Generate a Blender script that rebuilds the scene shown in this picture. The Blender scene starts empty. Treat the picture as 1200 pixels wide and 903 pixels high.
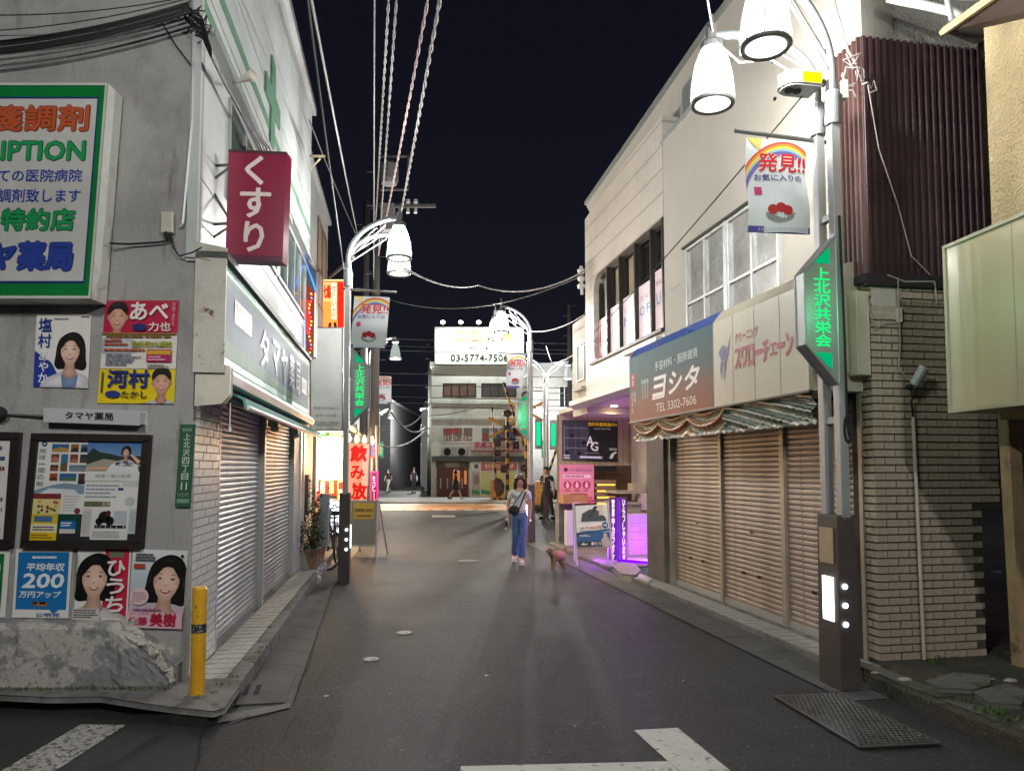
import bpy, math, random
from mathutils import Vector, Matrix
random.seed(11)
PI = math.pi
S = bpy.context.scene
COL = S.collection
# ---------------------------------------------------------------- camera, world, exposure
PITCH = math.atan(54 / 870)
cam = bpy.data.cameras.new('camera'); camo = bpy.data.objects.new('camera', cam); COL.objects.link(camo)
camo.location = (0, 0, 1.65); camo.rotation_euler = (PI / 2 + PITCH, 0, 0)
cam.sensor_fit = 'HORIZONTAL'; cam.sensor_width = 36; cam.lens = 36 * 870 / 1200
cam.shift_y = 43.5 / 1200; cam.clip_start = .05; cam.clip_end = 2000
S.camera = camo
W = bpy.data.worlds.new('World'); S.world = W; W.use_nodes = True
W.node_tree.nodes['Background'].inputs[0].default_value = (.0058, .0062, .0112, 1)
W.node_tree.nodes['Background'].inputs[1].default_value = 1.0
_N = W.node_tree.nodes; _L = W.node_tree.links          # faint town glow low in the night sky, all the way round
_t = _N.new('ShaderNodeTexCoord'); _s = _N.new('ShaderNodeSeparateXYZ'); _L.new(_t.outputs['Generated'], _s.inputs[0])
_m = _N.new('ShaderNodeMapRange'); _m.inputs['From Max'].default_value = .5; _L.new(_s.outputs['Z'], _m.inputs['Value'])
_r = _N.new('ShaderNodeMix'); _r.data_type = 'RGBA'; _L.new(_m.outputs[0], _r.inputs[0])
_r.inputs[6].default_value = (.0088, .0095, .0145, 1); _r.inputs[7].default_value = (.0046, .0051, .0098, 1); _L.new(_r.outputs[2], _N['Background'].inputs[0])
S.view_settings.view_transform = 'Standard'; S.view_settings.look = 'None'
S.view_settings.exposure = 0.14; S.view_settings.gamma = 1
LAMP_W = 275
# ---------------------------------------------------------------- geometry of the place (metres; survey of the street)
CO = Vector((0, 0, 1.65))
def ray(x, y):
    xc, yc = (x - 600) / 870, (495 - y) / 870
    s, c = math.sin(PITCH), math.cos(PITCH)
    return Vector((xc, -yc * s + c, yc * c + s))
def G(x, y, z=0):
    d = ray(x, y); return CO + d * ((z - 1.65) / d.z)
def A(x, y, Y):
    d = ray(x, y); return CO + d * (Y / d.y)
class Fr:                                   # an upright wall plane: u along, n outward, z up
    def __init__(s, o, u, n_hint):
        s.o = Vector((o[0], o[1], 0)); s.u = Vector((u[0], u[1], 0)).normalized()
        s.n = Vector((s.u.y, -s.u.x, 0))
        if s.n.dot(Vector((n_hint[0], n_hint[1], 0))) < 0: s.n = -s.n
    def p(s, u, z, d=0): return s.o + s.u * u + s.n * d + Vector((0, 0, z))
    def P(s, x, y, d=0):
        r = ray(x, y); o = s.o + s.n * d
        return CO + r * ((o - CO).dot(s.n) / r.dot(s.n))
    def uz(s, x, y, d=0):
        q = s.P(x, y, d); return (q - s.o).dot(s.u), q.z
def flat(Y, x0=0): return Fr((x0, Y), (1, 0), (0, -1))
LS = Fr((-2.361, 5.483), (-.1497, .9887), (1, 0))      # left building, wall along the street
LF = Fr((-2.361, 5.483), (-1, 0), (0, -1))             # left building, wall facing us
RS = Fr((2.982, 6.113), (-.1838, .983), (-1, 0))       # right building, wall along the street
RF = Fr((2.982, 6.113), (.983, .1838), (0, -1))        # right building, brick wall facing us
# ---------------------------------------------------------------- helpers
BASE = {}
def V(*a): return Vector(a)
def hx(h):
    h = h.lstrip('#'); r = [int(h[i:i + 2], 16) / 255 for i in (0, 2, 4)]
    return tuple((c / 12.92 if c <= .04045 else ((c + .055) / 1.055) ** 2.4) for c in r)
class MB:
    def __init__(s): s.v = []; s.f = []; s.c = []; s.used = False
    def add(s, vs, fs, col=None):
        n = len(s.v); s.v += [tuple(v) for v in vs]; s.f += [tuple(i + n for i in f) for f in fs]
        if col is not None: s.used = True
        s.c += [col or (1, 1, 1)] * len(fs)
    def box(s, o, a, b, c, col=None):
        o = Vector(o)
        vs = [o, o + a, o + a + b, o + b, o + c, o + a + c, o + a + b + c, o + b + c]
        s.add(vs, [(0, 3, 2, 1), (4, 5, 6, 7), (0, 1, 5, 4), (1, 2, 6, 5), (2, 3, 7, 6), (3, 0, 4, 7)], col)
        return s
    def fb(s, F, u0, u1, z0, z1, d0, d1, col=None):
        return s.box(F.p(u0, z0, d0), F.u * (u1 - u0), F.n * (d1 - d0), V(0, 0, z1 - z0), col)
    def ab(s, x0, x1, y0, y1, z0, z1, col=None):
        return s.box(V(x0, y0, z0), V(x1 - x0, 0, 0), V(0, y1 - y0, 0), V(0, 0, z1 - z0), col)
    def poly(s, pts, col=None): s.add(pts, [tuple(range(len(pts)))], col); return s
    def prism(s, pts, ext, col=None):        # planar outline pushed along ext
        n = len(pts); e = Vector(ext); vs = [Vector(p) for p in pts] + [Vector(p) + e for p in pts]
        s.add(vs, [tuple(range(n)), tuple(range(2 * n - 1, n - 1, -1))] + [(i, (i + 1) % n, (i + 1) % n + n, i + n) for i in range(n)], col); return s
    def tube(s, pts, r, n=8, col=None, caps=True):
        pts = [Vector(p) for p in pts]; rs = r if isinstance(r, (list, tuple)) else [r] * len(pts)
        ref = None; rings = []
        for i, p in enumerate(pts):
            t = (pts[min(i + 1, len(pts) - 1)] - pts[max(i - 1, 0)]).normalized()
            if ref is None: ref = V(0, 0, 1) if abs(t.z) < .9 else V(1, 0, 0)
            a = t.cross(ref).normalized(); b = a.cross(t).normalized(); ref = b
            rings.append([p + (a * math.cos(k * 2 * PI / n) + b * math.sin(k * 2 * PI / n)) * rs[i] for k in range(n)])
        vs = [v for rr in rings for v in rr]; fs = []
        for i in range(len(pts) - 1):
            for k in range(n): fs.append((i * n + k, i * n + (k + 1) % n, (i + 1) * n + (k + 1) % n, (i + 1) * n + k))
        if caps: fs += [tuple(range(n - 1, -1, -1)), tuple((len(pts) - 1) * n + k for k in range(n))]
        s.add(vs, fs, col); return s
    def lathe(s, c, prof, n=24, col=None, axis='z', closed=False):
        c = Vector(c); vs = []; fs = []
        for (r, h) in prof:
            for k in range(n):
                a = 2 * PI * k / n; x, y = r * math.cos(a), r * math.sin(a)
                vs.append(c + (V(x, y, h) if axis == 'z' else V(x, h, y) if axis == 'y' else V(h, x, y)))
        m = len(prof)
        for i in range(m - (0 if closed else 1)):
            j = (i + 1) % m
            for k in range(n): fs.append((i * n + k, i * n + (k + 1) % n, j * n + (k + 1) % n, j * n + k))
        s.add(vs, fs, col); return s
    def blob(s, c, rx, ry, rz, col=None, n=10, m=7, jit=0, R=None):
        c = Vector(c); vs = []; fs = []
        for i in range(m + 1):
            th = PI * i / m
            for k in range(n):
                a = 2 * PI * k / n; j = 1 + random.uniform(-jit, jit)
                q = V(rx * math.sin(th) * math.cos(a) * j, ry * math.sin(th) * math.sin(a) * j, rz * math.cos(th) * j)
                vs.append(c + (R @ q if R else q))
        for i in range(m):
            for k in range(n): fs.append((i * n + k, (i + 1) * n + k, (i + 1) * n + (k + 1) % n, i * n + (k + 1) % n))
        s.add(vs, fs, col); return s
    def mesh(s, name, off=V(0, 0, 0)):
        me = bpy.data.meshes.new(name)
        me.from_pydata([(v[0] - off.x, v[1] - off.y, v[2] - off.z) for v in s.v], [], s.f)
        if s.used:
            at = me.color_attributes.new('Col', 'FLOAT_COLOR', 'CORNER'); arr = []
            for f, c in zip(s.f, s.c):
                if isinstance(c, list):
                    for cc in c: arr += [cc[0], cc[1], cc[2], 1.0]
                else: arr += [c[0], c[1], c[2], 1.0] * len(f)
            at.data.foreach_set('color', arr)
        return me
    def build(s, name, m, parent=None, label=None, cat=None, group=None, kind=None, smooth=False, bevel=0, weld=False):
        if parent is None:
            xs = [v[0] for v in s.v]; ys = [v[1] for v in s.v]; zs = [v[2] for v in s.v]
            off = V((min(xs) + max(xs)) / 2, (min(ys) + max(ys)) / 2, min(zs)); loc = off
        else: off = BASE[parent.name]; loc = V(0, 0, 0)
        me = s.mesh(name, off); o = bpy.data.objects.new(name, me); COL.objects.link(o); me.materials.append(m)
        if parent is not None: o.parent = parent
        o.location = loc; BASE[o.name] = Vector(off)
        if smooth: me.polygons.foreach_set('use_smooth', [True] * len(me.polygons))
        if bevel:
            b = o.modifiers.new('bevel', 'BEVEL'); b.width = bevel; b.segments = 2; b.limit_method = 'ANGLE'
        tag(o, label, cat, group, kind); return o
def tag(o, label=None, cat=None, group=None, kind=None):
    for k, v in (('label', label), ('category', cat), ('group', group), ('kind', kind)):
        if v: o[k] = v
    return o
def thing(name, label, cat, loc=(0, 0, 0), group=None):
    o = bpy.data.objects.new(name, None); COL.objects.link(o); o.location = loc; o.empty_display_size = .1
    BASE[o.name] = Vector(loc); return tag(o, label, cat, group)
def kids(o): return [c for c in COL.objects if c.parent == o]
def inst(name, me, parent, loc, rot=None):       # one more piece sharing mesh data; loc in world
    o = bpy.data.objects.new(name, me); COL.objects.link(o); o.parent = parent
    o.location = Vector(loc) - BASE[parent.name]
    if rot: o.rotation_euler = rot
    BASE[o.name] = Vector(loc); return o
def copy_tree(root, loc, rz, label, group=None, name=None):
    m = {}
    for o in [root] + [c for c in TREE[root.name]]:
        c = o.copy(); COL.objects.link(c); m[o.name] = c
        if o != root: c.parent = m[o.parent.name]
    r = m[root.name]; r.location = loc; r.rotation_euler = (0, 0, rz); r['label'] = label
    if group: r['group'] = group
    return r
TREE = {}
def remember(root):
    allo = list(COL.objects); out = []
    def rec(p):
        for c in allo:
            if c.parent == p: out.append(c); rec(c)
    rec(root); TREE[root.name] = out
# ---------------------------------------------------------------- materials
MATS = {}
def mat(name, col, rough=.7, metal=0, var=.12, scale=3, fine=60, bump=.15, stain=None, emit=0, ecol=None, coat=0, fvar=None, spec=.5, bdist=.004):
    if name in MATS: return MATS[name]
    if isinstance(col, str): col = hx(col)
    m = bpy.data.materials.new(name); m.use_nodes = True; N = m.node_tree.nodes; L = m.node_tree.links
    B = N['Principled BSDF']; B.inputs['Roughness'].default_value = rough; B.inputs['Metallic'].default_value = metal
    B.inputs['Specular IOR Level'].default_value = spec
    tc = N.new('ShaderNodeTexCoord')
    def noise(sc, det=5, ro=.6):
        n = N.new('ShaderNodeTexNoise'); n.inputs['Scale'].default_value = sc; n.inputs['Detail'].default_value = det
        n.inputs['Roughness'].default_value = ro; L.new(tc.outputs['Object'], n.inputs['Vector']); return n
    n1 = noise(scale); n2 = noise(fine, 3)
    def mul(a, fac_out, lo, hi):
        mr = N.new('ShaderNodeMapRange'); mr.inputs['From Min'].default_value = .3; mr.inputs['From Max'].default_value = .7
        mr.inputs['To Min'].default_value = lo; mr.inputs['To Max'].default_value = hi; L.new(fac_out, mr.inputs['Value'])
        mx = N.new('ShaderNodeVectorMath'); mx.operation = 'SCALE'; L.new(a, mx.inputs[0]); L.new(mr.outputs[0], mx.inputs['Scale']); return mx.outputs[0]
    rgb = N.new('ShaderNodeRGB'); rgb.outputs[0].default_value = (*col, 1)
    c = mul(rgb.outputs[0], n1.outputs['Fac'], 1 - var, 1 + var)
    fv = var * .5 if fvar is None else fvar
    if fv: c = mul(c, n2.outputs['Fac'], 1 - fv, 1 + fv)
    for st in ([stain] if stain and not isinstance(stain, list) else (stain or [])):
        sc, lo, hi, sc_col = st[0], st[1], st[2], (hx(st[3]) if isinstance(st[3], str) else st[3])
        n3 = noise(sc, 8, .65)
        if len(st) > 4:
            mp = N.new('ShaderNodeMapping'); mp.inputs['Scale'].default_value = st[4]; L.new(tc.outputs['Object'], mp.inputs[0]); L.new(mp.outputs[0], n3.inputs['Vector'])
        mr = N.new('ShaderNodeMapRange'); mr.inputs['From Min'].default_value = lo; mr.inputs['From Max'].default_value = hi
        L.new(n3.outputs['Fac'], mr.inputs['Value'])
        mx = N.new('ShaderNodeMix'); mx.data_type = 'RGBA'; L.new(mr.outputs[0], mx.inputs[0]); L.new(c, mx.inputs[6]); mx.inputs[7].default_value = (*sc_col, 1); c = mx.outputs[2]
    L.new(c, B.inputs['Base Color'])
    if bump:
        b = N.new('ShaderNodeBump'); b.inputs['Strength'].default_value = bump; b.inputs['Distance'].default_value = bdist * 5
        L.new(n2.outputs['Fac'], b.inputs['Height']); L.new(b.outputs[0], B.inputs['Normal'])
    mr = N.new('ShaderNodeMapRange'); mr.inputs['To Min'].default_value = max(rough - .12, .03); mr.inputs['To Max'].default_value = min(rough + .12, 1)
    L.new(n1.outputs['Fac'], mr.inputs['Value']); L.new(mr.outputs[0], B.inputs['Roughness'])
    if coat: B.inputs['Coat Weight'].default_value = coat; B.inputs['Coat Roughness'].default_value = .12
    if emit:
        B.inputs['Emission Color'].default_value = (*(ecol or col), 1); B.inputs['Emission Strength'].default_value = emit
    MATS[name] = m; return m
def pmat(name, rough=.5, emit=0, bump=0, metal=0, dirt=0, coat=0, spec=.5):      # print: flat colours stored on the faces
    if name in MATS: return MATS[name]
    m = bpy.data.materials.new(name); m.use_nodes = True; N = m.node_tree.nodes; L = m.node_tree.links; B = N['Principled BSDF']
    at = N.new('ShaderNodeAttribute'); at.attribute_name = 'Col'; c = at.outputs['Color']
    if dirt:
        tc = N.new('ShaderNodeTexCoord'); n = N.new('ShaderNodeTexNoise'); n.inputs['Scale'].default_value = 5; n.inputs['Detail'].default_value = 8
        L.new(tc.outputs['Object'], n.inputs['Vector']); mr = N.new('ShaderNodeMapRange'); mr.inputs['From Min'].default_value = .3; mr.inputs['From Max'].default_value = .75
        mr.inputs['To Min'].default_value = 1; mr.inputs['To Max'].default_value = 1 - dirt; L.new(n.outputs['Fac'], mr.inputs['Value'])
        mx = N.new('ShaderNodeVectorMath'); mx.operation = 'SCALE'; L.new(c, mx.inputs[0]); L.new(mr.outputs[0], mx.inputs['Scale']); c = mx.outputs[0]
    L.new(c, B.inputs['Base Color']); B.inputs['Roughness'].default_value = rough; B.inputs['Metallic'].default_value = metal; B.inputs['Specular IOR Level'].default_value = spec
    if coat: B.inputs['Coat Weight'].default_value = coat; B.inputs['Coat Roughness'].default_value = .08
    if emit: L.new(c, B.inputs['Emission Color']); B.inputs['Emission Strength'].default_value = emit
    MATS[name] = m; return m
def glow(name, col, strength, mixt=0):
    if name in MATS: return MATS[name]
    m = bpy.data.materials.new(name); m.use_nodes = True; N = m.node_tree.nodes; L = m.node_tree.links; N.clear()
    out = N.new('ShaderNodeOutputMaterial'); e = N.new('ShaderNodeEmission'); e.inputs[0].default_value = (*(hx(col) if isinstance(col, str) else col), 1); e.inputs[1].default_value = strength
    if mixt:
        t = N.new('ShaderNodeBsdfTransparent'); mx = N.new('ShaderNodeMixShader'); mx.inputs[0].default_value = 1 - mixt
        L.new(t.outputs[0], mx.inputs[1]); L.new(e.outputs[0], mx.inputs[2]); L.new(mx.outputs[0], out.inputs[0])
    else: L.new(e.outputs[0], out.inputs[0])
    MATS[name] = m; return m
def glass(name, tint=(.02, .025, .03), alpha=.75, rough=.06):
    if name in MATS: return MATS[name]
    m = bpy.data.materials.new(name); m.use_nodes = True; N = m.node_tree.nodes; L = m.node_tree.links; B = N['Principled BSDF']
    B.inputs['Base Color'].default_value = (*tint, 1); B.inputs['Roughness'].default_value = rough; B.inputs['Alpha'].default_value = alpha
    B.inputs['Specular IOR Level'].default_value = .8
    MATS[name] = m; return m
PRINT = pmat('printed paper', .45, dirt=.12); PRINT_G = pmat('printed sign face', .3, dirt=.15, coat=.3)
# ---------------------------------------------------------------- flat graphics and lettering
GL = {}
def glyphs(t, bold=.0):
    k = (t, bold)
    if k in GL: return GL[k]
    c = bpy.data.curves.new('t', 'FONT'); c.body = t; c.offset = bold; c.resolution_u = 2
    o = bpy.data.objects.new('t', c); me = bpy.data.meshes.new_from_object(o)
    vs = [(v.co.x, v.co.y) for v in me.vertices]; fs = [tuple(p.vertices) for p in me.polygons]
    bpy.data.objects.remove(o); bpy.data.curves.remove(c); bpy.data.meshes.remove(me)
    GL[k] = (vs, fs); return GL[k]
class Q:                                     # a flat printed face: bottom-left, bottom-right, top-right, top-left
    def __init__(s, bl, br, tr, tl, step=.0015):
        s.bl, s.br, s.tr, s.tl = map(Vector, (bl, br, tr, tl)); s.step = step
        s.n = (s.br - s.bl).cross(s.tl - s.bl).normalized()
        s.w = (s.br - s.bl).length; s.h = (s.tl - s.bl).length
    def m(s, a, b, d=0):
        return s.bl * (1 - a) * (1 - b) + s.br * a * (1 - b) + s.tr * a * b + s.tl * (1 - a) * b + s.n * (d * s.step)
    def poly(s, mb, pts, col, lay=1):
        mb.poly([s.m(a, b, lay) for a, b in pts], hx(col) if isinstance(col, str) else col)
    def soft(s, mb, pts, c0, c1, lay=1, ctr=None):      # a patch whose printed colour blends from its middle to its edge
        c0 = hx(c0) if isinstance(c0, str) else c0; c1 = hx(c1) if isinstance(c1, str) else c1; n = len(pts)
        cx, cy = ctr or (sum(p[0] for p in pts) / n, sum(p[1] for p in pts) / n)
        md = [((p[0] + cx) / 2, (p[1] + cy) / 2) for p in pts]; cm = tuple(.7 * a + .3 * b for a, b in zip(c0, c1))
        k = len(mb.v); mb.v += [tuple(s.m(a, b, lay)) for a, b in pts] + [tuple(s.m(a, b, lay)) for a, b in md] + [tuple(s.m(cx, cy, lay))]; mb.used = True
        for i in range(n):
            j = (i + 1) % n; mb.f += [(k + i, k + j, k + n + j, k + n + i), (k + n + i, k + n + j, k + 2 * n)]; mb.c += [[c1, c1, cm, cm], [cm, cm, c0]]
    def rect(s, mb, a0, b0, a1, b1, col, lay=1): s.poly(mb, [(a0, b0), (a1, b0), (a1, b1), (a0, b1)], col, lay)
    def ell(s, mb, a, b, ra, rb=None, col='#fff', lay=1, n=20, a0=0, a1=2 * PI):
        rb = ra * s.w / s.h if rb is None else rb
        s.poly(mb, [(min(max(a + ra * math.cos(a0 + (a1 - a0) * k / n), 0), 1), min(max(b + rb * math.sin(a0 + (a1 - a0) * k / n), 0), 1)) for k in range(n + (a1 - a0 < 6.2))], col, lay)
    def text(s, mb, t, a0, b0, a1, b1, col, bold=.0, lay=2, slant=0):
        vs, fs = glyphs(t, 0)
        if not vs: return
        xs = [v[0] for v in vs]; ys = [v[1] for v in vs]; x0, x1, y0, y1 = min(xs), max(xs), min(ys), max(ys)
        col = hx(col) if isinstance(col, str) else col; chh = (b1 - b0) * s.h
        offs = [(0, 0)] if bold < .015 else [(math.cos(k * PI / 3 + .26) * bold * .62, math.sin(k * PI / 3 + .26) * bold * .62) for k in range(6)]
        ex = bold * .62 * chh; ax_, ay_ = ex / s.w, ex / s.h
        if a1 - a0 > 3 * ax_ and b1 - b0 > 3 * ay_: a0, a1, b0, b1 = a0 + ax_, a1 - ax_, b0 + ay_, b1 - ay_
        for i, (ox, oy) in enumerate(offs):
            def f(v):
                p, q = (v[0] - x0) / max(x1 - x0, 1e-6), (v[1] - y0) / max(y1 - y0, 1e-6)
                return s.m(a0 + (a1 - a0) * p + slant * q * (b1 - b0) * s.h / s.w + ox * chh / s.w, b0 + (b1 - b0) * q + oy * chh / s.h, lay + i * .1)
            mb.add([f(v) for v in vs], fs, col)
    def vtext(s, mb, t, a0, b0, a1, b1, col, bold=.0, lay=2, gap=.1):      # characters stacked top to bottom
        n = len(t); h = (b1 - b0) / n
        for i, ch in enumerate(t):
            if ch == ' ': continue
            y1 = b1 - i * h - h * gap / 2; y0 = b1 - (i + 1) * h + h * gap / 2
            if ch == 'ー': s.rect(mb, (a0 + a1) / 2 - (a1 - a0) * .08, y0, (a0 + a1) / 2 + (a1 - a0) * .08, y1, col, lay)
            elif ch in '一': s.rect(mb, a0, (y0 + y1) / 2 - h * .06, a1, (y0 + y1) / 2 + h * .06, col, lay)
            else: s.text(mb, ch, a0, y0, a1, y1, col, bold, lay)
def qp(F, d, tl, tr, br, bl, step=.0015):    # from the corners surveyed on wall plane F
    return Q(F.P(*bl, d), F.P(*br, d), F.P(*tr, d), F.P(*tl, d), step)
def qf(F, u0, u1, z0, z1, d, step=.0015): return Q(F.p(u0, z0, d), F.p(u1, z0, d), F.p(u1, z1, d), F.p(u0, z1, d), step)
def plate(mb, q, th, col):                   # slab behind a printed face
    c = hx(col) if isinstance(col, str) else col
    mb.prism([q.m(0, 0), q.m(1, 0), q.m(1, 1), q.m(0, 1)], -q.n * th, c)
def portrait(mb, q, cx, cy, k, hair='#171012', skin='#e2b6a0', cloth='#e8e8e8', female=True, lay=2, tilt=0, smile=True, long=1.0, inner=None):
    # head height = k * face height; cx, cy = middle of the face
    ar = q.h / q.w
    def T(x, y):
        c, s_ = math.cos(tilt), math.sin(tilt); x, y = x * c - y * s_, x * s_ + y * c
        return (min(max(cx + x * k * ar, 0), 1), min(max(cy + y * k, 0), 1))
    def sm(pts, it=2):
        for _ in range(it): pts = [p for a_, b_ in zip(pts, pts[1:] + pts[:1]) for p in ((a_[0] * .75 + b_[0] * .25, a_[1] * .75 + b_[1] * .25), (a_[0] * .25 + b_[0] * .75, a_[1] * .25 + b_[1] * .75))]
        return pts
    def P(pts, col, l): q.poly(mb, [T(*p) for p in pts], col, lay + l)
    def F(pts, c0, c1, l, ctr=None): q.soft(mb, [T(*p) for p in pts], c0, c1, lay + l, T(*ctr) if ctr else None)
    def el(x, y, rx, ry, n=18): return [(x + rx * math.cos(2 * PI * i / n), y + ry * math.sin(2 * PI * i / n)) for i in range(n)]
    H = hx(hair); hl = tuple(min(1, c * 2.6 + .02) for c in H); K = hx(skin)
    sh = lambda f, g=1, b=1: tuple(min(1, c * f * m) for c, m in zip(K, (1, g, b)))
    if female:
        back = sm([(-.12, .6), (.1, .64), (.32, .55), (.45, .32), (.5, .05), (.5, -.3 * long), (.56, -.62 * long), (.42, -.8 * long), (.2, -.7 * long), (-.2, -.72 * long), (-.42, -.76 * long), (-.54, -.55 * long), (-.49, -.2), (-.47, .12), (-.38, .42)])
        F(back, H, tuple(c * .5 for c in H), 0, (0, 0))
        for sx in (-1, 1): F(sm([(sx * .36, .3), (sx * .44, .1), (sx * .43, -.25), (sx * .38, -.1)], 1), hl, H, .4)
    c_ = hx(cloth); F(sm([(-.98, -1.35), (-.92, -1.0), (-.6, -.8), (-.18, -.66), (.18, -.66), (.6, -.8), (.92, -1.0), (.98, -1.35)], 1), c_, tuple(c * .6 for c in c_), 1)
    if inner: F([(-.22, -1.35), (-.28, -.76), (0, -.85), (.28, -.76), (.22, -1.35)], hx(inner), tuple(c * .6 for c in hx(inner)), 2)
    F(sm([(-.15, -.3), (-.16, -.58), (-.28, -.72), (0, -.95), (.28, -.72), (.16, -.58), (.15, -.3)], 1), sh(.78, .95, .92), sh(.5, .82, .75), 3, (0, -.7))
    fw = .31 if female else .35
    if not female:
        for sx in (-1, 1): F(el(sx * (fw + .01), .0, .05, .1, 12), sh(.85, .9, .88), sh(.6, .8, .75), 3.4)
    face = [(fw * math.cos(a) * (1 if math.sin(a) > -.15 else 1 - .33 * (-math.sin(a) - .15)), .49 * math.sin(a)) for a in [2 * PI * i / 32 for i in range(32)]]
    F(face, sh(1.08, 1.02, 1.02), sh(.72, .9, .86), 4, (0, .02))
    for sx in (-1, 1):
        F(el(sx * .17, -.12, .09, .08), sh(1.06, .9, .88), sh(.98, .96, .95), 5)
        F(sm([(sx * .06, .07), (sx * .15, .13), (sx * .26, .08), (sx * .16, .02)], 1), sh(.8, .88, .84), sh(.98, .97, .95), 5.5)
        P(sm([(sx * .085, .05), (sx * .15, .076), (sx * .225, .052), (sx * .15, .034)], 1), '#d8ccc6', 6); P(el(sx * .152, .055, .022, .021, 12), '#1c1210', 7)
        P(sm([(sx * .075, .052), (sx * .15, .09), (sx * .24, .058), (sx * .15, .074)], 1), '#1c1210', 8)
        P(sm([(sx * .07, .15), (sx * .15, .182), (sx * .25, .15), (sx * .15, .166)], 1), '#33231d' if female else '#1c1412', 6)
    F(sm([(-.055, -.1), (0, -.135), (.055, -.1), (.03, -.07), (-.03, -.07)], 1), sh(.72, .85, .8), sh(.95, .96, .95), 6)
    F([(-.022, .06), (.022, .06), (.035, -.08), (-.035, -.08)], sh(1.14, 1.05, 1.04), sh(1.03, 1, 1), 5.8)
    if smile:
        P(sm([(-.14, -.2), (-.06, -.215), (.06, -.215), (.14, -.2), (.07, -.272), (0, -.29), (-.07, -.272)], 1), '#a8484c', 6)
        P(sm([(-.1, -.216), (.1, -.216), (.05, -.25), (-.05, -.25)], 1), '#ece4de', 7)
        for sx in (-1, 1): P([(sx * .16, -.1), (sx * .175, -.1), (sx * .19, -.19), (sx * .18, -.19)], sh(.8, .9, .86), 6)
    else: P(sm([(-.1, -.235), (-.03, -.22), (.03, -.22), (.1, -.235), (.04, -.265), (-.04, -.265)], 1), '#b84a50', 6)
    if female:
        F(sm([(-.37, -.05), (-.37, .3), (-.22, .52), (.05, .6), (.28, .52), (.39, .28), (.39, -.05), (.31, .12), (.22, .3), (.02, .37), (-.16, .29), (-.29, .12)], 2), H, H, 9, (.03, .48))
        F(sm([(-.2, .46), (.02, .54), (.22, .46), (.04, .49)], 1), hl, H, 9.5)
    else:
        F(sm([(-.36, .05), (-.4, .3), (-.3, .52), (0, .62), (.3, .55), (.4, .3), (.36, .05), (.32, .2), (.24, .31), (0, .35), (-.22, .31), (-.32, .2)], 2), H, H, 9, (0, .47))
        F(sm([(-.2, .44), (.02, .52), (.22, .44), (.04, .47)], 1), hl, H, 9.5)
# ================================================================ GROUND
asph = mat('asphalt', (.047, .048, .05), .66, var=.3, scale=.9, fine=95, bump=1, bdist=.004, fvar=.5, stain=[(.7, .46, .66, (.033, .033, .034)), (3.5, .56, .7, (.075, .074, .072)), (26, .5, .62, (.026, .026, .027)), (48, .58, .66, (.17, .165, .16)), (1.6, .6, .72, (.03, .029, .028), (1, .25, 1))], spec=.35)
asph2 = mat('coarse dark asphalt', (.05, .05, .052), .75, var=.25, scale=3, fine=110, bump=1, bdist=.004, fvar=.5, stain=(1.4, .5, .7, (.03, .03, .031)))
conc = mat('kerb concrete', (.2, .195, .185), .8, var=.2, scale=4, fine=70, bump=.5, stain=[(2.5, .5, .7, (.09, .088, .08)), (9, .55, .68, (.05, .06, .035))])
concd = mat('gutter concrete', (.1, .1, .098), .75, var=.2, scale=3, fine=80, bump=.4, stain=(2, .5, .7, (.055, .055, .052)))
def ground(name, pts, z, m, kind='structure', thick=0, parent=None, **k):
    b = MB(); P = [G(x, y, z) for x, y in pts] if len(pts[0]) == 2 else [V(*p) for p in pts]
    if thick: b.prism(P, (0, 0, -thick))
    else: b.poly(P)
    return b.build(name, m, parent, kind=kind, **k)
def tidy(P):   # face up
    return P
b = MB(); b.poly([V(-250, -60, 0), V(250, -60, 0), V(250, 400, 0), V(-250, 400, 0)]); b.build('ground', asph, kind='structure')
ground('side_road', [(-6, 3.0, .004), (-1.9, 3.0, .004), tuple(G(222, 903, .004)), tuple(G(240, 850, .004)), tuple(G(232, 849, .004)), tuple(G(0, 836, .004) + V(-2, 0, 0))], .004, asph2)
# left ledge, kerb and gutter
P = [G(x, y, .12) for x, y in [(-300, 806), (0, 813), (60, 816), (120, 815), (165, 822), (210, 828), (250, 832), (262, 828)]] + [LS.p(-.05, .12, .4), LS.p(0, .12, .27), LS.p(0, .12, .0), LF.p(4, .12, 0)]
b = MB(); b.prism(P, (0, 0, -.04)); b.build('pavement_corner', conc, kind='structure', bevel=.01)
P2 = [p + V(0, .09, -.041) for p in P[:4]] + [P[4] + V(-.07, .09, -.041)] + [p + V(-.05, .02, -.041) for p in P[5:]]
b = MB(); b.prism(P2, (0, 0, -.09)); b.build('pavement_corner_footing', mat('footing in painted shade', (.02, .02, .018), .95, var=.4), kind='structure')  # recessed face coloured black to stand for the deep shade under the ledge
b = MB()
for i in range(14):
    u = -.05 + i * .62; b.fb(LS, u, u + .612, -.01, .122, .275, .395 - i * .006)
o = b.build('kerb', conc, kind='structure', bevel=.012)
b = MB(); b.fb(LS, 0, 8.7, -.01, .1, -.3, .272); sw = b.build('pavement', conc, kind='structure')
tl = mat('pavement tile', (.42, .41, .38), .55, var=.18, scale=6, fine=90, bump=.15, stain=(3, .5, .72, (.17, .165, .15)))
b = MB(); b.box(V(0, 0, 0), V(.128, 0, 0), V(0, .083, 0), V(0, 0, .012)); me = b.mesh('tile'); me.materials.append(tl)
rz = math.atan2(LS.n.y, LS.n.x)
i = 0
while .02 + i * .15 < 5.95:
    for j in range(3):
        inst('tile', me, sw, LS.p(.02 + i * .15 + .125, .1 + random.uniform(.008, .0115), .012 + j * .087), (0, 0, rz - PI / 2)).scale = (1, 1, 1)
    i += 1
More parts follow.
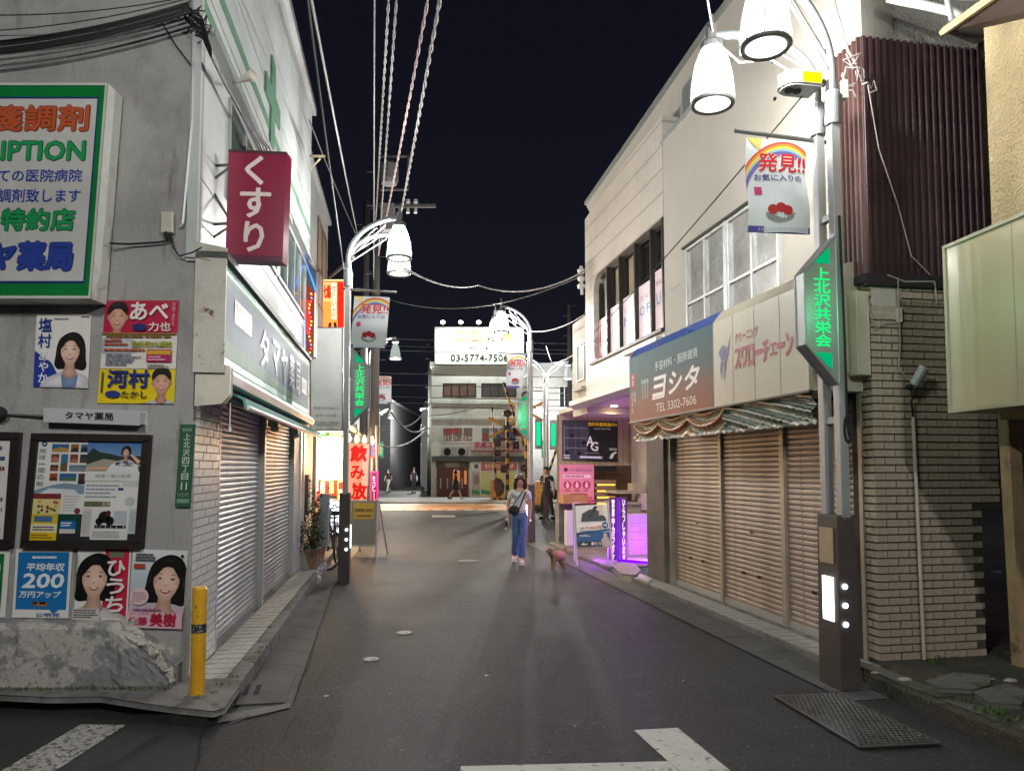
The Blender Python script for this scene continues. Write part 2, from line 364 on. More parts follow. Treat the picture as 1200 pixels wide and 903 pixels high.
ground('gutter', [(268, 848), (344, 824), (391, 687), (430, 630), (422, 622), (366, 680)], .004, concd)
ground('gutter_patch', [(232, 851), (300, 838), (341, 828), (340, 823), (262, 836), (250, 842)], .009, conc)
dk = mat('drain slot', (.012, .012, .012), .9)
b = MB(); b.prism([G(x, y, .009) for x, y in [(292, 798), (347, 789), (334, 823), (276, 826)]], (0, 0, .006))
dr = b.build('drain_cover', concd, label='concrete drain cover with two slots in the left gutter', cat='drain cover')
b = MB()
for sx in (0, 13): b.poly([G(x + sx, y, .018) for x, y in [(288, 802), (294, 801), (290, 813), (283, 814)]])
b.build('slot', dk, dr)
wm = mat('worn road paint', (.62, .61, .57), .6, var=.12, scale=5, fine=120, bump=.4, stain=[(14, .56, .66, (.12, .12, .12)), (60, .6, .68, (.1, .1, .1))])
wmw = mat('very worn road paint', (.6, .59, .56), .65, var=.15, scale=5, fine=120, bump=.5, stain=[(22, .5, .58, (.1, .1, .1)), (80, .53, .6, (.09, .09, .09))])
b = MB(); b.poly([G(*p, .006) for p in [(742.6, 854.7), (794, 852), (857, 903), (900, 940), (850, 944), (783, 891)][0:1] + [(783, 891.5), (830, 930), (890, 930), (857, 903), (794, 852)]]); b.build('road_marking', wm, kind='structure')
b = MB(); b.poly([G(*p, .0055) for p in [(540, 897), (782.5, 891.2), (836, 938), (535, 945)]]); b.build('road_marking', wm, kind='structure')
b = MB(); b.poly([G(*p, .009) for p in [(95, 848), (147, 849), (50, 912), (-15, 912)]]); b.build('road_marking', wmw, kind='structure')
b = MB(); b.poly([G(*p, .006) for p in [(507, 603.5), (533, 603.5), (534, 605.5), (506, 605.5)]]); b.build('road_marking', wm, kind='structure')
b = MB()
for x in (448, 462, 477, 492, 508, 525, 545, 560): b.poly([G(*p, .006) for p in [(x, 596.2), (x + 9, 596.2), (x + 9.5, 597.6), (x - .5, 597.6)]])
b.build('crossing_line', wm, kind='structure')
och = mat('road with painted orange light', (.7, .33, .07), .6, var=.2, scale=1, fine=50, bump=.2, stain=(1, .5, .75, (.2, .13, .06)))  # pool of orange light on the road, put into its colour
ground('painted_light_strip', [(-60, 604.5), (430, 597.8), (600, 597.2), (590, 590), (400, 590)], .004, och)
ground('far_pavement', [(380, 588), (760, 588), (720, 582.2), (400, 582.2)], .06, mat('far pavement', (.3, .29, .27), .8, var=.2, scale=.8), thick=.07)
# covers
lid = mat('pale cover', (.5, .5, .48), .6, var=.15, scale=30, fine=150, bump=.3, stain=(40, .5, .62, (.2, .2, .19)))
def cover(x, y, w, m, label, name='manhole_cover'):
    c = G(x, y, .002); r = (G(x + w / 2, y, .002) - c).length; b = MB()
    b.lathe(c, [(0, .006), (r * .86, .006), (r * .88, .003), (r * .93, .003), (r * .95, .006), (r, .006), (r * 1.02, 0)], 28)
    for k in range(6):
        a = k * PI / 3; b.box(c + V(math.cos(a) * r * .3 - .01, math.sin(a) * r * .3 - .01, .006), V(.02, 0, 0), V(0, .02, 0), V(0, 0, .002))
    b.build(name, m, None, label, 'manhole cover', smooth=False)
cover(474, 741, 18, lid, 'small round pale valve cover in the road, the farther of the two')
cover(435, 772, 18, lid, 'small round pale valve cover in the road, the nearer of the two')
cover(549, 657, 26, mat('iron cover', (.1, .1, .1), .5, metal=.4), 'dark round manhole cover in the road ahead of the walking woman')
for x, y in ((379.5, 816), (568, 792)):
    b = MB(); b.box(G(x, y, .002), V(.03, 0, 0), V(0, .03, 0), V(0, 0, .004)); b.build('road_stud', lid, None, 'tiny pale survey stud set in the asphalt ' + ('near the drain cover' if x < 400 else 'in the middle of the street'), 'road stud')
# chequer plate cover bottom right
steel = mat('worn chequer steel', (.12, .115, .11), .32, metal=.85, var=.25, scale=4, fine=120, bump=.1, stain=(5, .5, .7, (.05, .04, .035)))
cp = [G(*p, .005) for p in [(906, 817), (980, 813), (1105, 873), (1008, 878)]]
b = MB(); b.prism(cp, (0, 0, .012)); pl = b.build('access_plate', steel, None, 'dark chequered steel plate let into the road beside the lamp post', 'access plate')
b = MB(); q = Q(cp[3], cp[2], cp[1], cp[0]); nx, ny = 30, 26
for i in range(nx):
    for j in range(ny):
        c = q.m((i + .5) / nx, (j + .5) / ny); c.z = .017
        a = (PI / 4 if (i + j) % 2 else -PI / 4) + .2; d = V(math.cos(a), math.sin(a), 0) * .014; e = V(-d.y, d.x, 0) * .35
        b.add([c - d - e, c + d - e, c + d + e, c - d + e, c - d * .7 + V(0, 0, .004), c + d * .7 + V(0, 0, .004)], [(0, 1, 5, 4), (2, 3, 4, 5), (1, 2, 5), (3, 0, 4)])
b.build('tread', steel, pl, kind='stuff')
b = MB()
for i in range(4):
    p0, p1 = cp[i], cp[(i + 1) % 4]; t = (p1 - p0).normalized(); s_ = V(-t.y, t.x, 0) * .02
    b.prism([p0 - s_, p1 - s_, p1, p0], (0, 0, .016))
b.build('rim', mat('plate rim', (.16, .155, .15), .4, metal=.6), pl)
# right side: step, gutter, dirt verge
b = MB(); b.fb(RS, .0, 5.1, -.01, .06, -.1, .3); rsw = b.build('shop_step', conc, kind='structure', bevel=.01)
b = MB(); b.box(V(0, 0, 0), V(.128, 0, 0), V(0, .083, 0), V(0, 0, .012)); me2 = b.mesh('tile'); me2.materials.append(tl)
for i in range(33):
    for j in range(3): inst('tile', me2, rsw, RS.p(.06 + i * .15 + .14, .05 + random.uniform(0, .003), .107 + j * .088), (0, 0, math.atan2(-RS.u.y, -RS.u.x)))
b = MB(); b.poly([RS.p(-.6, .004, .3), RS.p(11, .004, .3), RS.p(11, .004, .72), RS.p(-.6, .004, .72)]); b.build('gutter', concd, kind='structure')
dirt = mat('damp dirt', (.085, .075, .055), .95, var=.4, scale=6, fine=60, bump=1, bdist=.008, stain=[(3, .5, .65, (.03, .035, .018)), (7, .55, .7, (.15, .14, .12))])
vg = [G(1012, 797, .1), G(1100, 836, .1), G(1200, 876, .1), G(1320, 940, .1), V(9, 3, .1), V(9, 9, .1), V(3.3, 8, .1), RF.p(.0, .1, 0), RF.p(0, .1, .2)]
b = MB(); b.prism([p + V(.1, .12, 0) for p in vg[:4]] + vg[4:], (0, 0, -.1)); b.build('verge', dirt, kind='structure')
b = MB()
ks = [V(RS.p(-.02, 0, .3).x, RS.p(-.02, 0, .3).y, 0), G(1012, 797, 0), G(1100, 836, 0), G(1200, 876, 0), G(1320, 940, 0)]
for p0, p1 in zip(ks, ks[1:]):
    n = max(1, round((p1 - p0).length / .6)); t = (p1 - p0) / n; s_ = V(t.y, -t.x, 0).normalized() * -.12
    for i in range(n): b.prism([p0 + t * i + V(0, 0, -.01), p0 + t * (i + .985) + V(0, 0, -.01), p0 + t * (i + .985) - s_ * -1 + V(0, 0, -.01), p0 + t * i - s_ * -1 + V(0, 0, -.01)], (0, 0, .115))
b.build('kerb', mat('mossy kerb', (.12, .115, .1), .85, var=.3, scale=5, fine=70, bump=.6, stain=(4, .5, .62, (.04, .05, .02))), kind='structure', bevel=.012)
# slabs, weeds and litter on the verge
slab = mat('broken slab', (.14, .135, .12), .9, var=.25, scale=6, fine=60, bump=.7, stain=(5, .5, .65, (.05, .055, .03)))
for pts, lb in (([(1085, 802), (1120, 792), (1158, 795), (1160, 806), (1140, 812), (1100, 810)], 'broken concrete slab on the dirt verge, the left one'), ([(1142, 815), (1180, 806), (1200, 812), (1196, 830), (1160, 828)], 'broken concrete slab on the dirt verge, at the right edge')):
    b = MB(); b.prism([G(*p, .1) for p in pts], (0, 0, .03)); b.build('paving_slab', slab, None, lb, 'slab', bevel=.008)
rk = mat('pale stone', (.4, .37, .33), .85, var=.2, scale=10, fine=60, bump=.5)
for x, y, r, lb in ((1060, 797, .055, 'flat pale stone on the dirt verge behind the kerb'), (1025, 789, .03, 'small pale paper scrap on the dirt by the lamp post'), (1184, 798, .05, 'pale lump of rubble by the orange post'), (1163, 796, .02, 'tiny white pebble on the verge near the broken slabs')):
    b = MB(); b.blob(G(x, y, .1) + V(0, 0, .008), r, r * .6, r * .3, jit=.12, n=9, m=5); b.build('stone', rk, None, lb, 'stone', smooth=False)
grn = mat('weed leaf', (.07, .12, .03), .6, var=.35, scale=9, fine=40, bump=0)
def tuft(b, c, n, h, sp):
    for _ in range(n):
        a = random.uniform(0, 2 * PI); r = random.uniform(0, sp); p = c + V(math.cos(a) * r, math.sin(a) * r, 0)
        l = V(random.uniform(-1, 1), random.uniform(-1, 1), 1.1).normalized() * h * random.uniform(.5, 1.1); w = V(l.y, -l.x, 0).normalized() * h * .1
        b.add([p - w * .5, p + w * .5, p + l * .6 + w, p + l, p + l * .6 - w], [(0, 1, 2, 3, 4)])
b = MB()
for x, y, n in ((1100, 805, 10), (1130, 822, 26), (1150, 833, 30), (1172, 838, 36), (1185, 846, 30), (1085, 822, 16), (1060, 812, 10), (1098, 770, 30), (1095, 776, 20), (1120, 772, 12), (1168, 833, 40)):
    tuft(b, G(x, y, .1), n, .045, .05)
b.build('weeds', grn, kind='stuff')
b = MB()
for u in [.02 * i + random.uniform(0, .05) for i in range(60)]: tuft(b, LF.p(u * 1.3, .12, .2 + random.uniform(0, .05)), 5, .035, .03)
for x, y in ((276, 793), (303, 765), (306, 760), (316, 735), (262, 802)): tuft(b, G(x, y, .12), 14, .035, .05)
b.build('weeds', grn, kind='stuff')

# patches, trench scars and cracks in the asphalt
asph3 = mat('newer asphalt patch', (.04, .04, .041), .7, var=.25, scale=2, fine=95, bump=1, bdist=.004, fvar=.5, stain=[(30, .54, .64, (.02, .02, .02)), (2, .5, .7, (.055, .054, .053))])
tar = mat('crack', (.012, .012, .012), .9, bump=0)
b = MB(); random.seed(21)
for (x, y, dx, dy, n, w) in ((240, 850, -3, 14, 5, .012), (344, 824, 8, -23, 6, .008), (470, 780, 30, -6, 9, .005), (330, 870, 14, -24, 7, .005), (620, 820, 18, -20, 8, .004), (700, 690, 20, 12, 9, .005), (420, 652, 26, 2, 12, .006), (840, 830, -22, -18, 7, .004)):
    p = G(x, y, .0075)
    for k in range(n):
        q_ = G(x + dx * (k + 1) + random.uniform(-3, 3), y + dy * (k + 1) + random.uniform(-2, 2), .0075); s_ = (q_ - p).normalized(); s_ = V(-s_.y, s_.x, 0) * w * random.uniform(.4, 1)
        b.poly([p - s_ * .5, p + s_ * .5, q_ + s_ * .5, q_ - s_ * .5]); p = q_
b.build('cracks', tar, kind='stuff')
b = MB()
def seam(p, q_, w, z=.0085):
    p, q_ = V(p.x, p.y, z), V(q_.x, q_.y, z); s_ = (q_ - p).normalized(); s_ = V(-s_.y, s_.x, 0) * w / 2; b.poly([p - s_, p + s_, q_ + s_, q_ - s_])
seam(G(344, 824), G(391, 687), .012); seam(G(391, 687), G(430, 630), .012)
for k in range(1, 11):
    t = k / 11; seam(G(278, 820).lerp(G(366, 680), t), G(344, 824).lerp(G(391, 687), t), .008)
for k in range(16): seam(RS.p(-.4 + k * .6, 0, .31), RS.p(-.4 + k * .6, 0, .72), .008)
seam(RS.p(-.6, 0, .725), RS.p(11, 0, .725), .012)
b.build('gutter_joints', tar, kind='stuff')
b = MB()
for k in range(150):
    side = k % 3
    c = (RS.p(random.uniform(-.3, 9), 0, .32 + abs(random.gauss(0, .12))) if side == 0 else LS.p(random.uniform(-.2, 8), 0, .42 + abs(random.gauss(0, .12))) if side == 1 else G(random.uniform(300, 950), random.uniform(700, 890))); c.z = .012
    a = random.uniform(0, 6.3); r = random.uniform(.006, .02); d = V(math.cos(a), math.sin(a), 0) * r; e = V(-d.y, d.x, 0) * random.uniform(.3, .9)
    b.poly([c - d, c + e + V(0, 0, .006), c + d, c - e], random.choice([(.12, .08, .04), (.3, .28, .25), (.06, .05, .03), (.2, .14, .07)]))
b.build('litter', pmat('leaf litter', .8), kind='stuff')
random.seed(5)
# ================================================================ LEFT: the pharmacy building
plaster = mat('stained grey plaster', (.34, .335, .325), .85, var=.1, scale=1.2, fine=45, bump=.35, stain=[(1.3, .5, .72, (.2, .195, .18)), (2.2, .56, .7, (.16, .15, .13), (3, 3, .5)), (7, .66, .72, (.6, .59, .55))])
siding = mat('white metal siding', (.5, .54, .53), .5, var=.1, scale=1.5, fine=20, bump=.05, stain=[(1.2, .52, .75, (.5, .52, .51), (1, 1, .4)), (3.1, .6, .75, (.42, .43, .4), (1, 1, .25))])
alu = mat('aluminium frame', (.5, .52, .52), .4, metal=.5, var=.08)
alud = mat('dark bronze frame', (.03, .022, .018), .45, metal=.3)
wtile = mat('glazed white tile', (.6, .62, .6), .3, var=.12, scale=7, fine=30, bump=.1, stain=(4, .55, .75, (.35, .35, .32)), coat=.3)
pane = glass('dark window glass'); black = mat('black', (.01, .01, .01), .8, bump=0)
rust = mat('rusted white steel', (.5, .48, .43), .6, var=.12, scale=4, fine=40, stain=[(5, .58, .62, (.12, .035, .012)), (2, .5, .7, (.3, .27, .2))])
cream = mat('cream painted metal', (.55, .52, .44), .5, var=.08, scale=3, fine=30, bump=.1, stain=(2, .55, .75, (.4, .37, .3)))
bd = thing('pharmacy_building', 'grey and white two-storey pharmacy building on the left corner with shuttered front', 'building', LS.o)
b = MB(); b.fb(LF, 0, 5, .0, 7.6, -7, 0); 
m0 = MB(); m0.fb(LF, .002, 6, 0, 7.62, -.05, 0); m0.build('front_wall', plaster, bd)
m0 = MB(); m0.fb(LS, .056, 6.7, 3.2, 7.6, -.3, 0); m0.fb(LS, 5.45, 6.7, 0, 3.2, -.3, -.002); m0.build('street_wall', siding, bd)
m0 = MB(); m0.fb(LS, .84, 5.46, .0, 3.2, -.5, -.1); m0.build('shutter_recess', black, bd)
m0 = MB(); m0.fb(LS, .054, .84, 0, 3.2, -.3, -.012); m0.build('corner_pillar', plaster, bd)
m0 = MB(); m0.fb(LS, -.06, 6.8, 7.6, 7.72, -.4, .07); m0.build('parapet_cap', alu, bd)
m0 = MB(); m0.fb(LS, 6.7, 6.78, 0, 7.6, -5, 0.0); m0.build('end_wall', siding, bd)
m0 = MB()
for z in (5.35, 5.95, 6.55, 7.1, 3.85): m0.fb(LS, .0, 6.7, z, z + .012, 0, .004)
m0.build('siding_seam', mat('seam', (.25, .26, .25), .6), bd)
m0 = MB(); m0.fb(LS, .0, 6.7, 4.97, 5.03, 0, .09); m0.build('ledge', alu, bd)
gpaint = mat('green stripe paint', (.13, .27, .18), .5, var=.1)
m0 = MB()
m0.fb(LS, 0, 6.7, 5.52, 5.63, 0, .006); m0.fb(LS, 0, 6.7, 5.16, 5.25, 0, .006); m0.build('stripe', gpaint, bd)
m0 = MB(); m0.fb(LS, 2.85, 3.1, 5.4, 6.42, .006, .022); m0.fb(LS, 2.5, 3.45, 5.8, 6.04, .008, .024); m0.build('cross_emblem', gpaint, bd)
# glazed tiles of the corner pillar, each a piece
b = MB(); b.box(V(0, 0, 0), V(.2, 0, 0), V(0, .012, 0), V(0, 0, .056)); tme = b.mesh('tile'); tme.materials.append(wtile)
rr = math.atan2(LS.u.y, LS.u.x)
pil = [o for o in COL.objects if o.name.startswith('corner_pillar')][0]
for j in range(34):
    z = .13 + j * .0635; off = -.1 if j % 2 else 0
    for i in range(5):
        u = .012 + off + i * .207; w = .2
        if u < .012: w -= (.012 - u); u = .012
        if u + w > .83: w = .83 - u
        if w < .03: continue
        t = inst('tile', tme, pil, LS.p(u, z, random.uniform(-.002, .0012)), (0, 0, rr)); t.scale.x = w / .2
# windows upstairs
def window(F, u0, u1, z0, z1, parent, n=3, fm=alu, d=0, depth=.06, fr=.035, mull_z=None, gm=None, glassd=.3):
    b = MB(); b.fb(F, u0, u1, z0, z0 + fr, d, d + depth * .5); b.fb(F, u0, u1, z1 - fr, z1, d, d + depth * .5)
    for i in range(n + 1):
        u = u0 + (u1 - u0 - fr) * i / n; b.fb(F, u, u + fr, z0 + fr, z1 - fr, d, d + depth * .45)
    w = b.build('window_frame', fm, parent)
    b = MB(); b.fb(F, u0 + .01, u1 - .01, z0 + .01, z1 - .01, d + .002, d + .006); b.build('pane', gm or pane, w)
    return w
gg = mat('green tinted window', (.07, .1, .095), .12, var=.2, scale=1.5, bump=0, fine=3)
window(LS, .85, 3.5, 4.0, 4.9, bd, 4, gm=gg); window(LS, 3.6, 6.2, 4.0, 4.9, bd, 4, gm=gg)
# shutters
shut = mat('painted shutter steel', (.36, .38, .375), .38, metal=.4, var=.15, scale=2, fine=40, bump=.08, stain=[(1.5, .5, .8, (.16, .15, .14), (1, 1, 3)), (3, .62, .75, (.1, .09, .08))])
def slatmesh(L, h, m):
    b = MB(); pr = [(0, .001), (.12, .006), (.4, .0095), (.7, .0085), (.9, .004), (.95, -.001), (1.0, .001)]
    vs = []; fs = []
    for z, d in pr: vs += [V(0, -d, z * h), V(L, -d, z * h)]
    for i in range(len(pr) - 1): fs.append((2 * i, 2 * i + 1, 2 * i + 3, 2 * i + 2))
    b.add(vs, fs); me = b.mesh('slat'); me.materials.append(m); return me
def shutter(F, u0, u1, z0, z1, d, parent, m, h=.052, flip=False, label=None, bar=None):
    s = thing('roller_shutter', None, None, F.p((u0 + u1) / 2, z0, d)); s.parent = parent; s.location = F.p((u0 + u1) / 2, z0, d) - BASE[parent.name]
    if label: s['label'] = label
    me = slatmesh(u1 - u0, h, m); n = int((z1 - z0 - .08) / h); a = math.atan2(F.u.y, F.u.x); st = u0
    if flip: a += PI; st = u1
    for j in range(n): inst('slat', me, s, F.p(st, z0 + .07 + j * h, d), (0, 0, a))
    b = MB(); b.fb(F, u0, u1, z0, z0 + .07, d - .015, d + .02); b.build('bottom_bar', bar or m, s); return s
s1 = shutter(LS, .9, 3.0, .1, 2.42, -.07, bd, shut, label='near roller shutter of the pharmacy, darker and streaked')
s2 = shutter(LS, 3.09, 5.4, .1, 2.42, -.07, bd, shut, label='far roller shutter of the pharmacy, washed by pink light')
for u0, u1 in ((.84, .9), (3.0, 3.09), (5.4, 5.46)):
    b = MB(); b.fb(LS, u0, u1, .08, 2.42, -.1, .0); b.build('shutter_guide', alu, bd)
# plinth with its broken corner
pts = []
for x, y in [(0, 725), (95, 725), (163, 727), (172, 738), (186, 750), (198, 770), (209, 778), (212, 800), (205, 806), (150, 802), (0, 800)]: pts.append(LF.uz(x, y, .16))
pts = [(max(u, 0.0), z) for u, z in pts]; top = [(4.5, .56)]
b = MB(); n = 60; rows = 12; vs = []; fs = []
for i in range(n + 1):
    u = .03 + 3.6 * (i / n) ** 1.6
    zt = .56 if u > .42 else .2 + .36 * min(1, (u / .42)) ** .7 + random.uniform(-.02, .02)
    for j in range(rows + 1):
        z = .1 + (zt - .1) * j / rows; d = .17 + random.uniform(-.012, .012) * (1.2 if u < .5 else .2)
        if u < .35: d = .03 + .14 * (u / .35) ** .5 + random.uniform(-.01, .01)
        if j == rows: d -= .02
        vs.append(LF.p(u, z, d))
    vs.append(LF.p(u, zt, 0))
m_ = rows + 2
for i in range(n):
    for j in range(rows + 1): fs.append((i * m_ + j, (i + 1) * m_ + j, (i + 1) * m_ + j + 1, i * m_ + j + 1))
b.add(vs, fs)
plm = mat('crumbling plinth render', (.25, .25, .25), .9, var=.12, scale=2.5, fine=40, bump=.35, bdist=.004, stain=[(2.4, .5, .53, (.46, .44, .41)), (11, .57, .66, (.16, .155, .14)), (40, .6, .66, (.1, .1, .095)), (3.3, .64, .7, (.05, .055, .03))])
b.build('plinth', plm, bd)
b = MB()
for i in range(26):
    t = i / 26; u = .04 + .36 * t; z = .16 + .4 * t ** .8
    b.blob(LF.p(u, z, .1 + random.uniform(-.03, .06)), *(random.uniform(.015, .04) for _ in range(3)), n=6, m=4, jit=.3)
b.build('broken_render', mat('broken mortar', (.5, .48, .43), .95, var=.3, scale=20, bump=.8), bd)
# downpipe strip, conduit, junction box, rusty sign bracket
b = MB(); b.fb(LF, -.004, .075, 3.2, 7.6, 0, .03); b.build('corner_trim', siding, bd)
b = MB(); p0 = LF.P(226, 60, .03); b.tube([LF.P(227, -10, .03), LF.P(225, 140, .03), LF.P(214, 262, .03), LF.P(211, 266, .03)], .012); b.build('conduit', alu, bd)
jb = MB(); x0, z0 = LF.uz(206, 275, 0); x1, z1 = LF.uz(193, 251, 0); jb.fb(LF, x0, x1, z0, z1, 0, .06)
j = jb.build('junction_box', cream, None, 'small pale junction box on the grey wall left of the magenta sign', 'junction box', bevel=.005)
b = MB(); b.tube([LF.P(128, 285, .1), LF.P(150, 286, .05), LF.P(185, 284, .04), LF.P(197, 282, .04), LF.P(197, 270, .03)], .008, 6); b.tube([LF.P(200, 274, .04), LF.P(203, 290, .05), LF.P(210, 300, .05), LF.P(225, 296, .1), LF.P(236, 290, .2)], .006, 6)
b.build('cable', black, j)
b = MB(); b.blob(LF.P(195, 276, .05), .02, .02, .035, n=8, m=5); b.build('plug', black, j)
# pharmacy fascia sign
fs_ = thing('fascia_sign', 'long blue and silver pharmacy fascia sign above the left shutters', 'shop sign', LS.p(2.6, 2.45, 0))
sd = .2
b = MB(); b.fb(LS, -.02, 5.35, 2.44, 3.22, 0, sd - .01); b.build('sign_box', mat('sign casing', (.12, .3, .24), .35, metal=.2), fs_)
b = MB(); b.fb(LS, -.05, 5.4, 3.22, 3.27, 0, sd + .03); b.build('hood', mat('dark hood', (.02, .03, .03), .5), fs_)
q = qf(LS, .02, 5.3, 2.5, 3.14, sd - .008, .002); b = MB()
def grad(b, q, stops, a0=0, a1=1, b0=0, b1=1, n=24, vert=False, lay=0):
    for i in range(n):
        t = (i + .5) / n
        for (t0, c0), (t1, c1) in zip(stops, stops[1:]):
            if t0 <= t <= t1:
                f = (t - t0) / (t1 - t0); c = tuple(x * (1 - f) + y * f for x, y in zip(hx(c0), hx(c1))); break
        if vert: q.rect(b, a0, b0 + (b1 - b0) * i / n, a1, b0 + (b1 - b0) * (i + 1) / n, c, lay)
        else: q.rect(b, a0 + (a1 - a0) * i / n, b0, a0 + (a1 - a0) * (i + 1) / n, b1, c, lay)
grad(b, q, [(0, '#4c6074'), (.35, '#34506c'), (.6, '#1a3a62'), (1, '#081c4c')])
q.poly(b, [(0, .0), (1, .0), (1, .1), (0, .22)], '#4f7a62', .5)
q.rect(b, .0, .93, 1, 1, '#2c6350', .6)
b.build('sign_face', pmat('shiny sign face', .5, dirt=.25, spec=.15), fs_)
b = MB(); q.rect(b, .07, .5, .2, .8, '#6d6a70', 2); q.text(b, '保険調剤', .08, .53, .19, .77, '#b89a86', .02, 3); b.build('lettering', PRINT_G, fs_)
for t, a in (('タ', .28), ('マ', .41), ('ヤ', .52)): b = MB(); q.text(b, t, a, .22, a + .085, .8, '#23262e', .03, 3); b.build('lettering', PRINT_G, fs_)
for t, a in (('薬', .64), ('局', .745)): b = MB(); q.text(b, t, a, .2, a + .075, .84, '#d6dae2', .02, 3); b.build('lettering', PRINT_G, fs_)
b = MB(); q.rect(b, .855, .3, .955, .62, '#c7ccd4', 2); q.text(b, '化粧品', .865, .36, .945, .56, '#3b4a66', .01, 3)
b.build('lettering', PRINT_G, fs_)
b = MB(); b.prism([LS.p(-.02, 2.36, 0), LS.p(-.02, 2.36, .22), LS.p(-.02, 3.3, .22), LS.p(-.02, 3.34, 0)], LS.u * -.03)
b.build('rusty_end_bracket', rust, fs_)
# retractable awning under it
aw = thing('awning', 'rolled teal awning with its cream end box under the pharmacy sign', 'awning', LS.p(3, 2.2, .1))
b = MB(); b.prism([LS.p(-.02, 2.12, .02), LS.p(-.02, 2.14, .2), LS.p(-.02, 2.2, .25), LS.p(-.02, 2.41, .25), LS.p(-.02, 2.41, .02)], LS.u * .1); b.build('end_box', cream, aw, bevel=.008)
gre = mat('teal awning cloth', (.1, .3, .24), .7, var=.15, scale=5, fine=60)
b = MB(); b.prism([LS.p(.1, 2.4, .02), LS.p(.1, 2.4, .24), LS.p(.1, 2.36, .26), LS.p(.1, 2.3, .24), LS.p(.1, 2.3, .02)], LS.u * 5.5); b.build('cassette', alu, aw)
b = MB(); b.prism([LS.p(.14, 2.3, .1), LS.p(.14, 2.19, .34), LS.p(.14, 2.11, .35), LS.p(.14, 2.1, .34), LS.p(.14, 2.18, .32), LS.p(.14, 2.28, .1)], LS.u * 5.4); b.build('valance', gre, aw)
b = MB(); b.tube([LS.p(.16, 2.12, .35), LS.p(5.6, 2.12, .35)], .022); b.build('front_bar', alu, aw)
b = MB()
for u in (.5, 3.0, 5.0): b.tube([LS.p(u, 2.28, .03), LS.p(u + .5, 2.18, .2), LS.p(u + .15, 2.15, .32)], .014, 6)
b.build('folding_arm', alu, aw)
b = MB(); b.tube([LS.p(.1, 2.15, .24), LS.p(.1, 1.95, .24)], .006); b.lathe(LS.p(.1, 1.93, .24), [(0, 0), (.015, 0), (.015, .03), (0, .03)], 8); b.build('crank_eye', alu, aw)
for u, lb in ((2.9, 'small pale security lamp under the middle of the teal awning'), (4.6, 'small security lamp under the far end of the teal awning')):
    b = MB(); b.blob(LS.p(u, 2.1, .12), .05, .05, .04); b.fb(LS, u - .03, u + .03, 2.12, 2.2, .05, .15); b.build('security_lamp', cream, None, lb, 'lamp')
# big green framed sign on the front wall
g = hx('#0f7a38')
q = qp(LF, .22, (-230, 97), (126, 98.5), (106, 347), (-215, 345)); 
q = Q(LF.p(2.65, LF.uz(107, 350, .22)[1], .22), LF.P(107, 350, .22), LF.P(127, 98, .22), LF.p(2.65, LF.uz(127, 98, .22)[1], .22))
sg = thing('pharmacy_sign', 'big green framed white prescription sign on the grey wall at top left', 'shop sign', LF.p(1.6, 2.9, 0))
b = MB(); plate(b, q, .2, (.55, .56, .53)); b.build('sign_box', mat('sign box white', (.55, .56, .53), .5, var=.1, stain=(3, .55, .7, (.35, .33, .28))), sg)
b = MB()
for (a0, b0, a1, b1) in ((0, 0, 1, .012), (0, .988, 1, 1), (.992, .012, 1, .988)): q.rect(b, a0, b0, a1, b1, '#c8ccc4', 8)
b.build('rim', PRINT, sg)
b = MB(); q.rect(b, 0, .012, .992, .988, g, 2); q.rect(b, .05, .07, .972, .935, '#1d2f7a', 4); q.rect(b, .055, .08, .968, .925, '#c9c9c6', 6)
b.build('sign_face', PRINT_G, sg)
b = MB()
def rt(_b, t, x0, y1, x1, y0, col, bold=.02, full=None, outline=None):   # right-aligned line by surveyed pixel box of its right end
    b = MB(); k = len(t)
    a1 = (LF.uz(x1, (y0 + y1) / 2, .22)[0]); az = lambda y: (LF.uz(60, y, .22)[1] - q.bl.z) / q.h
    A0 = 1 - (LF.uz(x0, (y0 + y1) / 2, .22)[0]) / 2.65 ; 
    f = lambda x: (q_u0 - LF.uz(x, (y0 + y1) / 2, .22)[0]) / (q_u0 - q_u1)
    if outline: q.text(b, t, f(x0) - .004, az(y0) - .004, f(x1) + .004, az(y1) + .004, outline, bold + .05, 8)
    q.text(b, t, f(x0), az(y0), f(x1), az(y1), col, bold, 9.5); b.build('lettering', PRINT, sg)
q_u0, q_u1 = 2.65, .5 * (LF.uz(107, 350, .22)[0] + LF.uz(127, 98, .22)[0])
rt(b, '処方箋調剤', -90, 124, 102, 155, '#b8532c', .04, outline='#7c2f1a')
rt(b, 'PRESCRIPTION', -104, 166, 99, 189, '#159a55', .05, outline='#0c5a34')
rt(b, 'すべての医院病院', -35, 199, 97, 214, '#2a46a0', .02)
rt(b, '処方箋の調剤致します', -66, 222, 96, 238, '#2a46a0', .02)
rt(b, '特約店', 4, 245, 90, 271, '#159a55', .05, outline='#0c5a34')
rt(b, 'タマヤ薬局', -75, 283, 90, 318, '#26409a', .06, outline='#1b2c74')
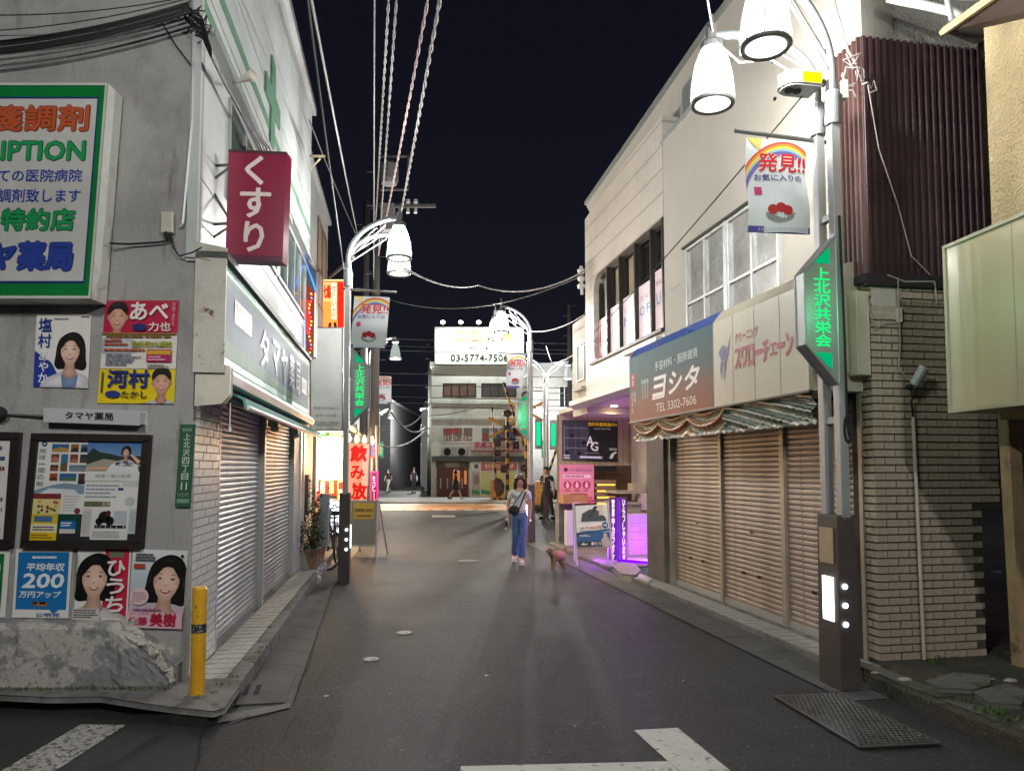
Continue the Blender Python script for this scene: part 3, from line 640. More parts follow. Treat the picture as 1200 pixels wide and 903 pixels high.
# magenta projecting sign
kr = thing('projecting_sign', 'magenta sign with three white kana projecting from the left building', 'shop sign', LS.p(.45, 3.2, .4))
Yk = 5.9; FK = flat(Yk)
q = Q(FK.P(264, 304), FK.P(331, 307), FK.P(336, 178), FK.P(268, 175))
b = MB(); b.prism([q.m(0, 0), q.m(1, 0), q.m(1, 1), q.m(0, 1)], V(0, .14, 0), hx('#8d0f3c')); q.rect(b, 0, 0, 1, .05, '#5c1436', 1); b.build('sign_box', PRINT_G, kr)
b = MB(); q.rect(b, 0, .975, 1, 1, '#3a0a20', 2); b.build('edge', PRINT, kr)
b = MB()
for t, y0, y1, x0, x1 in (('く', 182, 217, 287, 311), ('す', 220, 256, 281, 319), ('り', 260, 296, 285, 311)):
    f = lambda x, y: ((x - 264 - (304 - y) * .04) / 67.5, (306 - y) / 130)
    a0, b0 = f(x0, y1); a1, b1 = f(x1, y0); q.text(b, t, a0, b0, a1, b1, '#e9d6d2', .045, 3); b.build('lettering', PRINT, kr); b = MB()
b = MB()
def bar(p, q_, r=.01): b.tube([p, q_], r, 6)
for y in (190, 259):
    bar(FK.P(241, y + 2) + V(0, .05, 0), FK.P(268, y) + V(0, .05, 0), .012)
bar(FK.P(241, 212) + V(0, .05, 0), FK.P(268, 192) + V(0, .05, 0)); bar(FK.P(241, 212) + V(0, .05, 0), FK.P(268, 258) + V(0, .05, 0)); bar(FK.P(241, 280) + V(0, .05, 0), FK.P(268, 262) + V(0, .05, 0)); bar(FK.P(241, 192) + V(0, .05, 0), FK.P(241, 290) + V(0, .05, 0))
b.build('bracket', mat('bracket steel', (.22, .2, .18), .5, metal=.5), kr)
# loudspeaker on the wall
hs = thing('wall_horn_speaker', 'small grey horn speaker on the white wall above the magenta sign', 'loudspeaker', LS.P(283, 95, .2))
c = LS.P(285, 93, .25); b = MB(); d = V(.85, -.35, .1).normalized()
b.tube([c - d * .1, c - d * .03, c + d * .04, c + d * .1], [.02, .018, .03, .05], 14); b.build('horn', cream, hs, smooth=True)
b = MB(); b.tube([LS.P(279, 100, 0), c - d * .08], .012); b.build('bracket', alu, hs)
# ---------------------------------------------------------------- posters and boards on the front wall
def sheet(name, q, label, draw, cat='poster', th=.004, col='#e6e4df', m=PRINT, back=None):
    b = MB(); plate(b, q, th, col); draw(b, q); return b.build(name, m, None, label, cat)
def lines(b, q, a0, b0, a1, b1, n, col, fill=.5, lay=2, jit=.25):       # running text too small to read: short bars of words
    for i in range(n):
        y = b1 - (b1 - b0) * (i + .5) / n; h = (b1 - b0) / n * fill * .5; x = a0
        while x < a1 - .01:
            w = min(random.uniform(.03, .1) * (a1 - a0) * 2.2, a1 - x); q.rect(b, x, y - h, x + w * .9, y + h, col, lay); x += w
            if random.random() < jit and x > a0 + (a1 - a0) * .6: break

def p1(b, q):
    q.poly(b, [(.0, 0), (.5, 0), (.42, .2), (.3, .35), (.0, .5)], '#1c3a96', 1)
    q.ell(b, .0, .12, .42, .32, '#1c3a96', 1.2, 24, -PI / 2, PI / 2)
    portrait(b, q, .66, .5, .42, '#1a1214', '#e8c4b2', '#e9eaee', True, 3, 0, True, .8, '#7d95bd')
    q.vtext(b, '塩村', .05, .53, .3, .97, '#1d3787', .04, 3); q.vtext(b, 'あやか', .09, .05, .27, .51, '#e9eaf0', .03, 5)
    lines(b, q, .33, .93, .6, .955, 1, '#394a80', .6, 3); q.rect(b, .82, .965, .97, .98, '#333333', 2)
sheet('election_poster', qp(LF, .012, (43, 369), (107, 369), (103, 455), (39, 453)), 'white and blue poster of a smiling dark-haired woman beside the big green sign', p1)
def p2(b, q):
    q.rect(b, 0, .68, 1, 1, '#b5103f', 1); q.rect(b, 0, .33, 1, .68, '#ddd9cf', 1); q.rect(b, 0, 0, 1, .335, '#e3c911', 1)
    portrait(b, q, .19, .83, .26, '#15110f', '#d8a88e', '#cfd3da', False, 2)
    q.text(b, 'あべ', .36, .8, .88, .98, '#f2e8e6', .05, 14); q.text(b, '力也', .62, .695, .92, .785, '#f2e8e6', .03, 14)
    q.ell(b, .5, .735, .1, .035, '#1c2466', 14); q.vtext(b, '自由で豊かな', .93, .75, .97, .98, '#e8b8c4', 0, 14)
    q.rect(b, 0, .665, 1, .68, '#8c7030', 14)
    lines(b, q, .06, .635, .94, .66, 1, '#86662a', .8, 14, 0); q.text(b, '住民税5%減税', .41, .54, .95, .6, '#c7c414', .06, 15); q.text(b, '住民税5%減税', .41, .54, .95, .6, '#5d6a10', .01, 16)
    lines(b, q, .05, .55, .36, .62, 2, '#a64a30', .6, 14); lines(b, q, .05, .5, .6, .53, 1, '#b3581e', .7, 14)
    lines(b, q, .08, .36, .55, .48, 5, '#5a6a82', .45, 14); q.rect(b, .62, .4, .95, .52, '#a81f5c', 14); q.rect(b, .63, .47, .94, .51, '#d2a126', 15); lines(b, q, .64, .41, .88, .46, 2, '#e9c4d2', .4, 15); lines(b, q, .64, .34, .92, .38, 2, '#6b6a66', .5, 14)
    portrait(b, q, .83, .2, .24, '#17120f', '#d8a88e', '#d7dde6', False, 2)
    q.text(b, '河村', .12, .145, .68, .325, '#1b2a78', .06, 14); q.text(b, 'たかし', .32, .05, .66, .12, '#1a1a1c', .04, 14); q.ell(b, .21, .085, .1, .035, '#27357d', 14)
    q.rect(b, .05, .1, .07, .3, '#3d3a20', 14)
sheet('election_poster', qp(LF, .014, (124, 352), (210, 352), (204, 473), (114, 472)), 'tall poster with two smiling men, crimson above and yellow below', p2)
def p3(b, q):
    q.rect(b, .05, .12, .95, .955, '#1874b8', 1); lines(b, q, .3, .86, .75, .9, 1, '#dfe9f2', .8, 3)
    q.text(b, '平均年収', .2, .68, .88, .8, '#e9eef4', .05, 3, .12); q.text(b, '200', .14, .43, .88, .65, '#eef2f6', .07, 3, .12); q.text(b, '万円アップ', .1, .29, .84, .39, '#e9eef4', .05, 3, .12)
    q.rect(b, .38, .17, .62, .23, '#9c6a3a', 3); q.rect(b, .33, .2, .43, .24, '#5c4a48', 3); q.rect(b, .48, .2, .58, .24, '#5c4a48', 3)
    q.poly(b, [(.65, .13), (.85, .13), (.72, .06)], '#1874b8', 1.5); q.text(b, '公明党', .42, .015, .85, .075, '#1b5aa0', .03, 3)
sheet('blue_poster', qp(LF, .012, (19, 643), (85, 643), (80, 724), (14, 723)), 'blue and white poster with a large white 200 low on the grey wall', p3)
def p4(b, q):
    q.rect(b, .52, 0, .97, 1, '#c42344', 1); q.rect(b, .6, .88, .87, .97, '#6b7a5a', 2)
    for x in (.6, .3): q.ell(b, .5, .1, .13, .1, '#e9b6c0', 1.5)
    portrait(b, q, .36, .58, .58, '#120e10', '#e8c4b2', '#d8d4d4', True, 2, 0, True, .75)
    q.rect(b, 0, 0, .5, .16, '#c9c6c2', 13); lines(b, q, .02, .02, .48, .15, 4, '#4a4a4e', .5, 14)
    q.vtext(b, 'ひうち', .6, .1, .94, .86, '#f2e6e6', .05, 14); q.rect(b, .025, .4, .04, .95, '#8a8888', 14); q.rect(b, .55, 0, .9, .03, '#e6dcdc', 14)
sheet('election_poster', qp(LF, .013, (91, 643), (154, 643), (149, 726), (86, 725)), 'poster with a long-haired woman beside a red band of white kana', p4)
def p5(b, q):
    grad(b, q, [(0, '#d79ab2'), (.5, '#b7c9d4'), (1, '#dfe3e4')], vert=True, lay=1, n=16)
    portrait(b, q, .66, .6, .55, '#14100f', '#e8c4b2', '#e2b4b4', True, 2, -.06, True, .72)
    q.rect(b, 0, 0, 1, .2, '#ddb9c8', 13); q.text(b, '佐藤', .03, .03, .38, .14, '#b0143c', .05, 15); q.text(b, '美樹', .42, .02, .9, .2, '#b0143c', .06, 15); q.text(b, 'さとうみき', .05, .165, .4, .2, '#b0143c', .01, 15)
    q.ell(b, .2, .4, .17, .11, '#e9c6cc', 13); lines(b, q, .08, .33, .32, .46, 5, '#9a7a92', .4, 14); q.rect(b, .06, .76, .26, .82, '#b05030', 13)
    lines(b, q, .08, .85, .45, .96, 3, '#3a3a40', .5, 13); q.ell(b, .93, .93, .03, None, '#27272a', 13); lines(b, q, .1, .225, .9, .25, 1, '#a070a8', .8, 14)
sheet('election_poster', qp(LF, .014, (156, 643), (220, 645), (214, 736), (149, 734)), 'pink-bottomed poster of a fringed woman, rightmost on the grey wall', p5)
def p6(b, q):
    q.rect(b, .04, .1, .9, .93, '#12703c', 1); lines(b, q, .3, .2, .85, .8, 4, '#e6eee6', .7, 3, 0)
sheet('green_poster', qp(LF, .012, (-50, 642), (12, 643), (6, 723), (-55, 723)), 'green and white poster cut off at the left edge, low on the wall', p6)
def nbd(label, tl, tr, br, bl, draw, fw=.045):
    q = qp(LF, .03, tl, tr, br, bl); t = thing('notice_board', label, 'notice board', q.m(.5, 0))
    fm = mat('dark board frame', (.022, .016, .014), .4, var=.2); b = MB()
    a = fw / q.w; c = fw / q.h
    for (a0, b0, a1, b1) in ((0, 0, 1, c), (0, 1 - c, 1, 1), (0, c, a, 1 - c), (1 - a, c, 1, 1 - c)):
        b.prism([q.m(a0, b0), q.m(a1, b0), q.m(a1, b1), q.m(a0, b1)], q.n * .03)
    b.prism([q.m(0, 0), q.m(1, 0), q.m(1, 1), q.m(0, 1)], -q.n * .02); b.build('frame', fm, t, bevel=.004)
    q2 = Q(q.m(a, c, 2), q.m(1 - a, c, 2), q.m(1 - a, 1 - c, 2), q.m(a, 1 - c, 2)); b = MB(); q2.rect(b, 0, 0, 1, 1, '#2a2a28', 0); b.build('backing', PRINT, t)
    draw(q2, t); return t
def bd1(q, t):
    def part(name, a0, b0, a1, b1, lay, draw, base='#dcdcd8'):
        r = Q(q.m(a0, b0, lay), q.m(a1, b0, lay), q.m(a1, b1, lay), q.m(a0, b1, lay), .0008); b = MB(); plate(b, r, .001, base); draw(b, r); return b.build(name, PRINT, t)
    def left(b, r):
        r.vtext(b, '地球一周の船', .03, .12, .17, .86, '#22344e', .01, 3, .25); r.ell(b, .12, .93, .06, None, '#39507a', 2); r.rect(b, .09, .92, .15, .94, '#dddddd', 3)
        cs = [('#2f5f8c', '#b08a4a'), ('#8a5a30', '#3f2c20'), ('#51708c', '#2a3040'), ('#6d4238', '#b07a5c'), ('#3a6f92', '#6b5236'), ('#7a3c34', '#a8705c'), ('#273a34', '#55412c'), ('#4a3028', '#86503a'), ('#5d7d92', '#7d8a8c'), ('#9a4c34', '#613428'), ('#2c5f96', '#4f6f5a'), ('#4a3438', '#33242a')]
        bx = [(.28, .78, .62, .93), (.66, .78, .82, .93), (.86, .78, 1, .93), (.28, .58, .44, .74), (.48, .42, .62, .74), (.66, .58, .82, .74), (.86, .58, 1, .74), (.28, .42, .44, .54), (.66, .42, 1, .54), (.28, .24, .44, .38), (.48, .24, .82, .38), (.86, .18, 1, .38)]
        for (c0, c1), (a0, b0, a1, b1) in zip(cs, bx):
            r.rect(b, a0, b0, a1, b1, c0, 2); h = b0 + (b1 - b0) * random.uniform(.3, .55); r.poly(b, [(a0, b0), (a1, b0), (a1, h), ((a0 + a1) / 2, h + .03), (a0, h - .02)], c1, 3)
        r.poly(b, [(.0, 0), (1, 0), (1, .16), (.6, .2), (.35, .16), (0, .06)], '#7c93a8', 2); r.poly(b, [(.1, 0), (.9, 0), (.8, .08), (.3, .1)], '#d3d8dc', 3)
    part('flyer', .0, .47, .47, 1, .9, left)
    def right(b, r):
        grad(b, r, [(0, '#6f93bb'), (1, '#3c6aa8')], vert=True, lay=1, n=6, b0=.6)
        r.poly(b, [(.0, .66), (.1, .82), (.22, .72), (.4, .68), (.6, .62), (1, .64), (1, .3), (0, .3)], '#2c3a34', 2); r.poly(b, [(0, .4), (.3, .55), (.6, .5), (1, .42), (1, .22), (0, .22)], '#a49c8c', 3); r.rect(b, .75, .25, 1, .36, '#453a2c', 4)
        portrait(b, r, .7, .72, .26, '#1b1412', '#d8a68c', '#dfe0e4', True, 5, 0, True, .3); r.poly(b, [(.35, .22), (.45, .42), (.6, .5), (.8, .5), (.92, .4), (.95, .22)], '#dcdde2', 6); r.poly(b, [(.78, .7), (.98, .5), (.92, .44), (.8, .62)], '#dcb09a', 7)
        r.poly(b, [(.0, .32), (.4, .36), (.4, .3), (.0, .26)], '#d9a890', 7)
        r.rect(b, 0, 0, 1, .24, '#d9d9d6', 8); r.text(b, '地球一周の船旅', .18, .08, .82, .17, '#5d6f78', 0, 9)
    part('flyer', .47, .6, 1, 1, 1.3, right)
    def mid(b, r):
        lines(b, r, .03, .35, .7, .9, 4, '#8a93a4', .4); r.rect(b, .02, .06, .5, .25, '#58624a', 2); r.rect(b, .62, .66, .72, .76, '#3a3f92', 3)
        for k in range(6): r.rect(b, .03 + k * .08, .08, .09 + k * .08, .24, random.choice(['#7a6a4c', '#a39a82', '#5c7048']), 3)
        r.ell(b, .85, .25, .09, None, '#b9bdc0', 2); r.rect(b, .7, .8, .98, .95, '#c3c6c8', 2)
    part('flyer', .47, .33, .985, .6, .9, mid)
    def rdy(b, r):
        r.rect(b, 0, .7, .55, 1, '#7c2f34', 1); r.rect(b, 0, .0, .55, .7, '#d7c98a', 1)
        for k in range(14): r.ell(b, random.uniform(.05, .5), random.uniform(.05, .6), .03, None, random.choice(['#a84030', '#5f7a3c', '#d0a030', '#4a3a30']), 2, 8)
        lines(b, r, .6, .1, .95, .9, 6, '#a4a4a8', .3); r.ell(b, .9, .15, .06, None, '#7d3040', 3)
    part('flyer', 0, .27, .47, .48, 1, rdy)
    def yl(b, r):
        r.rect(b, 0, .0, 1, .3, '#d8b81c', 1); r.rect(b, .0, .3, 1, .62, '#ded8b0', 1); r.rect(b, 0, .62, 1, 1, '#cdb62a', 1); r.rect(b, .1, .7, .8, .92, '#4a6c96', 2); lines(b, r, .08, .35, .9, .55, 2, '#3a3a5c', .5); lines(b, r, .05, .05, .95, .25, 2, '#8a5c20', .5)
    part('flyer', 0, .01, .245, .27, 1.4, yl)
    def tl_(b, r): r.rect(b, .1, .0, .8, .65, '#2268a8', 1); lines(b, r, .15, .35, .75, .6, 2, '#dfe6ee', .5); r.rect(b, .1, .0, .8, .22, '#c9c6bc', 2)
    part('flyer', .25, .08, .46, .27, 1, tl_, '#0f4038')
    def bk(b, r):
        r.ell(b, .35, .72, .16, None, '#141214', 2); r.ell(b, .22, .58, .1, None, '#141214', 2); r.ell(b, .5, .6, .12, None, '#141214', 2); r.ell(b, .45, .85, .07, None, '#5c1a20', 3)
        r.rect(b, .6, .5, .95, .92, '#b3bac4', 2); lines(b, r, .1, .35, .95, .48, 1, '#2a2a30', .8); lines(b, r, .06, .05, .8, .28, 4, '#6d6d72', .4)
    part('flyer', .56, .02, .91, .33, 2, bk); part('flyer', .47, .05, .56, .33, 1, lambda b, r: lines(b, r, .1, .1, .9, .9, 9, '#9a9a98', .3), '#c8c6c0'); part('flyer', .91, .08, 1, .33, 1, lambda b, r: lines(b, r, .1, .1, .9, .9, 9, '#8a9a98', .3), '#bfc8c4')
nbd('dark framed notice board full of travel flyers on the grey wall', (40, 508), (177, 510), (167, 642), (27, 641), bd1)
def bd2(q, t):
    b = MB(); q.rect(b, 0, .02, .98, .98, '#d7d4cf', 1)
    for k in range(9): lines(b, q, .55, .08 + k * .1, .94, .13 + k * .1, 1, random.choice(['#7a3038', '#3f5670', '#4a4a4c']), .8)
    b.build('flyer', PRINT, t)
nbd('dark framed notice board cut off at the left edge of the picture', (-110, 505), (24, 507), (14, 641), (-115, 641), bd2)
b = MB(); q = qp(LF, .1, (52, 479), (163, 482), (163, 497), (52, 493)); plate(b, q, .1, '#b9bcc0'); nl = b.build('name_lamp', PRINT, None, 'slim pale box sign with black pharmacy name above the notice board', 'box sign', bevel=.008)
b = MB(); q.text(b, 'タマヤ薬局', .22, .2, .73, .85, '#0d0d10', .04, 2); b.build('lettering', PRINT, nl)
b = MB(); b.tube([LF.P(52, 486, .05), LF.P(10, 484, .03), LF.P(6, 484, .03)], .012, 6); b.build('conduit', alu, nl)
b = MB(); b.blob(LF.P(0, 484, .06), .05, .04, .05); b.build('wall_lamp', black, None, 'small black round fitting at the left edge above the boards', 'lamp')
gp = mat('green plate', (.05, .13, .08), .4, var=.1)
b = MB(); q = qp(LF, .025, (211, 497), (229, 497), (223, 594), (205, 594)); plate(b, q, .01, '#2c5a40'); ap = b.build('address_plate', PRINT, None, 'narrow green address plate with white characters at the wall corner', 'address plate')
b = MB(); q.text(b, '世田谷区', .18, .915, .82, .955, '#b9c9bd', 0, 2); q.vtext(b, '上北沢四丁目', .3, .32, .75, .9, '#dfe8e0', .01, 2, .16); q.text(b, '11', .32, .21, .7, .3, '#dfe8e0', .02, 2); q.text(b, 'リコンビ', .15, .13, .85, .175, '#b9c9bd', 0, 2); q.rect(b, .1, .05, .9, .1, '#6f9a80', 1); b.build('lettering', PRINT, ap)
# street-corner cables
b = MB()
def sag(p, q_, s, n=12): return [p.lerp(q_, i / n) - V(0, 0, s * 4 * (i / n) * (1 - i / n)) for i in range(n + 1)]
corner = LF.P(232, 22, .15)
for k, (y0, y1, r) in enumerate(((40, 4, .012), (44, 7, .009), (48, 11, .01), (52, 14, .014), (2, -4, .004), (24, -2, .004))):
    b.tube(sag(LF.P(-60, y0 + 14, .15 + .03 * k), LF.P(222, y1, .15 + .02 * k), .06), r, 6)
b.build('cable_bundle', mat('black cable', (.012, .012, .013), .5), None, 'bundle of thick black cables strung across the top of the grey wall', 'cable')
b = MB()
for k in range(5):
    a = LF.P(222 + random.uniform(-8, 6), 8 + 4 * k, .15); e = LS.P(300 + k * 4, 166 + k * 2, .16 + .02 * k)
    b.tube([a, LF.P(236, 20 + k * 5, .16), LS.P(247, 58 + k * 2, .12), LS.P(262 + k, 92 + k * 3, .1), LS.P(280 + k, 128 + k * 2, .12), e, LS.P(322 + k, 215, .2), LS.P(342, 255 + k * 2, .22)], .009 + .003 * (k % 2), 6)
for k in range(5):
    c = LF.P(218 + k * 5, 12 + k * 6, .17); b.tube([c + V(random.uniform(-.08, .08), 0, random.uniform(-.08, .08)) for _ in range(7)], .006, 5)
b.tube([LF.P(175, 26, .03), LF.P(190, 27, .03), LF.P(205, 52, .03), LF.P(224, 77, .03)], .006, 5)
b.build('cable_bundle', MATS['black cable'], None, 'tangled black cables bending round the building corner down to the magenta sign', 'cable')
# yellow bollard
yb = thing('bollard', 'yellow steel post with a black sticker on the left pavement corner', 'bollard', G(231, 815, .12))
c = G(231, 815, .12); b = MB(); h = 1.65 - .12
ztop = A(236, 687, c.y).z - .12
b.lathe(c, [(.048, 0), (.048, ztop - .015), (.04, ztop), (0, ztop + .004)], 24); b.build('post', mat('chipped yellow paint', (.72, .38, .02), .4, var=.1, scale=6, stain=[(9, .6, .64, (.2, .15, .05)), (3, .58, .75, (.4, .22, .02))], coat=.3), yb, smooth=False)
zs = A(233, 735, c.y).z - .12; b = MB(); b.lathe(c + V(0, 0, 0), [(.049, zs - .03), (.0495, zs + .03)], 24); b.build('sticker', mat('black sticker', (.03, .03, .03), .5, var=.4, scale=40, stain=(60, .55, .6, (.4, .4, .35))), yb)
b = MB(); b.lathe(c, [(.085, 0), (.07, .012), (.05, .014)], 16); b.build('base', conc, yb)
# ================================================================ RIGHT: the shuttered shops
def qr(F, u0, u1, z0, z1, d, step=.0015): return Q(F.p(u0, z0, d), F.p(u1, z0, d), F.p(u1, z1, d), F.p(u0, z1, d), step)
creamw = mat('cream rendered wall', (.42, .392, .35), .8, var=.05, scale=1, fine=30, bump=.15, stain=[(1.1, .5, .75, (.4, .37, .31), (1, 1, .5)), (2.6, .7, .73, (.36, .28, .14)), (2.3, .6, .76, (.37, .33, .28), (1, 1, .3))])
stucco = mat('rough grey stucco', (.4, .39, .35), .9, var=.1, scale=3, fine=50, bump=1, bdist=.008)
rb = thing('corner_shop_building', 'cream two-storey shop building on the right with three brown shutters and brick side', 'building', RS.o)
b = MB(); b.fb(RS, 0, 4.4, 3.15, 6.33, -.3, 0); b.fb(RS, 0, 4.4, 2.9, 3.15, -.3, -.02)
b.build('street_wall', creamw, rb)
b = MB(); rp = [RS.P(*p_, -.25) for p_ in ((687, 241), (747, 156), (827, 41), (875, -20))]
b.prism([RS.p(8.39, 6.4, -.25)] + rp + [RS.p(.2, rp[-1].z, -.25), RS.p(.2, 6.3, -.25)], -RS.n * 3); b.build('parapet', creamw, rb)
b = MB(); rp2 = [p_ + V(0, 0, .01) for p_ in rp]
for p0_, p1_q in zip(rp2, rp2[1:]): b.prism([p0_ + RS.n * .04, p1_q + RS.n * .04, p1_q - RS.n * .3, p0_ - RS.n * .3], V(0, 0, .07))
b.build('roof_edge', mat('grey green roof edge', (.2, .22, .2), .6), rb)
b = MB(); b.prism([RS.P(*p_, -.245) for p_ in ((800, 142), (800, 104), (821, 76), (821, 118))], RS.n * .01); b.build('grey_panel', mat('grey roof panel', (.2, .22, .22), .4), rb)
b = MB(); b.fb(RS, 0, 4.42, 6.33, 6.39, -.3, .03); b.build('coping', alu, rb)
b = MB(); b.fb(RS, .1, 4.42, 0, 2.9, -.5, -.14); b.build('shutter_recess', black, rb)
b = MB(); b.fb(RF, .003, 1.17, 3.3, 7.2, -.3, -.03); b.fb(RF, 1.17, 1.8, 1.4, 7.2, -2, -.12); b.fb(RS, -.003 + .003, .004, 5.3, 7.2, -.3, .001); b.build('side_wall', stucco, rb)
b = MB(); b.fb(RF, .01, 1.0, 0, 3.3, -.3, -.014); b.fb(RF, 1.0, 1.2, 1.32, 3.3, -.3, -.014); b.fb(RS, .01, .16, 0, 3.3, -.3, -.014); mort = b.build('brick_backing', mat('dark mortar', (.06, .052, .045), .95, var=.3), rb)
brk = mat('taupe split brick', (.4, .335, .26), .75, var=.3, scale=2.5, fine=55, bump=.5, bdist=.004, stain=[(.9, .48, .62, (.1, .06, .05)), (3, .56, .72, (.24, .19, .14))])
b = MB(); b.box(V(0, 0, 0), V(.19, 0, 0), V(0, .02, 0), V(0, 0, .051)); bme = b.mesh('brick'); bme.materials.append(brk)
ra = math.atan2(RF.u.y, RF.u.x); rs_a = math.atan2(-RS.u.y, -RS.u.x); cnt = 0; rest = MB()
for j in range(50):
    z = .1 + j * .0635
    if z > 3.2: break
    row = [('F', -.002 + (.1 if j % 2 else .2) * 0 + u, w) for u, w in []]
    u = 0.0
    first = .1 if j % 2 else .2
    w = first - .005
    while u < 1.175:
        w = min(w, 1.185 - u)
        if w > .03 and not (u + w > 1.0 and z < 1.31 and u > .9) :
            if u + w > 1.0 and z < 1.31: w = 1.0 - u
            pr = random.uniform(-.004, .003)
            if cnt < 286:
                t = inst('brick', bme, rb if False else mort, RF.p(u, z, pr), (0, 0, ra)); t.scale.x = w / .196; cnt += 1
            else: rest.fb(RF, u, u + w, z, z + .048, -.02, pr)
        u += w + .007; w = .196
    # street-side return of the corner
    for (a0, a1) in (((.021, .155),) if j % 2 else ((.021, .085), (.092, .155))):
        rest.fb(RS, a0, a1, z, z + .048, -.02, random.uniform(-.004, .003))
rest.build('bricks', brk, mort, kind='stuff')
# brown ribbed cladding
ribm = mat('dark red ribbed cladding', (.045, .022, .024), .5, var=.35, scale=2, fine=40, bump=.3, stain=[(2.2, .48, .62, (.02, .012, .014), (1, 1, .35)), (5, .64, .7, (.25, .18, .14), (2, 2, .2))])
ribs = mat('red brown ribbed cladding', (.07, .031, .027), .55, var=.25, scale=3, fine=40, bump=.3, stain=[(4, .5, .7, (.09, .045, .04), (1, 1, .3))])
cl = MB(); cl.fb(RF, -.03, 1.16, 3.27, 5.31, -.025, .01); cl = cl.build('cladding', ribm, rb)
b = MB(); b.prism([V(0, 0, 0), V(.01, -.03, 0), V(.035, -.03, 0), V(.045, 0, 0)], V(0, 0, 2.04)); rme = b.mesh('rib'); rme.materials.append(ribm)
for i in range(18): inst('rib', rme, cl, RF.p(-.03 + i * .066, 3.27, .01), (0, 0, ra))
c2 = MB(); c2.fb(RS, -.03, .4, 3.27, 5.31, -.02, .03); c2 = c2.build('cladding', ribs, rb)
b = MB(); b.prism([V(0, 0, 0), V(.01, -.025, 0), V(.03, -.025, 0), V(.04, 0, 0)], V(0, 0, 2.04)); rme2 = b.mesh('rib'); rme2.materials.append(ribs)
for i in range(7): inst('rib', rme2, c2, RS.p(.395 - i * .062, 3.27, .03), (0, 0, rs_a))
b = MB(); b.fb(RF, -.05, 1.2, 3.17, 3.27, -.03, .05); b.fb(RS, -.03, .4, 3.2, 3.27, 0, .06); b.build('flashing', mat('tar black flashing', (.015, .013, .015), .7, var=.4), rb)
# shutters
brs = mat('brown shutter steel', (.38, .32, .275), .45, metal=.2, var=.14, scale=2, fine=50, bump=.08, stain=[(1.6, .52, .78, (.17, .12, .09), (1, 1, 3)), (6, .66, .72, (.12, .09, .07))])
for u0, u1, lb in ((.2, 1.49, 'nearest of the three brown shutters, behind the lamp post'), (1.57, 2.88, 'middle one of the three brown shutters'), (2.95, 4.33, 'farthest of the three brown shutters')):
    s_ = shutter(RS, u0, u1, .06, 2.32, -.1, rb, brs, h=.055, flip=True, label=lb, bar=alu)
    b = MB()
    for k in (.35, .62): b.fb(RS, u0 + (u1 - u0) * k, u0 + (u1 - u0) * k + .07, .46, .49, -.085, -.077)
    b.build('slot', black, s_)
    b = MB(); b.lathe(RS.p((u0 + u1) / 2, .95, -.084), [(.02, -.006), (.02, .006), (0, .008)], 10, axis='x'); b.build('lock', alu, s_)
gu = mat('shutter guide beige', (.42, .36, .28), .5, metal=.3)
for u0, u1, d in ((.155, .2, .01), (1.49, 1.57, -.06), (2.88, 2.95, -.06), (4.33, 4.42, -.02)):
    b = MB(); b.fb(RS, u0, u1, .05, 2.32, -.13, d); b.build('shutter_guide', gu, rb)
# upstairs window of the cream front
curt = mat('grey drawn blind behind glass', (.3, .3, .285), .25, var=.2, scale=2, bump=0, coat=.5, fine=12)
w = window(RS, 1.33, 2.43, 3.44, 4.54, rb, 2, gm=curt, fr=.035, depth=.08); w2 = window(RS, 2.5, 3.6, 3.44, 4.54, rb, 2, gm=curt, depth=.08)
b = MB(); b.fb(RS, 1.36, 3.57, 3.78, 3.81, .004, .03); b.fb(RS, 2.43, 2.5, 3.44, 4.54, 0, .05); b.build('transom', alu, w)
b = MB(); b.fb(RS, 1.3, 3.64, 4.54, 4.57, 0, .07); b.fb(RS, 1.3, 3.64, 3.40, 3.44, 0, .07); b.build('window_surround', alud, w)
b = MB()
for k in range(2):
    c = RS.P(907 + k * 2, 72 + k * 44, 0); b.lathe(c, [(.02, -.02), (.018, .003), (0, .004)], 8, axis='x')
b.build('vent_hole', black, rb)
# -- the farther, tiled half
tile2 = mat('pale narrow tile', (.55, .5, .45), .45, var=.08, scale=2, fine=40, bump=.1, stain=(1, .5, .75, (.42, .38, .33)))
def add_grid(m, F, pu, pz, lw=.06, dark=.55):
    N = m.node_tree.nodes; L = m.node_tree.links; B = N['Principled BSDF']
    lk = B.inputs['Base Color'].links[0]; c = lk.from_socket
    g = N.new('ShaderNodeNewGeometry')
    def saw(vec, per):
        d = N.new('ShaderNodeVectorMath'); d.operation = 'DOT_PRODUCT'; L.new(g.outputs['Position'], d.inputs[0]); d.inputs[1].default_value = vec
        q1 = N.new('ShaderNodeMath'); q1.operation = 'DIVIDE'; L.new(d.outputs['Value'], q1.inputs[0]); q1.inputs[1].default_value = per
        fr = N.new('ShaderNodeMath'); fr.operation = 'FRACT'; L.new(q1.outputs[0], fr.inputs[0])
        gt = N.new('ShaderNodeMath'); gt.operation = 'GREATER_THAN'; L.new(fr.outputs[0], gt.inputs[0]); gt.inputs[1].default_value = lw; return gt.outputs[0]
    a = saw(tuple(F.u), pu); b_ = saw((0, 0, 1), pz)
    mn = N.new('ShaderNodeMath'); mn.operation = 'MINIMUM'; L.new(a, mn.inputs[0]); L.new(b_, mn.inputs[1])
    mr = N.new('ShaderNodeMapRange'); mr.inputs['To Min'].default_value = dark; L.new(mn.outputs[0], mr.inputs['Value'])
    sc = N.new('ShaderNodeVectorMath'); sc.operation = 'SCALE'; L.new(c, sc.inputs[0]); L.new(mr.outputs[0], sc.inputs['Scale']); L.new(sc.outputs[0], B.inputs['Base Color'])
add_grid(tile2, RS, .11, .35, .12, .7)
tile3 = mat('pale square tile', (.56, .51, .46), .4, var=.08, scale=2, fine=40, bump=.1)
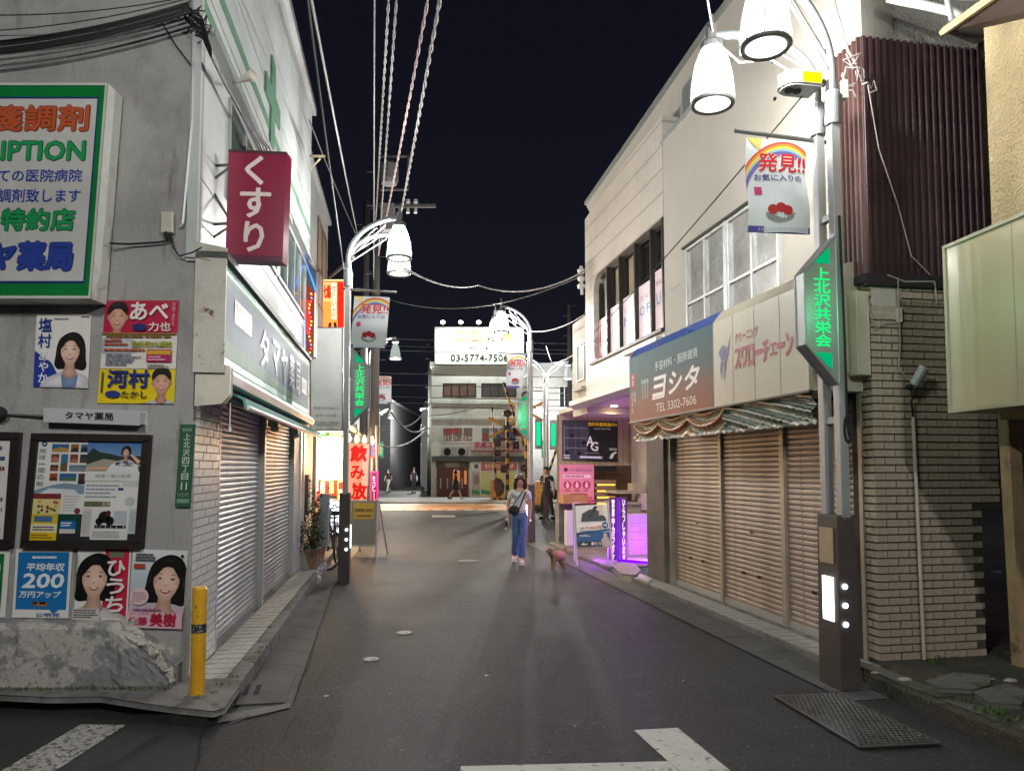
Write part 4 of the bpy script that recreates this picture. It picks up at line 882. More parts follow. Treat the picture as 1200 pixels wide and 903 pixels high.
add_grid(tile3, RS, .17, .17, .07, .7)
tb = thing('tiled_upper_building', 'pale tiled building beyond the cream wall with a long dark window band upstairs', 'building', RS.p(6.4, 2.83))
b = MB(); b.prism([RS.p(4.42, 5.26, 0), RS.p(4.42, 6.75, 0), RS.p(6.4, 6.72, 0), RS.p(8.4, 6.55, 0), RS.p(8.4, 5.26, 0)], -RS.n * .3); b.build('upper_wall', tile2, tb)
b = MB(); b.fb(RS, 4.42, 8.4, 2.95, 3.64, -.3, 0); b.fb(RS, 7.85, 8.4, 3.64, 5.26, -.3, 0); b.build('lower_wall', tile3, tb)
b = MB(); b.fb(RS, 8.38, 8.4, 2.9, 6.9, -4, -.3); b.build('end_wall', creamw, tb)
b = MB(); b.fb(RS, 4.42, 7.86, 3.64, 5.26, -.6, -.3); b.build('room', black, tb)
# rounded reveal corners of the band
b = MB()
for (uc, zc, su, sz) in ((7.85, 3.64, -1, 1), (7.85, 5.26, -1, -1)):
    r = .3; P = [RS.p(uc, zc, .001)] + [RS.p(uc + su * (r - r * math.sin(a)), zc + sz * (r - r * math.cos(a)), .001) for a in [PI / 2 * i / 8 for i in range(9)]]
    b.prism(P, -RS.n * .3)
b.build('rounded_corner', creamw, tb)
def sash(u0, u1, cur, lab=None):
    b = MB(); z0, z1 = 3.66, 5.24; f = .045
    b.fb(RS, u0, u1, z0, z0 + f, -.16, -.1); b.fb(RS, u0, u1, z1 - f, z1, -.16, -.1); b.fb(RS, u0, u0 + f, z0 + f, z1 - f, -.16, -.1); b.fb(RS, u1 - f, u1, z0 + f, z1 - f, -.16, -.1)
    s_ = b.build('window_frame', alud, tb); b = MB(); b.fb(RS, u0 + .02, u1 - .02, z0 + .02, z1 - .02, -.135, -.13); b.build('pane', glass('window glass', (.03, .03, .03), .12), s_)
    for a0, a1, col in cur:
        b = MB(); n = 26; vs = []; fs = []
        for i in range(n + 1):
            u = u0 + (u1 - u0) * (a0 + (a1 - a0) * i / n); d = -.2 + .02 * math.sin(i * 1.7 + a0 * 9)
            vs += [RS.p(u, z0, d), RS.p(u, z1, d)]
        for i in range(n): fs.append((2 * i, 2 * i + 2, 2 * i + 3, 2 * i + 1))
        b.add(vs, fs); b.build('curtain', mat('curtain ' + col, hx(col), .9, var=.15, scale=4, bump=.1), s_, smooth=True)
    return s_
sash(7.2, 7.84, [(.0, .9, '#c0c6c0')]); sash(6.5, 7.14, [(0, .45, '#d0bfa4'), (.62, 1, '#c4b498')]); sash(5.75, 6.46, [(.2, .9, '#c4b498')]); sash(5.05, 5.7, [(.05, .5, '#a09c94')]); sash(4.45, 5.0, [(0, 1, '#d4dad2')])
b = MB(); b.fb(RS, 7.84, 8.05 - .2, 3.66, 5.24, -.25, -.1); 
for u in (7.14, 6.46, 5.7, 5.0): b.fb(RS, u, u + .05, 3.64, 5.26, -.2, -.03)
b.fb(RS, 4.42, 4.47, 3.64, 5.26, -.3, .01); b.build('mullion', alud, tb)
wp = pmat('back-lit window print', .4, dirt=.05, emit=.25)
def wposter(u0, u1, z1, draw, label, base='#d9c6cc'):
    q = qr(RS, u0, u1, 3.7, z1, -.09, .002); b = MB(); plate(b, q, .003, base); draw(b, q); b.build('window_poster', wp, None, label, 'poster')
def wA(b, q): q.rect(b, 0, 0, 1, 1, '#d8a0a8', 1); q.ell(b, .5, .5, .42, .32, '#c01838', 2); q.text(b, 'OPEN', .2, .52, .8, .62, '#f0d8dc', .03, 3); lines(b, q, .2, .35, .8, .48, 2, '#f0d8dc', .5, 3); q.rect(b, 0, 0, 1, .06, '#c83048', 2)
wposter(7.8, 7.22, 4.42, wA, 'window poster with a solid red oval, farthest in the dark window band')
def wB(b, q):
    q.ell(b, .6, .72, .16, .07, '#c03048', 2); q.ell(b, .42, .75, .12, .06, '#c03048', 2.2); q.poly(b, [(.3, .72), (.76, .7), (.5, .52)], '#c03048', 2.4); q.poly(b, [(.3, .2), (.4, .5), (.5, .55), (.62, .45), (.7, .2)], '#e4e0e8', 3); q.ell(b, .45, .42, .09, .05, '#5a6a90', 4); lines(b, q, .25, .08, .8, .18, 2, '#7a90a8', .4, 3); q.rect(b, 0, 0, 1, .04, '#c86078', 2)
wposter(7.12, 6.52, 4.5, wB, 'pink window poster with a red heart over a cat shape')
def wC(t0, t1, small):
    def f(b, q):
        q.text(b, t0, .08, .42, .42, .6, '#6b86b0', .02, 2)
        if t1: q.text(b, t1, .55, .42, .9, .6, '#6b86b0', .02, 2)
        q.text(b, small, .1, .7, .85, .8, '#a080a0', 0, 2); lines(b, q, .3, .18, .75, .25, 1, '#8aa0b8', .6, 2); q.rect(b, 0, 0, 1, .035, '#c890a0', 2)
    return f
wposter(6.44, 5.77, 4.52, wC('N', 'A', 'ジナー'), 'pale window poster with the letters N and A')
wposter(5.68, 5.07, 4.54, wC('O', 'P', 'かい'), 'pale window poster with the letters O and P')
def wD(b, q):
    q.text(b, 'U', .12, .42, .45, .62, '#6b86b0', .02, 2); q.ell(b, .75, .72, .14, .1, '#c8a0b0', 2); q.ell(b, .75, .76, .09, .08, '#e0d0d8', 3); q.text(b, '整体', .1, .75, .5, .83, '#907090', 0, 2)
wposter(4.98, 4.48, 4.6, wD, 'pale window poster with the letter U, nearest in the dark window band')
b = MB(); b.fb(RS, 4.45, 5.9, 3.46, 3.53, 0, .12); b.build('ledge', tile3, tb); b = MB(); b.fb(RS, 4.42, 8.0, 3.6, 3.65, -.05, .05); b.build('sill', alud, tb)
b = MB(); b.prism([RS.p(4.42, 2.83, 0), RS.p(4.42, 2.83, .1), RS.p(4.42, 2.9, .2), RS.p(4.42, 2.99, .2), RS.p(4.42, 2.99, 0)], RS.u * 4.5); b.build('canopy_edge', alu, tb)
sof = mat('pale soffit', (.55, .5, .44), .7, var=.06); b = MB(); b.fb(RS, 4.42, 10.55, 2.86, 2.94, -3, -.003); b.build('soffit', sof, tb)
dl = glow('warm downlight', '#ffd9a0', 40)
for k, (u, d) in enumerate(((5.6, -.9), (6.6, -.6), (8.2, -.5))):
    b = MB(); b.lathe(RS.p(u, 2.85, d), [(0, 0), (.06, 0), (.06, .01)], 14); o = b.build('downlight', dl, tb)
    l = bpy.data.lights.new('downlight_bulb', 'SPOT'); l.energy = 75; l.color = (1, .74, .46); l.spot_size = 2.6; l.spot_blend = .6; l.shadow_soft_size = .06
    lo = bpy.data.objects.new('downlight_bulb', l); COL.objects.link(lo); lo.parent = tb; lo.location = RS.p(u, 2.82, d) - BASE[tb.name]
b = MB(); b.fb(RS, 4.43, 5.09, 0, 2.86, -.3, .04); b.build('pillar', mat('pillar in painted shade', (.13, .12, .105), .7, var=.2, stain=(1.2, .5, .7, (.07, .065, .06))), tb)  # pillar coloured dark to stand for its shade
# smaller block further along
sb = thing('small_upper_building', 'small beige upper storey with one narrow window past the tiled building', 'building', RS.p(8.9, 2.6, 0))
b = MB(); b.fb(RS, 8.42, 9.43, 2.72, 4.66, -3, -.02); b.build('wall', creamw, sb)
window(RS, 8.5, 9.05, 3.4, 4.15, sb, 1, d=-.02, gm=curt); b = MB(); b.fb(RS, 8.45, 9.1, 3.2, 3.26, -.02, .08); b.build('sill', creamw, sb)
# recess: wall facing us at its far end
FB = Fr(RS.p(10.55, 0, 0), (.983, .184), (0, -1))
bm_ = mat('beige siding board', (.58, .46, .33), .6, var=.12, scale=2, fine=30)
rc = thing('entrance_wall', 'beige boarded wall facing us at the back of the recessed entrance', 'wall', FB.p(1, 0, 0))
b = MB(); b.fb(FB, .0, 3.2, 0, 2.86, -.2, -.012); b.build('backing', mat('brown backing', (.16, .11, .08), .8), rc)
b = MB(); b.box(V(0, 0, 0), V(.125, 0, 0), V(0, .012, 0), V(0, 0, 1.14)); pme = b.mesh('board'); pme.materials.append(bm_); fa = math.atan2(FB.u.y, FB.u.x)
for i in range(18): inst('board', pme, rc, FB.p(.01 + i * .135, 1.71, random.uniform(-.002, .003)), (0, 0, fa))
wd = mat('brown wood panel', (.12, .07, .045), .6, var=.3, scale=3, fine=40)
b = MB(); b.box(V(0, 0, 0), V(1.9, 0, 0), V(0, .012, 0), V(0, 0, .11)); pm2 = b.mesh('board'); pm2.materials.append(wd)
for i in range(7): inst('board', pm2, rc, FB.p(.62, .92 + i * .115, 0.002), (0, 0, fa))
# inner side wall of the recess (pale stone, purple lit)
stn = mat('pale stone cladding', (.42, .4, .42), .6, var=.15, scale=5, fine=40, bump=.3)
iw = thing('entrance_side_wall', 'pale stone side wall washed by violet light inside the recessed entrance', 'wall', RS.p(7.5, 0, -.8))
b = MB(); b.fb(RS, 5.09, 10.5, 0, 2.86, -1.9, -1.662); b.build('backing', stn, iw)
b = MB(); b.box(V(0, 0, 0), V(.38, 0, 0), V(0, .012, 0), V(0, 0, .24)); pm3 = b.mesh('stone_panel'); pm3.materials.append(stn)
for j in range(6):
    for i in range(9): inst('stone_panel', pm3, iw, RS.p(9.6 - i * .39 - (j % 2) * .19, .02 + j * .25, -1.65 + random.uniform(-.005, .005)), (0, 0, rs_a))
# ================================================================ fascia sign / awning box
fx = thing('fascia_sign', 'long boxed fascia sign above the brown shutters, teal half and cream half', 'shop sign', RS.p(2.3, 2.3, .2))
D = .5
prof = lambda u: [RS.p(u, 2.3, 0), RS.p(u, 2.3, D), RS.p(u, 3.2, D), RS.p(u, 3.33, D - .1), RS.p(u, 3.42, 0)]
fc = mat('cream sign box', (.5, .46, .36), .45, var=.06, scale=2, fine=20, bump=.05, stain=[(1.8, .52, .75, (.42, .38, .3), (1.5, 1.5, .3))], coat=.2)
b = MB(); b.prism(prof(.12), RS.u * 1.745); b.build('cream_box', fc, fx)
b = MB(); b.prism(prof(1.87), RS.u * 2.63); b.build('teal_box', mat('teal sign box', (.2, .36, .36), .35, var=.1, coat=.3, metal=.1), fx)
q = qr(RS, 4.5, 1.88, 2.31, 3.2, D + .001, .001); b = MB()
grad(b, q, [(0, '#94503a'), (.3, '#84584a'), (.55, '#4f5f60'), (.85, '#33585e'), (1, '#1f5862')], vert=True, n=30, lay=1)  # lower part coloured orange to stand for shop light on the teal
q.rect(b, .035, .5, .085, .74, '#c02f3a', 2); b.build('glow_tinted_face', pmat('teal panel with painted orange light', .5, dirt=.15, spec=.15), fx)
b = MB(); b.prism([RS.p(1.88, 3.203, D + .002), RS.p(1.88, 3.335, D - .098), RS.p(1.88, 3.36, D - .18), RS.p(1.88, 3.3, D - .18)], RS.u * 2.615); b.build('blue_edge', mat('blue trim', (.03, .1, .4), .3, coat=.4), fx)
b = MB()
q.text(b, '手芸材料・服飾雑貨', .37, .66, .86, .79, '#c4d0d0', .0, 3); b.build('lettering', PRINT, fx); b = MB()
for ch, a0, a1 in (('ヨ', .33, .49), ('シ', .53, .68), ('タ', .71, .86)): q.text(b, ch, a0, .27, a1, .58, '#e6ded8', .06, 3, .25)
q.rect(b, .33, .255, .48, .285, '#e6ded8', 3); b.build('lettering', PRINT, fx); b = MB()
q.text(b, 'TEL 3302-7606', .38, .07, .84, .19, '#e2d4cc', .005, 3); b.build('lettering', PRINT, fx); b = MB()
q.vtext(b, '手芸', .04, .54, .075, .72, '#e8d8d4', .0, 3); q.vtext(b, 'ハマナカ', .03, .12, .06, .46, '#dcd2cc', 0, 3); q.vtext(b, '毛糸', .068, .28, .098, .46, '#dcd2cc', 0, 3); b.build('lettering', PRINT, fx); b = MB()
for k in range(3):
    a = .19 + k * .035
    for t in (.0, .012): q.rect(b, a + t, .3, a + t + .004, .52, '#b9c0bc', 3)
    q.ell(b, a + .008, .56, .013, .035, '#c0c8c4', 3); q.ell(b, a + .008, .56, .008, .022, '#7d8c8a', 3.5)
b.build('lettering', PRINT, fx)
q = qr(RS, 1.86, .13, 2.31, 3.2, D + .001, .001); b = MB()
q.text(b, 'クリーニング', .28, .66, .54, .78, '#a8323c', .03, 3); b.build('lettering', PRINT, fx); b = MB()
for k, ch in enumerate('スワローチェーン'):
    a = .27 + k * .077; q.text(b, ch, a, .36 + .0 * k + (.1 if ch == 'ー' else (.05 if ch == 'ェ' else 0)), a + .072, (.6 if ch != 'ー' else .52) - (.06 if ch == 'ェ' else 0), '#a8323c', .075, 3)
b.build('lettering', PRINT, fx); b = MB()
# swallow emblem: a round-lettered bird in blue
bl = '#454f86'
q.poly(b, [(.07, .62), (.12, .7), (.16, .66), (.15, .56), (.11, .5)], bl, 3); q.poly(b, [(.14, .62), (.19, .66), (.23, .8), (.19, .55), (.15, .42)], bl, 3); q.poly(b, [(.1, .52), (.13, .5), (.1, .3), (.085, .42)], bl, 3); q.poly(b, [(.14, .48), (.17, .5), (.15, .34), (.13, .25)], bl, 3)
b.build('bird_emblem', PRINT, fx)
b = MB()
for u in (.55, 1.0, 1.43): b.fb(RS, u, u + .006, 2.31, 3.2, D, D + .0015)
b.build('panel_joint', mat('joint', (.3, .28, .24), .7), fx)
b = MB(); b.fb(RS, .1, 4.52, 2.285, 2.302, D - .02, D + .012); b.build('bottom_rail', alud, fx)
b = MB(); b.fb(RS, .1, .125, 2.45, 3.15, .04, .46); b.fb(RS, -.02, .1, 2.42, 3.12, .02, .14); b.build('end_panel', fc, fx, bevel=.006)
# striped swagged valance
vl = MB(); NU, NV = 260, 20; vs = []; cs = []
def sv(u, t):      # stripe phase: concentric drooping folds, slanting towards the near end
    if u < 1.75: return 1.9 * t + 1.5 * (u - .15)
    k = ((u - 1.75) / .89) % 1.0 - .5
    return 1.9 * t + 3.4 * k * k * (1 - .3 * t)
for i in range(NU + 1):
    u = .14 + (4.42 - .14) * i / NU
    for j in range(NV + 1):
        t = j / NV; v = sv(u, t); dd = .028 * math.sin(2 * PI * v + .4) * min(1, t * 4 + .1)
        vs.append(RS.p(u, 2.285 - (.26 + .008 * math.sin(u * 60)) * t, .45 + dd))
fs = []
for i in range(NU):
    for j in range(NV):
        u = .14 + (4.42 - .14) * (i + .5) / NU; t = (j + .5) / NV; v = sv(u, t) * 1.0 % 1.0
        if t > .88: col = '#d8d4c4' if (u * 9) % 1 < .75 else '#8a9a8c'
        elif u < 1.75: col = '#0f3a24' if v < .5 else '#a8aca0' if v < .6 else '#1c4a34' if v < .86 else '#a4a89c'
        else: col = '#8c501c' if v < .5 else '#b8b09c' if v < .6 else '#1c4030' if v < .84 else '#a88c60'  # far part: orange shop light put into the stripe colours
        cs.append(hx(col))
        n = NV + 1; fs.append((i * n + j, (i + 1) * n + j, (i + 1) * n + j + 1, i * n + j + 1))
vl.v = [tuple(v) for v in vs]; vl.f = fs; vl.c = cs; vl.used = True
vl.build('valance', pmat('striped vinyl', .35, dirt=.1, spec=.6), None, 'swagged striped green and white vinyl valance, far part coloured as orange-lit, hanging under the fascia sign', 'awning', smooth=True)
# pipe, floodlight and cables on the bricks
b = MB(); b.tube([RF.P(1070, 488, .05), RF.P(1083, 772, .05)], .014, 10); dp = b.build('conduit_pipe', mat('cream pipe', (.5, .45, .36), .5, var=.15, stain=(8, .6, .66, (.2, .1, .05))), None, 'thin cream conduit pipe running down the brick side wall', 'pipe')
b = MB(); b.tube([RF.P(1070, 488, .05), RF.P(1068, 470, .08), RF.P(1076, 452, .13)], .008, 6); b.build('cable', black, dp)
fl = thing('floodlight', 'grey cylindrical floodlight tilted upward on the brick side wall', 'floodlight', RF.P(1077, 440, .15))
p0, p1 = RF.P(1070, 452, .12), RF.P(1083, 431, .2); b = MB(); b.tube([p0, p0.lerp(p1, .1), p1, p1 + (p1 - p0) * .05], [.02, .038, .042, .036], 14); b.build('body', alu, fl, smooth=False)
b = MB(); b.blob(p0 + V(-.03, 0, -.01), .035, .03, .025); b.tube([RF.P(1064, 455, 0), p0], .012); b.build('bracket', black, fl)
b = MB()
b.tube([RF.P(1052, 325, .05), RF.P(1053, 352, .04), RF.P(1055, 400, .03), RF.P(1053, 430, .03), RF.P(1064, 445, .05)], .006, 5); b.tube([RF.P(1016, 345, .03), RF.P(1022, 375, .03), RF.P(1026, 385, .03), RF.P(1040, 378, .03), RF.P(1051, 378, .03)], .005, 5); b.tube([RF.P(1040, 322, .06), RF.P(1060, 330, .05), RF.P(1095, 330, .05), RF.P(1098, 356, .03)], .007, 5)
b.build('cable', mat('pale cable', (.3, .28, .25), .6), None, 'loose pale cables pinned to the bricks below the ribbed cladding', 'cable')
b = MB(); x0, z0 = RF.uz(1050, 378, .0); b.fb(RF, x0, x0 + .035, z0 - 0, z0 + .12, 0, .04); b.build('junction_box', cream, None, 'little pale junction box on the bricks above the floodlight', 'junction box', bevel=.004)
b = MB(); b.tube([RF.P(1017, 100, .06), RF.P(1030, 175, .07), RF.P(1052, 240, .07), RF.P(1068, 300, .07), RF.P(1090, 322, .06)], .005, 5); b.tube([A(960, -60, 5.9), A(985, 30, 5.95), A(994, 60, 5.97), A(1004, 75, 6)], .012, 6); b.build('cable', MATS['pale cable'], None, 'long thin cable drooping across the dark ribbed cladding', 'cable')
b = MB()
for k in range(6):
    c = RF.P(1003 + random.uniform(-9, 14), 88 + random.uniform(-18, 18), .12); b.tube([c + V(random.uniform(-.07, .07), random.uniform(-.03, .03), random.uniform(-.07, .07)) for _ in range(6)], .006, 5)
b.build('cable_knot', mat('grey cable', (.35, .34, .32), .6), None, 'knot of pale and orange cables at the corner of the ribbed cladding', 'cable')
# dark gate between the buildings
b = MB(); b.fb(RF, 1.0, 1.35, .1, 1.32, -.45, -.4); g_ = b.build('gate', mat('dark gate', (.01, .009, .01), .5), None, 'narrow black gate in the gap at the right end of the brick wall', 'gate')
b = MB(); x0, z0 = RF.uz(1166, 669, -.38); b.fb(RF, x0 - .03, x0 + .03, z0 - .01, z0 + .01, -.4, -.34); b.build('latch', alu, g_)
# neighbour at the right edge
NR = Fr(A(1107, 290, 5.3), (-.1149, 1), (-1, 0))
nb = thing('neighbour_building', 'yellowish stucco building cut off by the right edge of the picture', 'building', NR.p(-1, 2, -1))
yst = mat('yellow stucco', (.42, .33, .18), .9, var=.15, scale=2, fine=45, bump=1, bdist=.008, stain=[(2, .5, .7, (.28, .23, .15))])
b = MB(); b.fb(NR, -4.5, -.0, 2.0, 5.4, -3, -.38); b.build('wall', yst, nb)
b = MB(); b.fb(NR, -4.5, -.0, 0, 2.0, -3, -1.3); b.build('lower_wall', black, nb)
wdn = mat('eave timber', (.22, .15, .08), .6, var=.2, scale=4, fine=30)
b = MB(); b.prism([A(1105, 38, 5.6), A(1142, 52, 5.9), A(1300, -10, 4.2), A(1260, -60, 4.0)], V(0, 0, .05)); b.build('eave', mat('dark eave', (.06, .04, .03), .7), nb)
b = MB(); b.tube([A(1105, 38, 5.6), A(1250, -65, 4.0)], .03, 6); b.build('eave_board', mat('pale eave board', (.5, .38, .2), .5), nb)
b = MB(); b.tube([A(1040, -2, 5.9), A(1090, 8, 5.8), A(1115, 14, 5.75), A(1130, 22, 5.7)], .035, 10); b.tube([A(1108, -10, 5.7), A(1112, 12, 5.72), A(1116, 26, 5.74)], .02, 8); b.tube([A(1040, -9, 5.85), A(1180, 0, 5.6)], .03, 8); b.build('vent_pipe', mat('white pipe', (.6, .62, .62), .4), nb, smooth=True)
sbx = thing('blank_sign_box', 'large blank cream sign box jutting in from the right edge', 'sign', NR.p(-.5, 2.06, 0))
b = MB(); z1, z0 = 3.25, 2.06; b.fb(NR, -3.6, .0, z0, z1, -.36, 0); b.build('box', mat('cream plastic sign', (.47, .4, .26), .4, var=.05, scale=1.5, bump=0, coat=.3, stain=[(1.5, .55, .75, (.4, .33, .2)), (2.5, .56, .74, (.33, .27, .16), (1, 1, .2))]), sbx, bevel=.012)
b = MB()
for u in (-.62, -1.4): b.fb(NR, u, u + .006, z0 + .01, z1 - .01, 0, .0015)
b.build('joint', mat('joint', (.3, .28, .24), .7), sbx)
b = MB(); b.fb(NR, -3.6, .012, z1 - .012, z1 + .012, -.37, .012); b.fb(NR, -3.6, .012, z0 - .012, z0 + .012, -.37, .012); b.fb(NR, -.012, .014, z0 + .012, z1 - .012, -.37, .01); b.build('edge_trim', mat('dull edge trim', (.4, .37, .28), .5, metal=.3), sbx)
b = MB(); p0 = A(1181, 482, 5.3); p1 = G(1197, 782, .1); t = MB(); t.prism([p1, p1 + V(.1, .02, 0), p1 + V(.09, .12, 0), p1 + V(-.01, .1, 0)], (p0 - p1)); t.build('post', mat('pale timber post', (.5, .36, .2), .6, var=.2, scale=4, fine=30, stain=(3, .6, .7, (.2, .12, .06))), None, 'pale tan post under the blank sign box at the right edge', 'post')
# ================================================================ STREET LAMPS
post_m = mat('grey lamp post', (.36, .37, .38), .45, metal=.35, var=.08, scale=4, fine=40, bump=.05)
post_l = mat('pale lamp arm', (.24, .26, .27), .4, metal=.3, var=.05)
base_m = mat('dark brown post base', (.07, .055, .05), .55, var=.15, scale=6, fine=80, bump=.2)
rim_m = mat('lamp rim', (.13, .13, .13), .4, metal=.4)
GLOWM = glow('lit lamp glass', '#f0fff6', 1.75, .87); DISK = glow('lamp opening', '#f6fffa', 5, .12)
RIBM = mat('lamp glass rib', (.12, .14, .13), .2, metal=.1)
LEDG = glow('green lit lettering', (.015, .85, .22), 1.1); LEDC = glow('green lit arrow', (.0, .45, .17), .9); DOT = glow('white marker light', '#e8fbff', 5); PANEL = glow('white lit panel', '#f4fbff', 4)
def bell(t, x, y, zo, energy, n=24, small=False, col=(1, .985, .94)):
    """bell lamp, opening at height zo"""
    c = V(x, y, zo); k_ = .88
    SC = lambda L: [(r * k_, h) for r, h in L]
    b = MB(); b.lathe(c, SC([(.168, .0), (.166, .04), (.152, .17), (.126, .29), (.092, .39), (.06, .45)]), n); sh = b.build('lamp_shade', GLOWM, t, smooth=True)
    b = MB(); b.lathe(c, SC([(0, -.002), (.14, 0), (.172, .004)]), n); b.build('opening', DISK, sh)
    b = MB(); b.lathe(c, SC([(.163, -.004), (.2, -.012), (.212, .006), (.202, .026), (.172, .02)]), n, closed=True); b.build('rim', rim_m, sh, smooth=True)
    if not small:
        b = MB()
        for k in range(8):
            a = 2 * PI * (k + .3) / 8; b.tube([c + V(math.cos(a) * r * k_, math.sin(a) * r * k_, h) for r, h in [(.2, .01), (.2, .1), (.188, .22), (.158, .36), (.11, .47)]], .005, 5)
        b.build('rib', RIBM, sh)
        b = MB(); b.lathe(c, SC([(.212, .01), (.21, .09), (.196, .2), (.172, .31), (.13, .42), (.09, .49)]), n); b.build('clear_shade', glass('clear lamp glass', (.1, .13, .12), .16, .08), sh, smooth=True)
    b = MB(); b.lathe(c, [(.0, .54), (.085, .54), (.095, .52), (.095, .47), (.06, .465), (0, .465)], 16); b.lathe(c, [(.03, .54), (.03, .63), (.0, .63)], 10); b.build('cap', rim_m, sh, smooth=False)
    l = bpy.data.lights.new('bulb', 'POINT'); l.energy = energy; l.color = col; l.shadow_soft_size = .07
    lo = bpy.data.objects.new('bulb', l); COL.objects.link(lo); lo.parent = t; lo.location = c + V(0, 0, .2) - BASE[t.name]
def arch(y0, y1, z0=4.5, top=5.3, reach=.72):
    pts = [V(0, y0, z0), V(0, y0, z0 + .25)]
    for k in range(1, 15):
        a = PI / 2 * k / 14; pts.append(V(reach * (1 - math.cos(a)) * .98, y0 + (y1 - y0) * (k / 14) ** 1.6, z0 + .25 + (top - z0 - .25) * math.sin(a)))
    pts.append(V(reach, y1, top)); return pts
def sign_hex(t, y, name='sign'):
    x0, x1, z0, z1 = .075, .345, 2.3, 3.4      # local: x towards the street
    out = [(x0, z0 - .02), (x1, z0 + .28), (x1, z1 - .28), (x0, z1 + .02)]
    b = MB(); b.prism([V(x, y + .06, z) for x, z in out], V(0, -.12, 0)); pl_ = b.build('sign_plate', mat('brushed sign plate', (.3, .31, .31), .4, metal=.5, var=.15), t)
    b = MB()
    pts = [V(x, y, z) for x, z in out]
    for i in range(4):
        b.tube([pts[i] + V(0, .062, 0), pts[(i + 1) % 4] + V(0, .062, 0)], .009, 6); b.tube([pts[i] + V(0, -.062, 0), pts[(i + 1) % 4] + V(0, -.062, 0)], .009, 6)
    b.build('sign_rim', post_l, pl_)
    for sgn in (1, -1):
        cx = .2; yy = y + sgn * .063; w = .075
        # the reader on the +y side (towards the camera for rz = 190) sees +x on the left
        L_ = lambda a: V(cx - a * sgn, yy, 0)
        q = Q(V(cx + w * sgn, yy, z0 + .26), V(cx - w * sgn, yy, z0 + .26), V(cx - w * sgn, yy, z1 - .23), V(cx + w * sgn, yy, z1 - .23), .002)
        b = MB(); q.vtext(b, '上北沢共栄会', .04, 0, .96, 1, '#00ff70', .045, 1, .05); b.used = False; b.build('sign_lettering', LEDG, pl_)
        b = MB(); b.poly([V(.13, yy + .002 * sgn, z1 - .2), V(.27, yy + .002 * sgn, z1 - .2), V(.13, yy + .002 * sgn, z1 - .07)]); b.poly([V(.13, yy + .002 * sgn, z0 + .22), V(.27, yy + .002 * sgn, z0 + .22), V(.13, yy + .002 * sgn, z0 + .09)]); b.build('sign_arrow', LEDC, pl_)
    l = bpy.data.lights.new('sign_glow', 'POINT'); l.energy = 4; l.color = (.1, 1, .45); l.shadow_soft_size = .12
    lo = bpy.data.objects.new('sign_glow', l); COL.objects.link(lo); lo.parent = t; lo.location = V(.25, y + .4, 2.85)
def base_(t, flip):
    b = MB(); w0, w1, h = .085, .075, 1.3; l0, l1 = .14, .13
    pts0 = [V(-w0, -l0, 0), V(w0, -l0, 0), V(w0, l0, 0), V(-w0, l0, 0)]; pts1 = [V(-w1, -l1, h), V(w1, -l1, h), V(w1, l1, h), V(-w1, l1, h)]
    b.add(pts0 + pts1, [(3, 2, 1, 0), (4, 5, 6, 7)] + [(i, (i + 1) % 4, (i + 1) % 4 + 4, i + 4) for i in range(4)]); bs = b.build('base', base_m, t, bevel=.006)
    b = MB(); b.prism([V(.083, -.06, .5), V(.083, .075, .5), V(.083, .075, .83), V(.083, -.06, .83)], V(.006, 0, 0)); b.build('lit_panel', PANEL, bs)
    b = MB(); b.prism([V(.079, -.09, .93), V(.079, .08, .93), V(.079, .08, 1.2), V(.079, -.09, 1.2)], V(.008, 0, 0)); b.build('nameplate', mat('tan nameplate', (.42, .32, .2), .5, var=.2, fine=80), bs)
    for sg in (1, -1):
        for z in (.49, .63, .77):
            b = MB(); b.lathe(V(.035, sg * (l0 - .002), z), [(0, .012 * sg), (.02, .012 * sg), (.02, 0)], 14, axis='y'); b.build('marker_light', DOT, bs)
def banner(t, z=4.3, wave=1, y=-.1):
    b = MB(); b.box(V(-.05, y - .03, z), V(.78, 0, 0), V(0, .03, 0), V(0, 0, .035)); b.build('banner_arm', rim_m, t)
def twin(label, flip):
    t = thing('street_lamp', label, 'street lamp', (0, 0, 0), 'street lamps lining the shopping street')
    base_(t, flip)
    for y in (-.1, .1):
        b = MB(); b.box(V(-.036, y - .036, 1.28), V(.072, 0, 0), V(0, .072, 0), V(0, 0, 3.1)); p = b.build('post', post_m, t, bevel=.004)
        b = MB(); b.lathe(V(0, y, 4.34), [(0, 0), (.058, 0), (.06, .015), (.06, .25), (.05, .27), (0, .27)], 18); b.build('sleeve', post_l, p, smooth=False)
        b = MB(); b.tube(arch(y, .43 if y > 0 else -.43), .034, 12); b.build('arm', post_l, t, smooth=True)
        yy = .43 if y > 0 else -.43
        b = MB(); b.tube([V(0, y, 4.85), V(.42, y + (yy - y) * .5, 5.2)], .01, 6); b.tube([V(0, y, 4.75), V(.55, y + (yy - y) * .7, 5.22)], .01, 6); b.build('tie_rod', post_l, t)
        bell(t, .75, yy, 4.7, LAMP_W)
        b = MB(); b.lathe(V(.75, yy, 5.22), [(0, 0), (.045, 0), (.045, .16), (.02, .18), (.015, .26), (0, .26)], 12); b.build('finial', rim_m, t)
    b = MB(); b.box(V(-.03, -.09, 2.0), V(.05, 0, 0), V(0, .18, 0), V(0, 0, .05)); b.box(V(-.03, -.09, 3.6), V(.05, 0, 0), V(0, .18, 0), V(0, 0, .05)); b.build('post_brace', post_m, t)
    return t
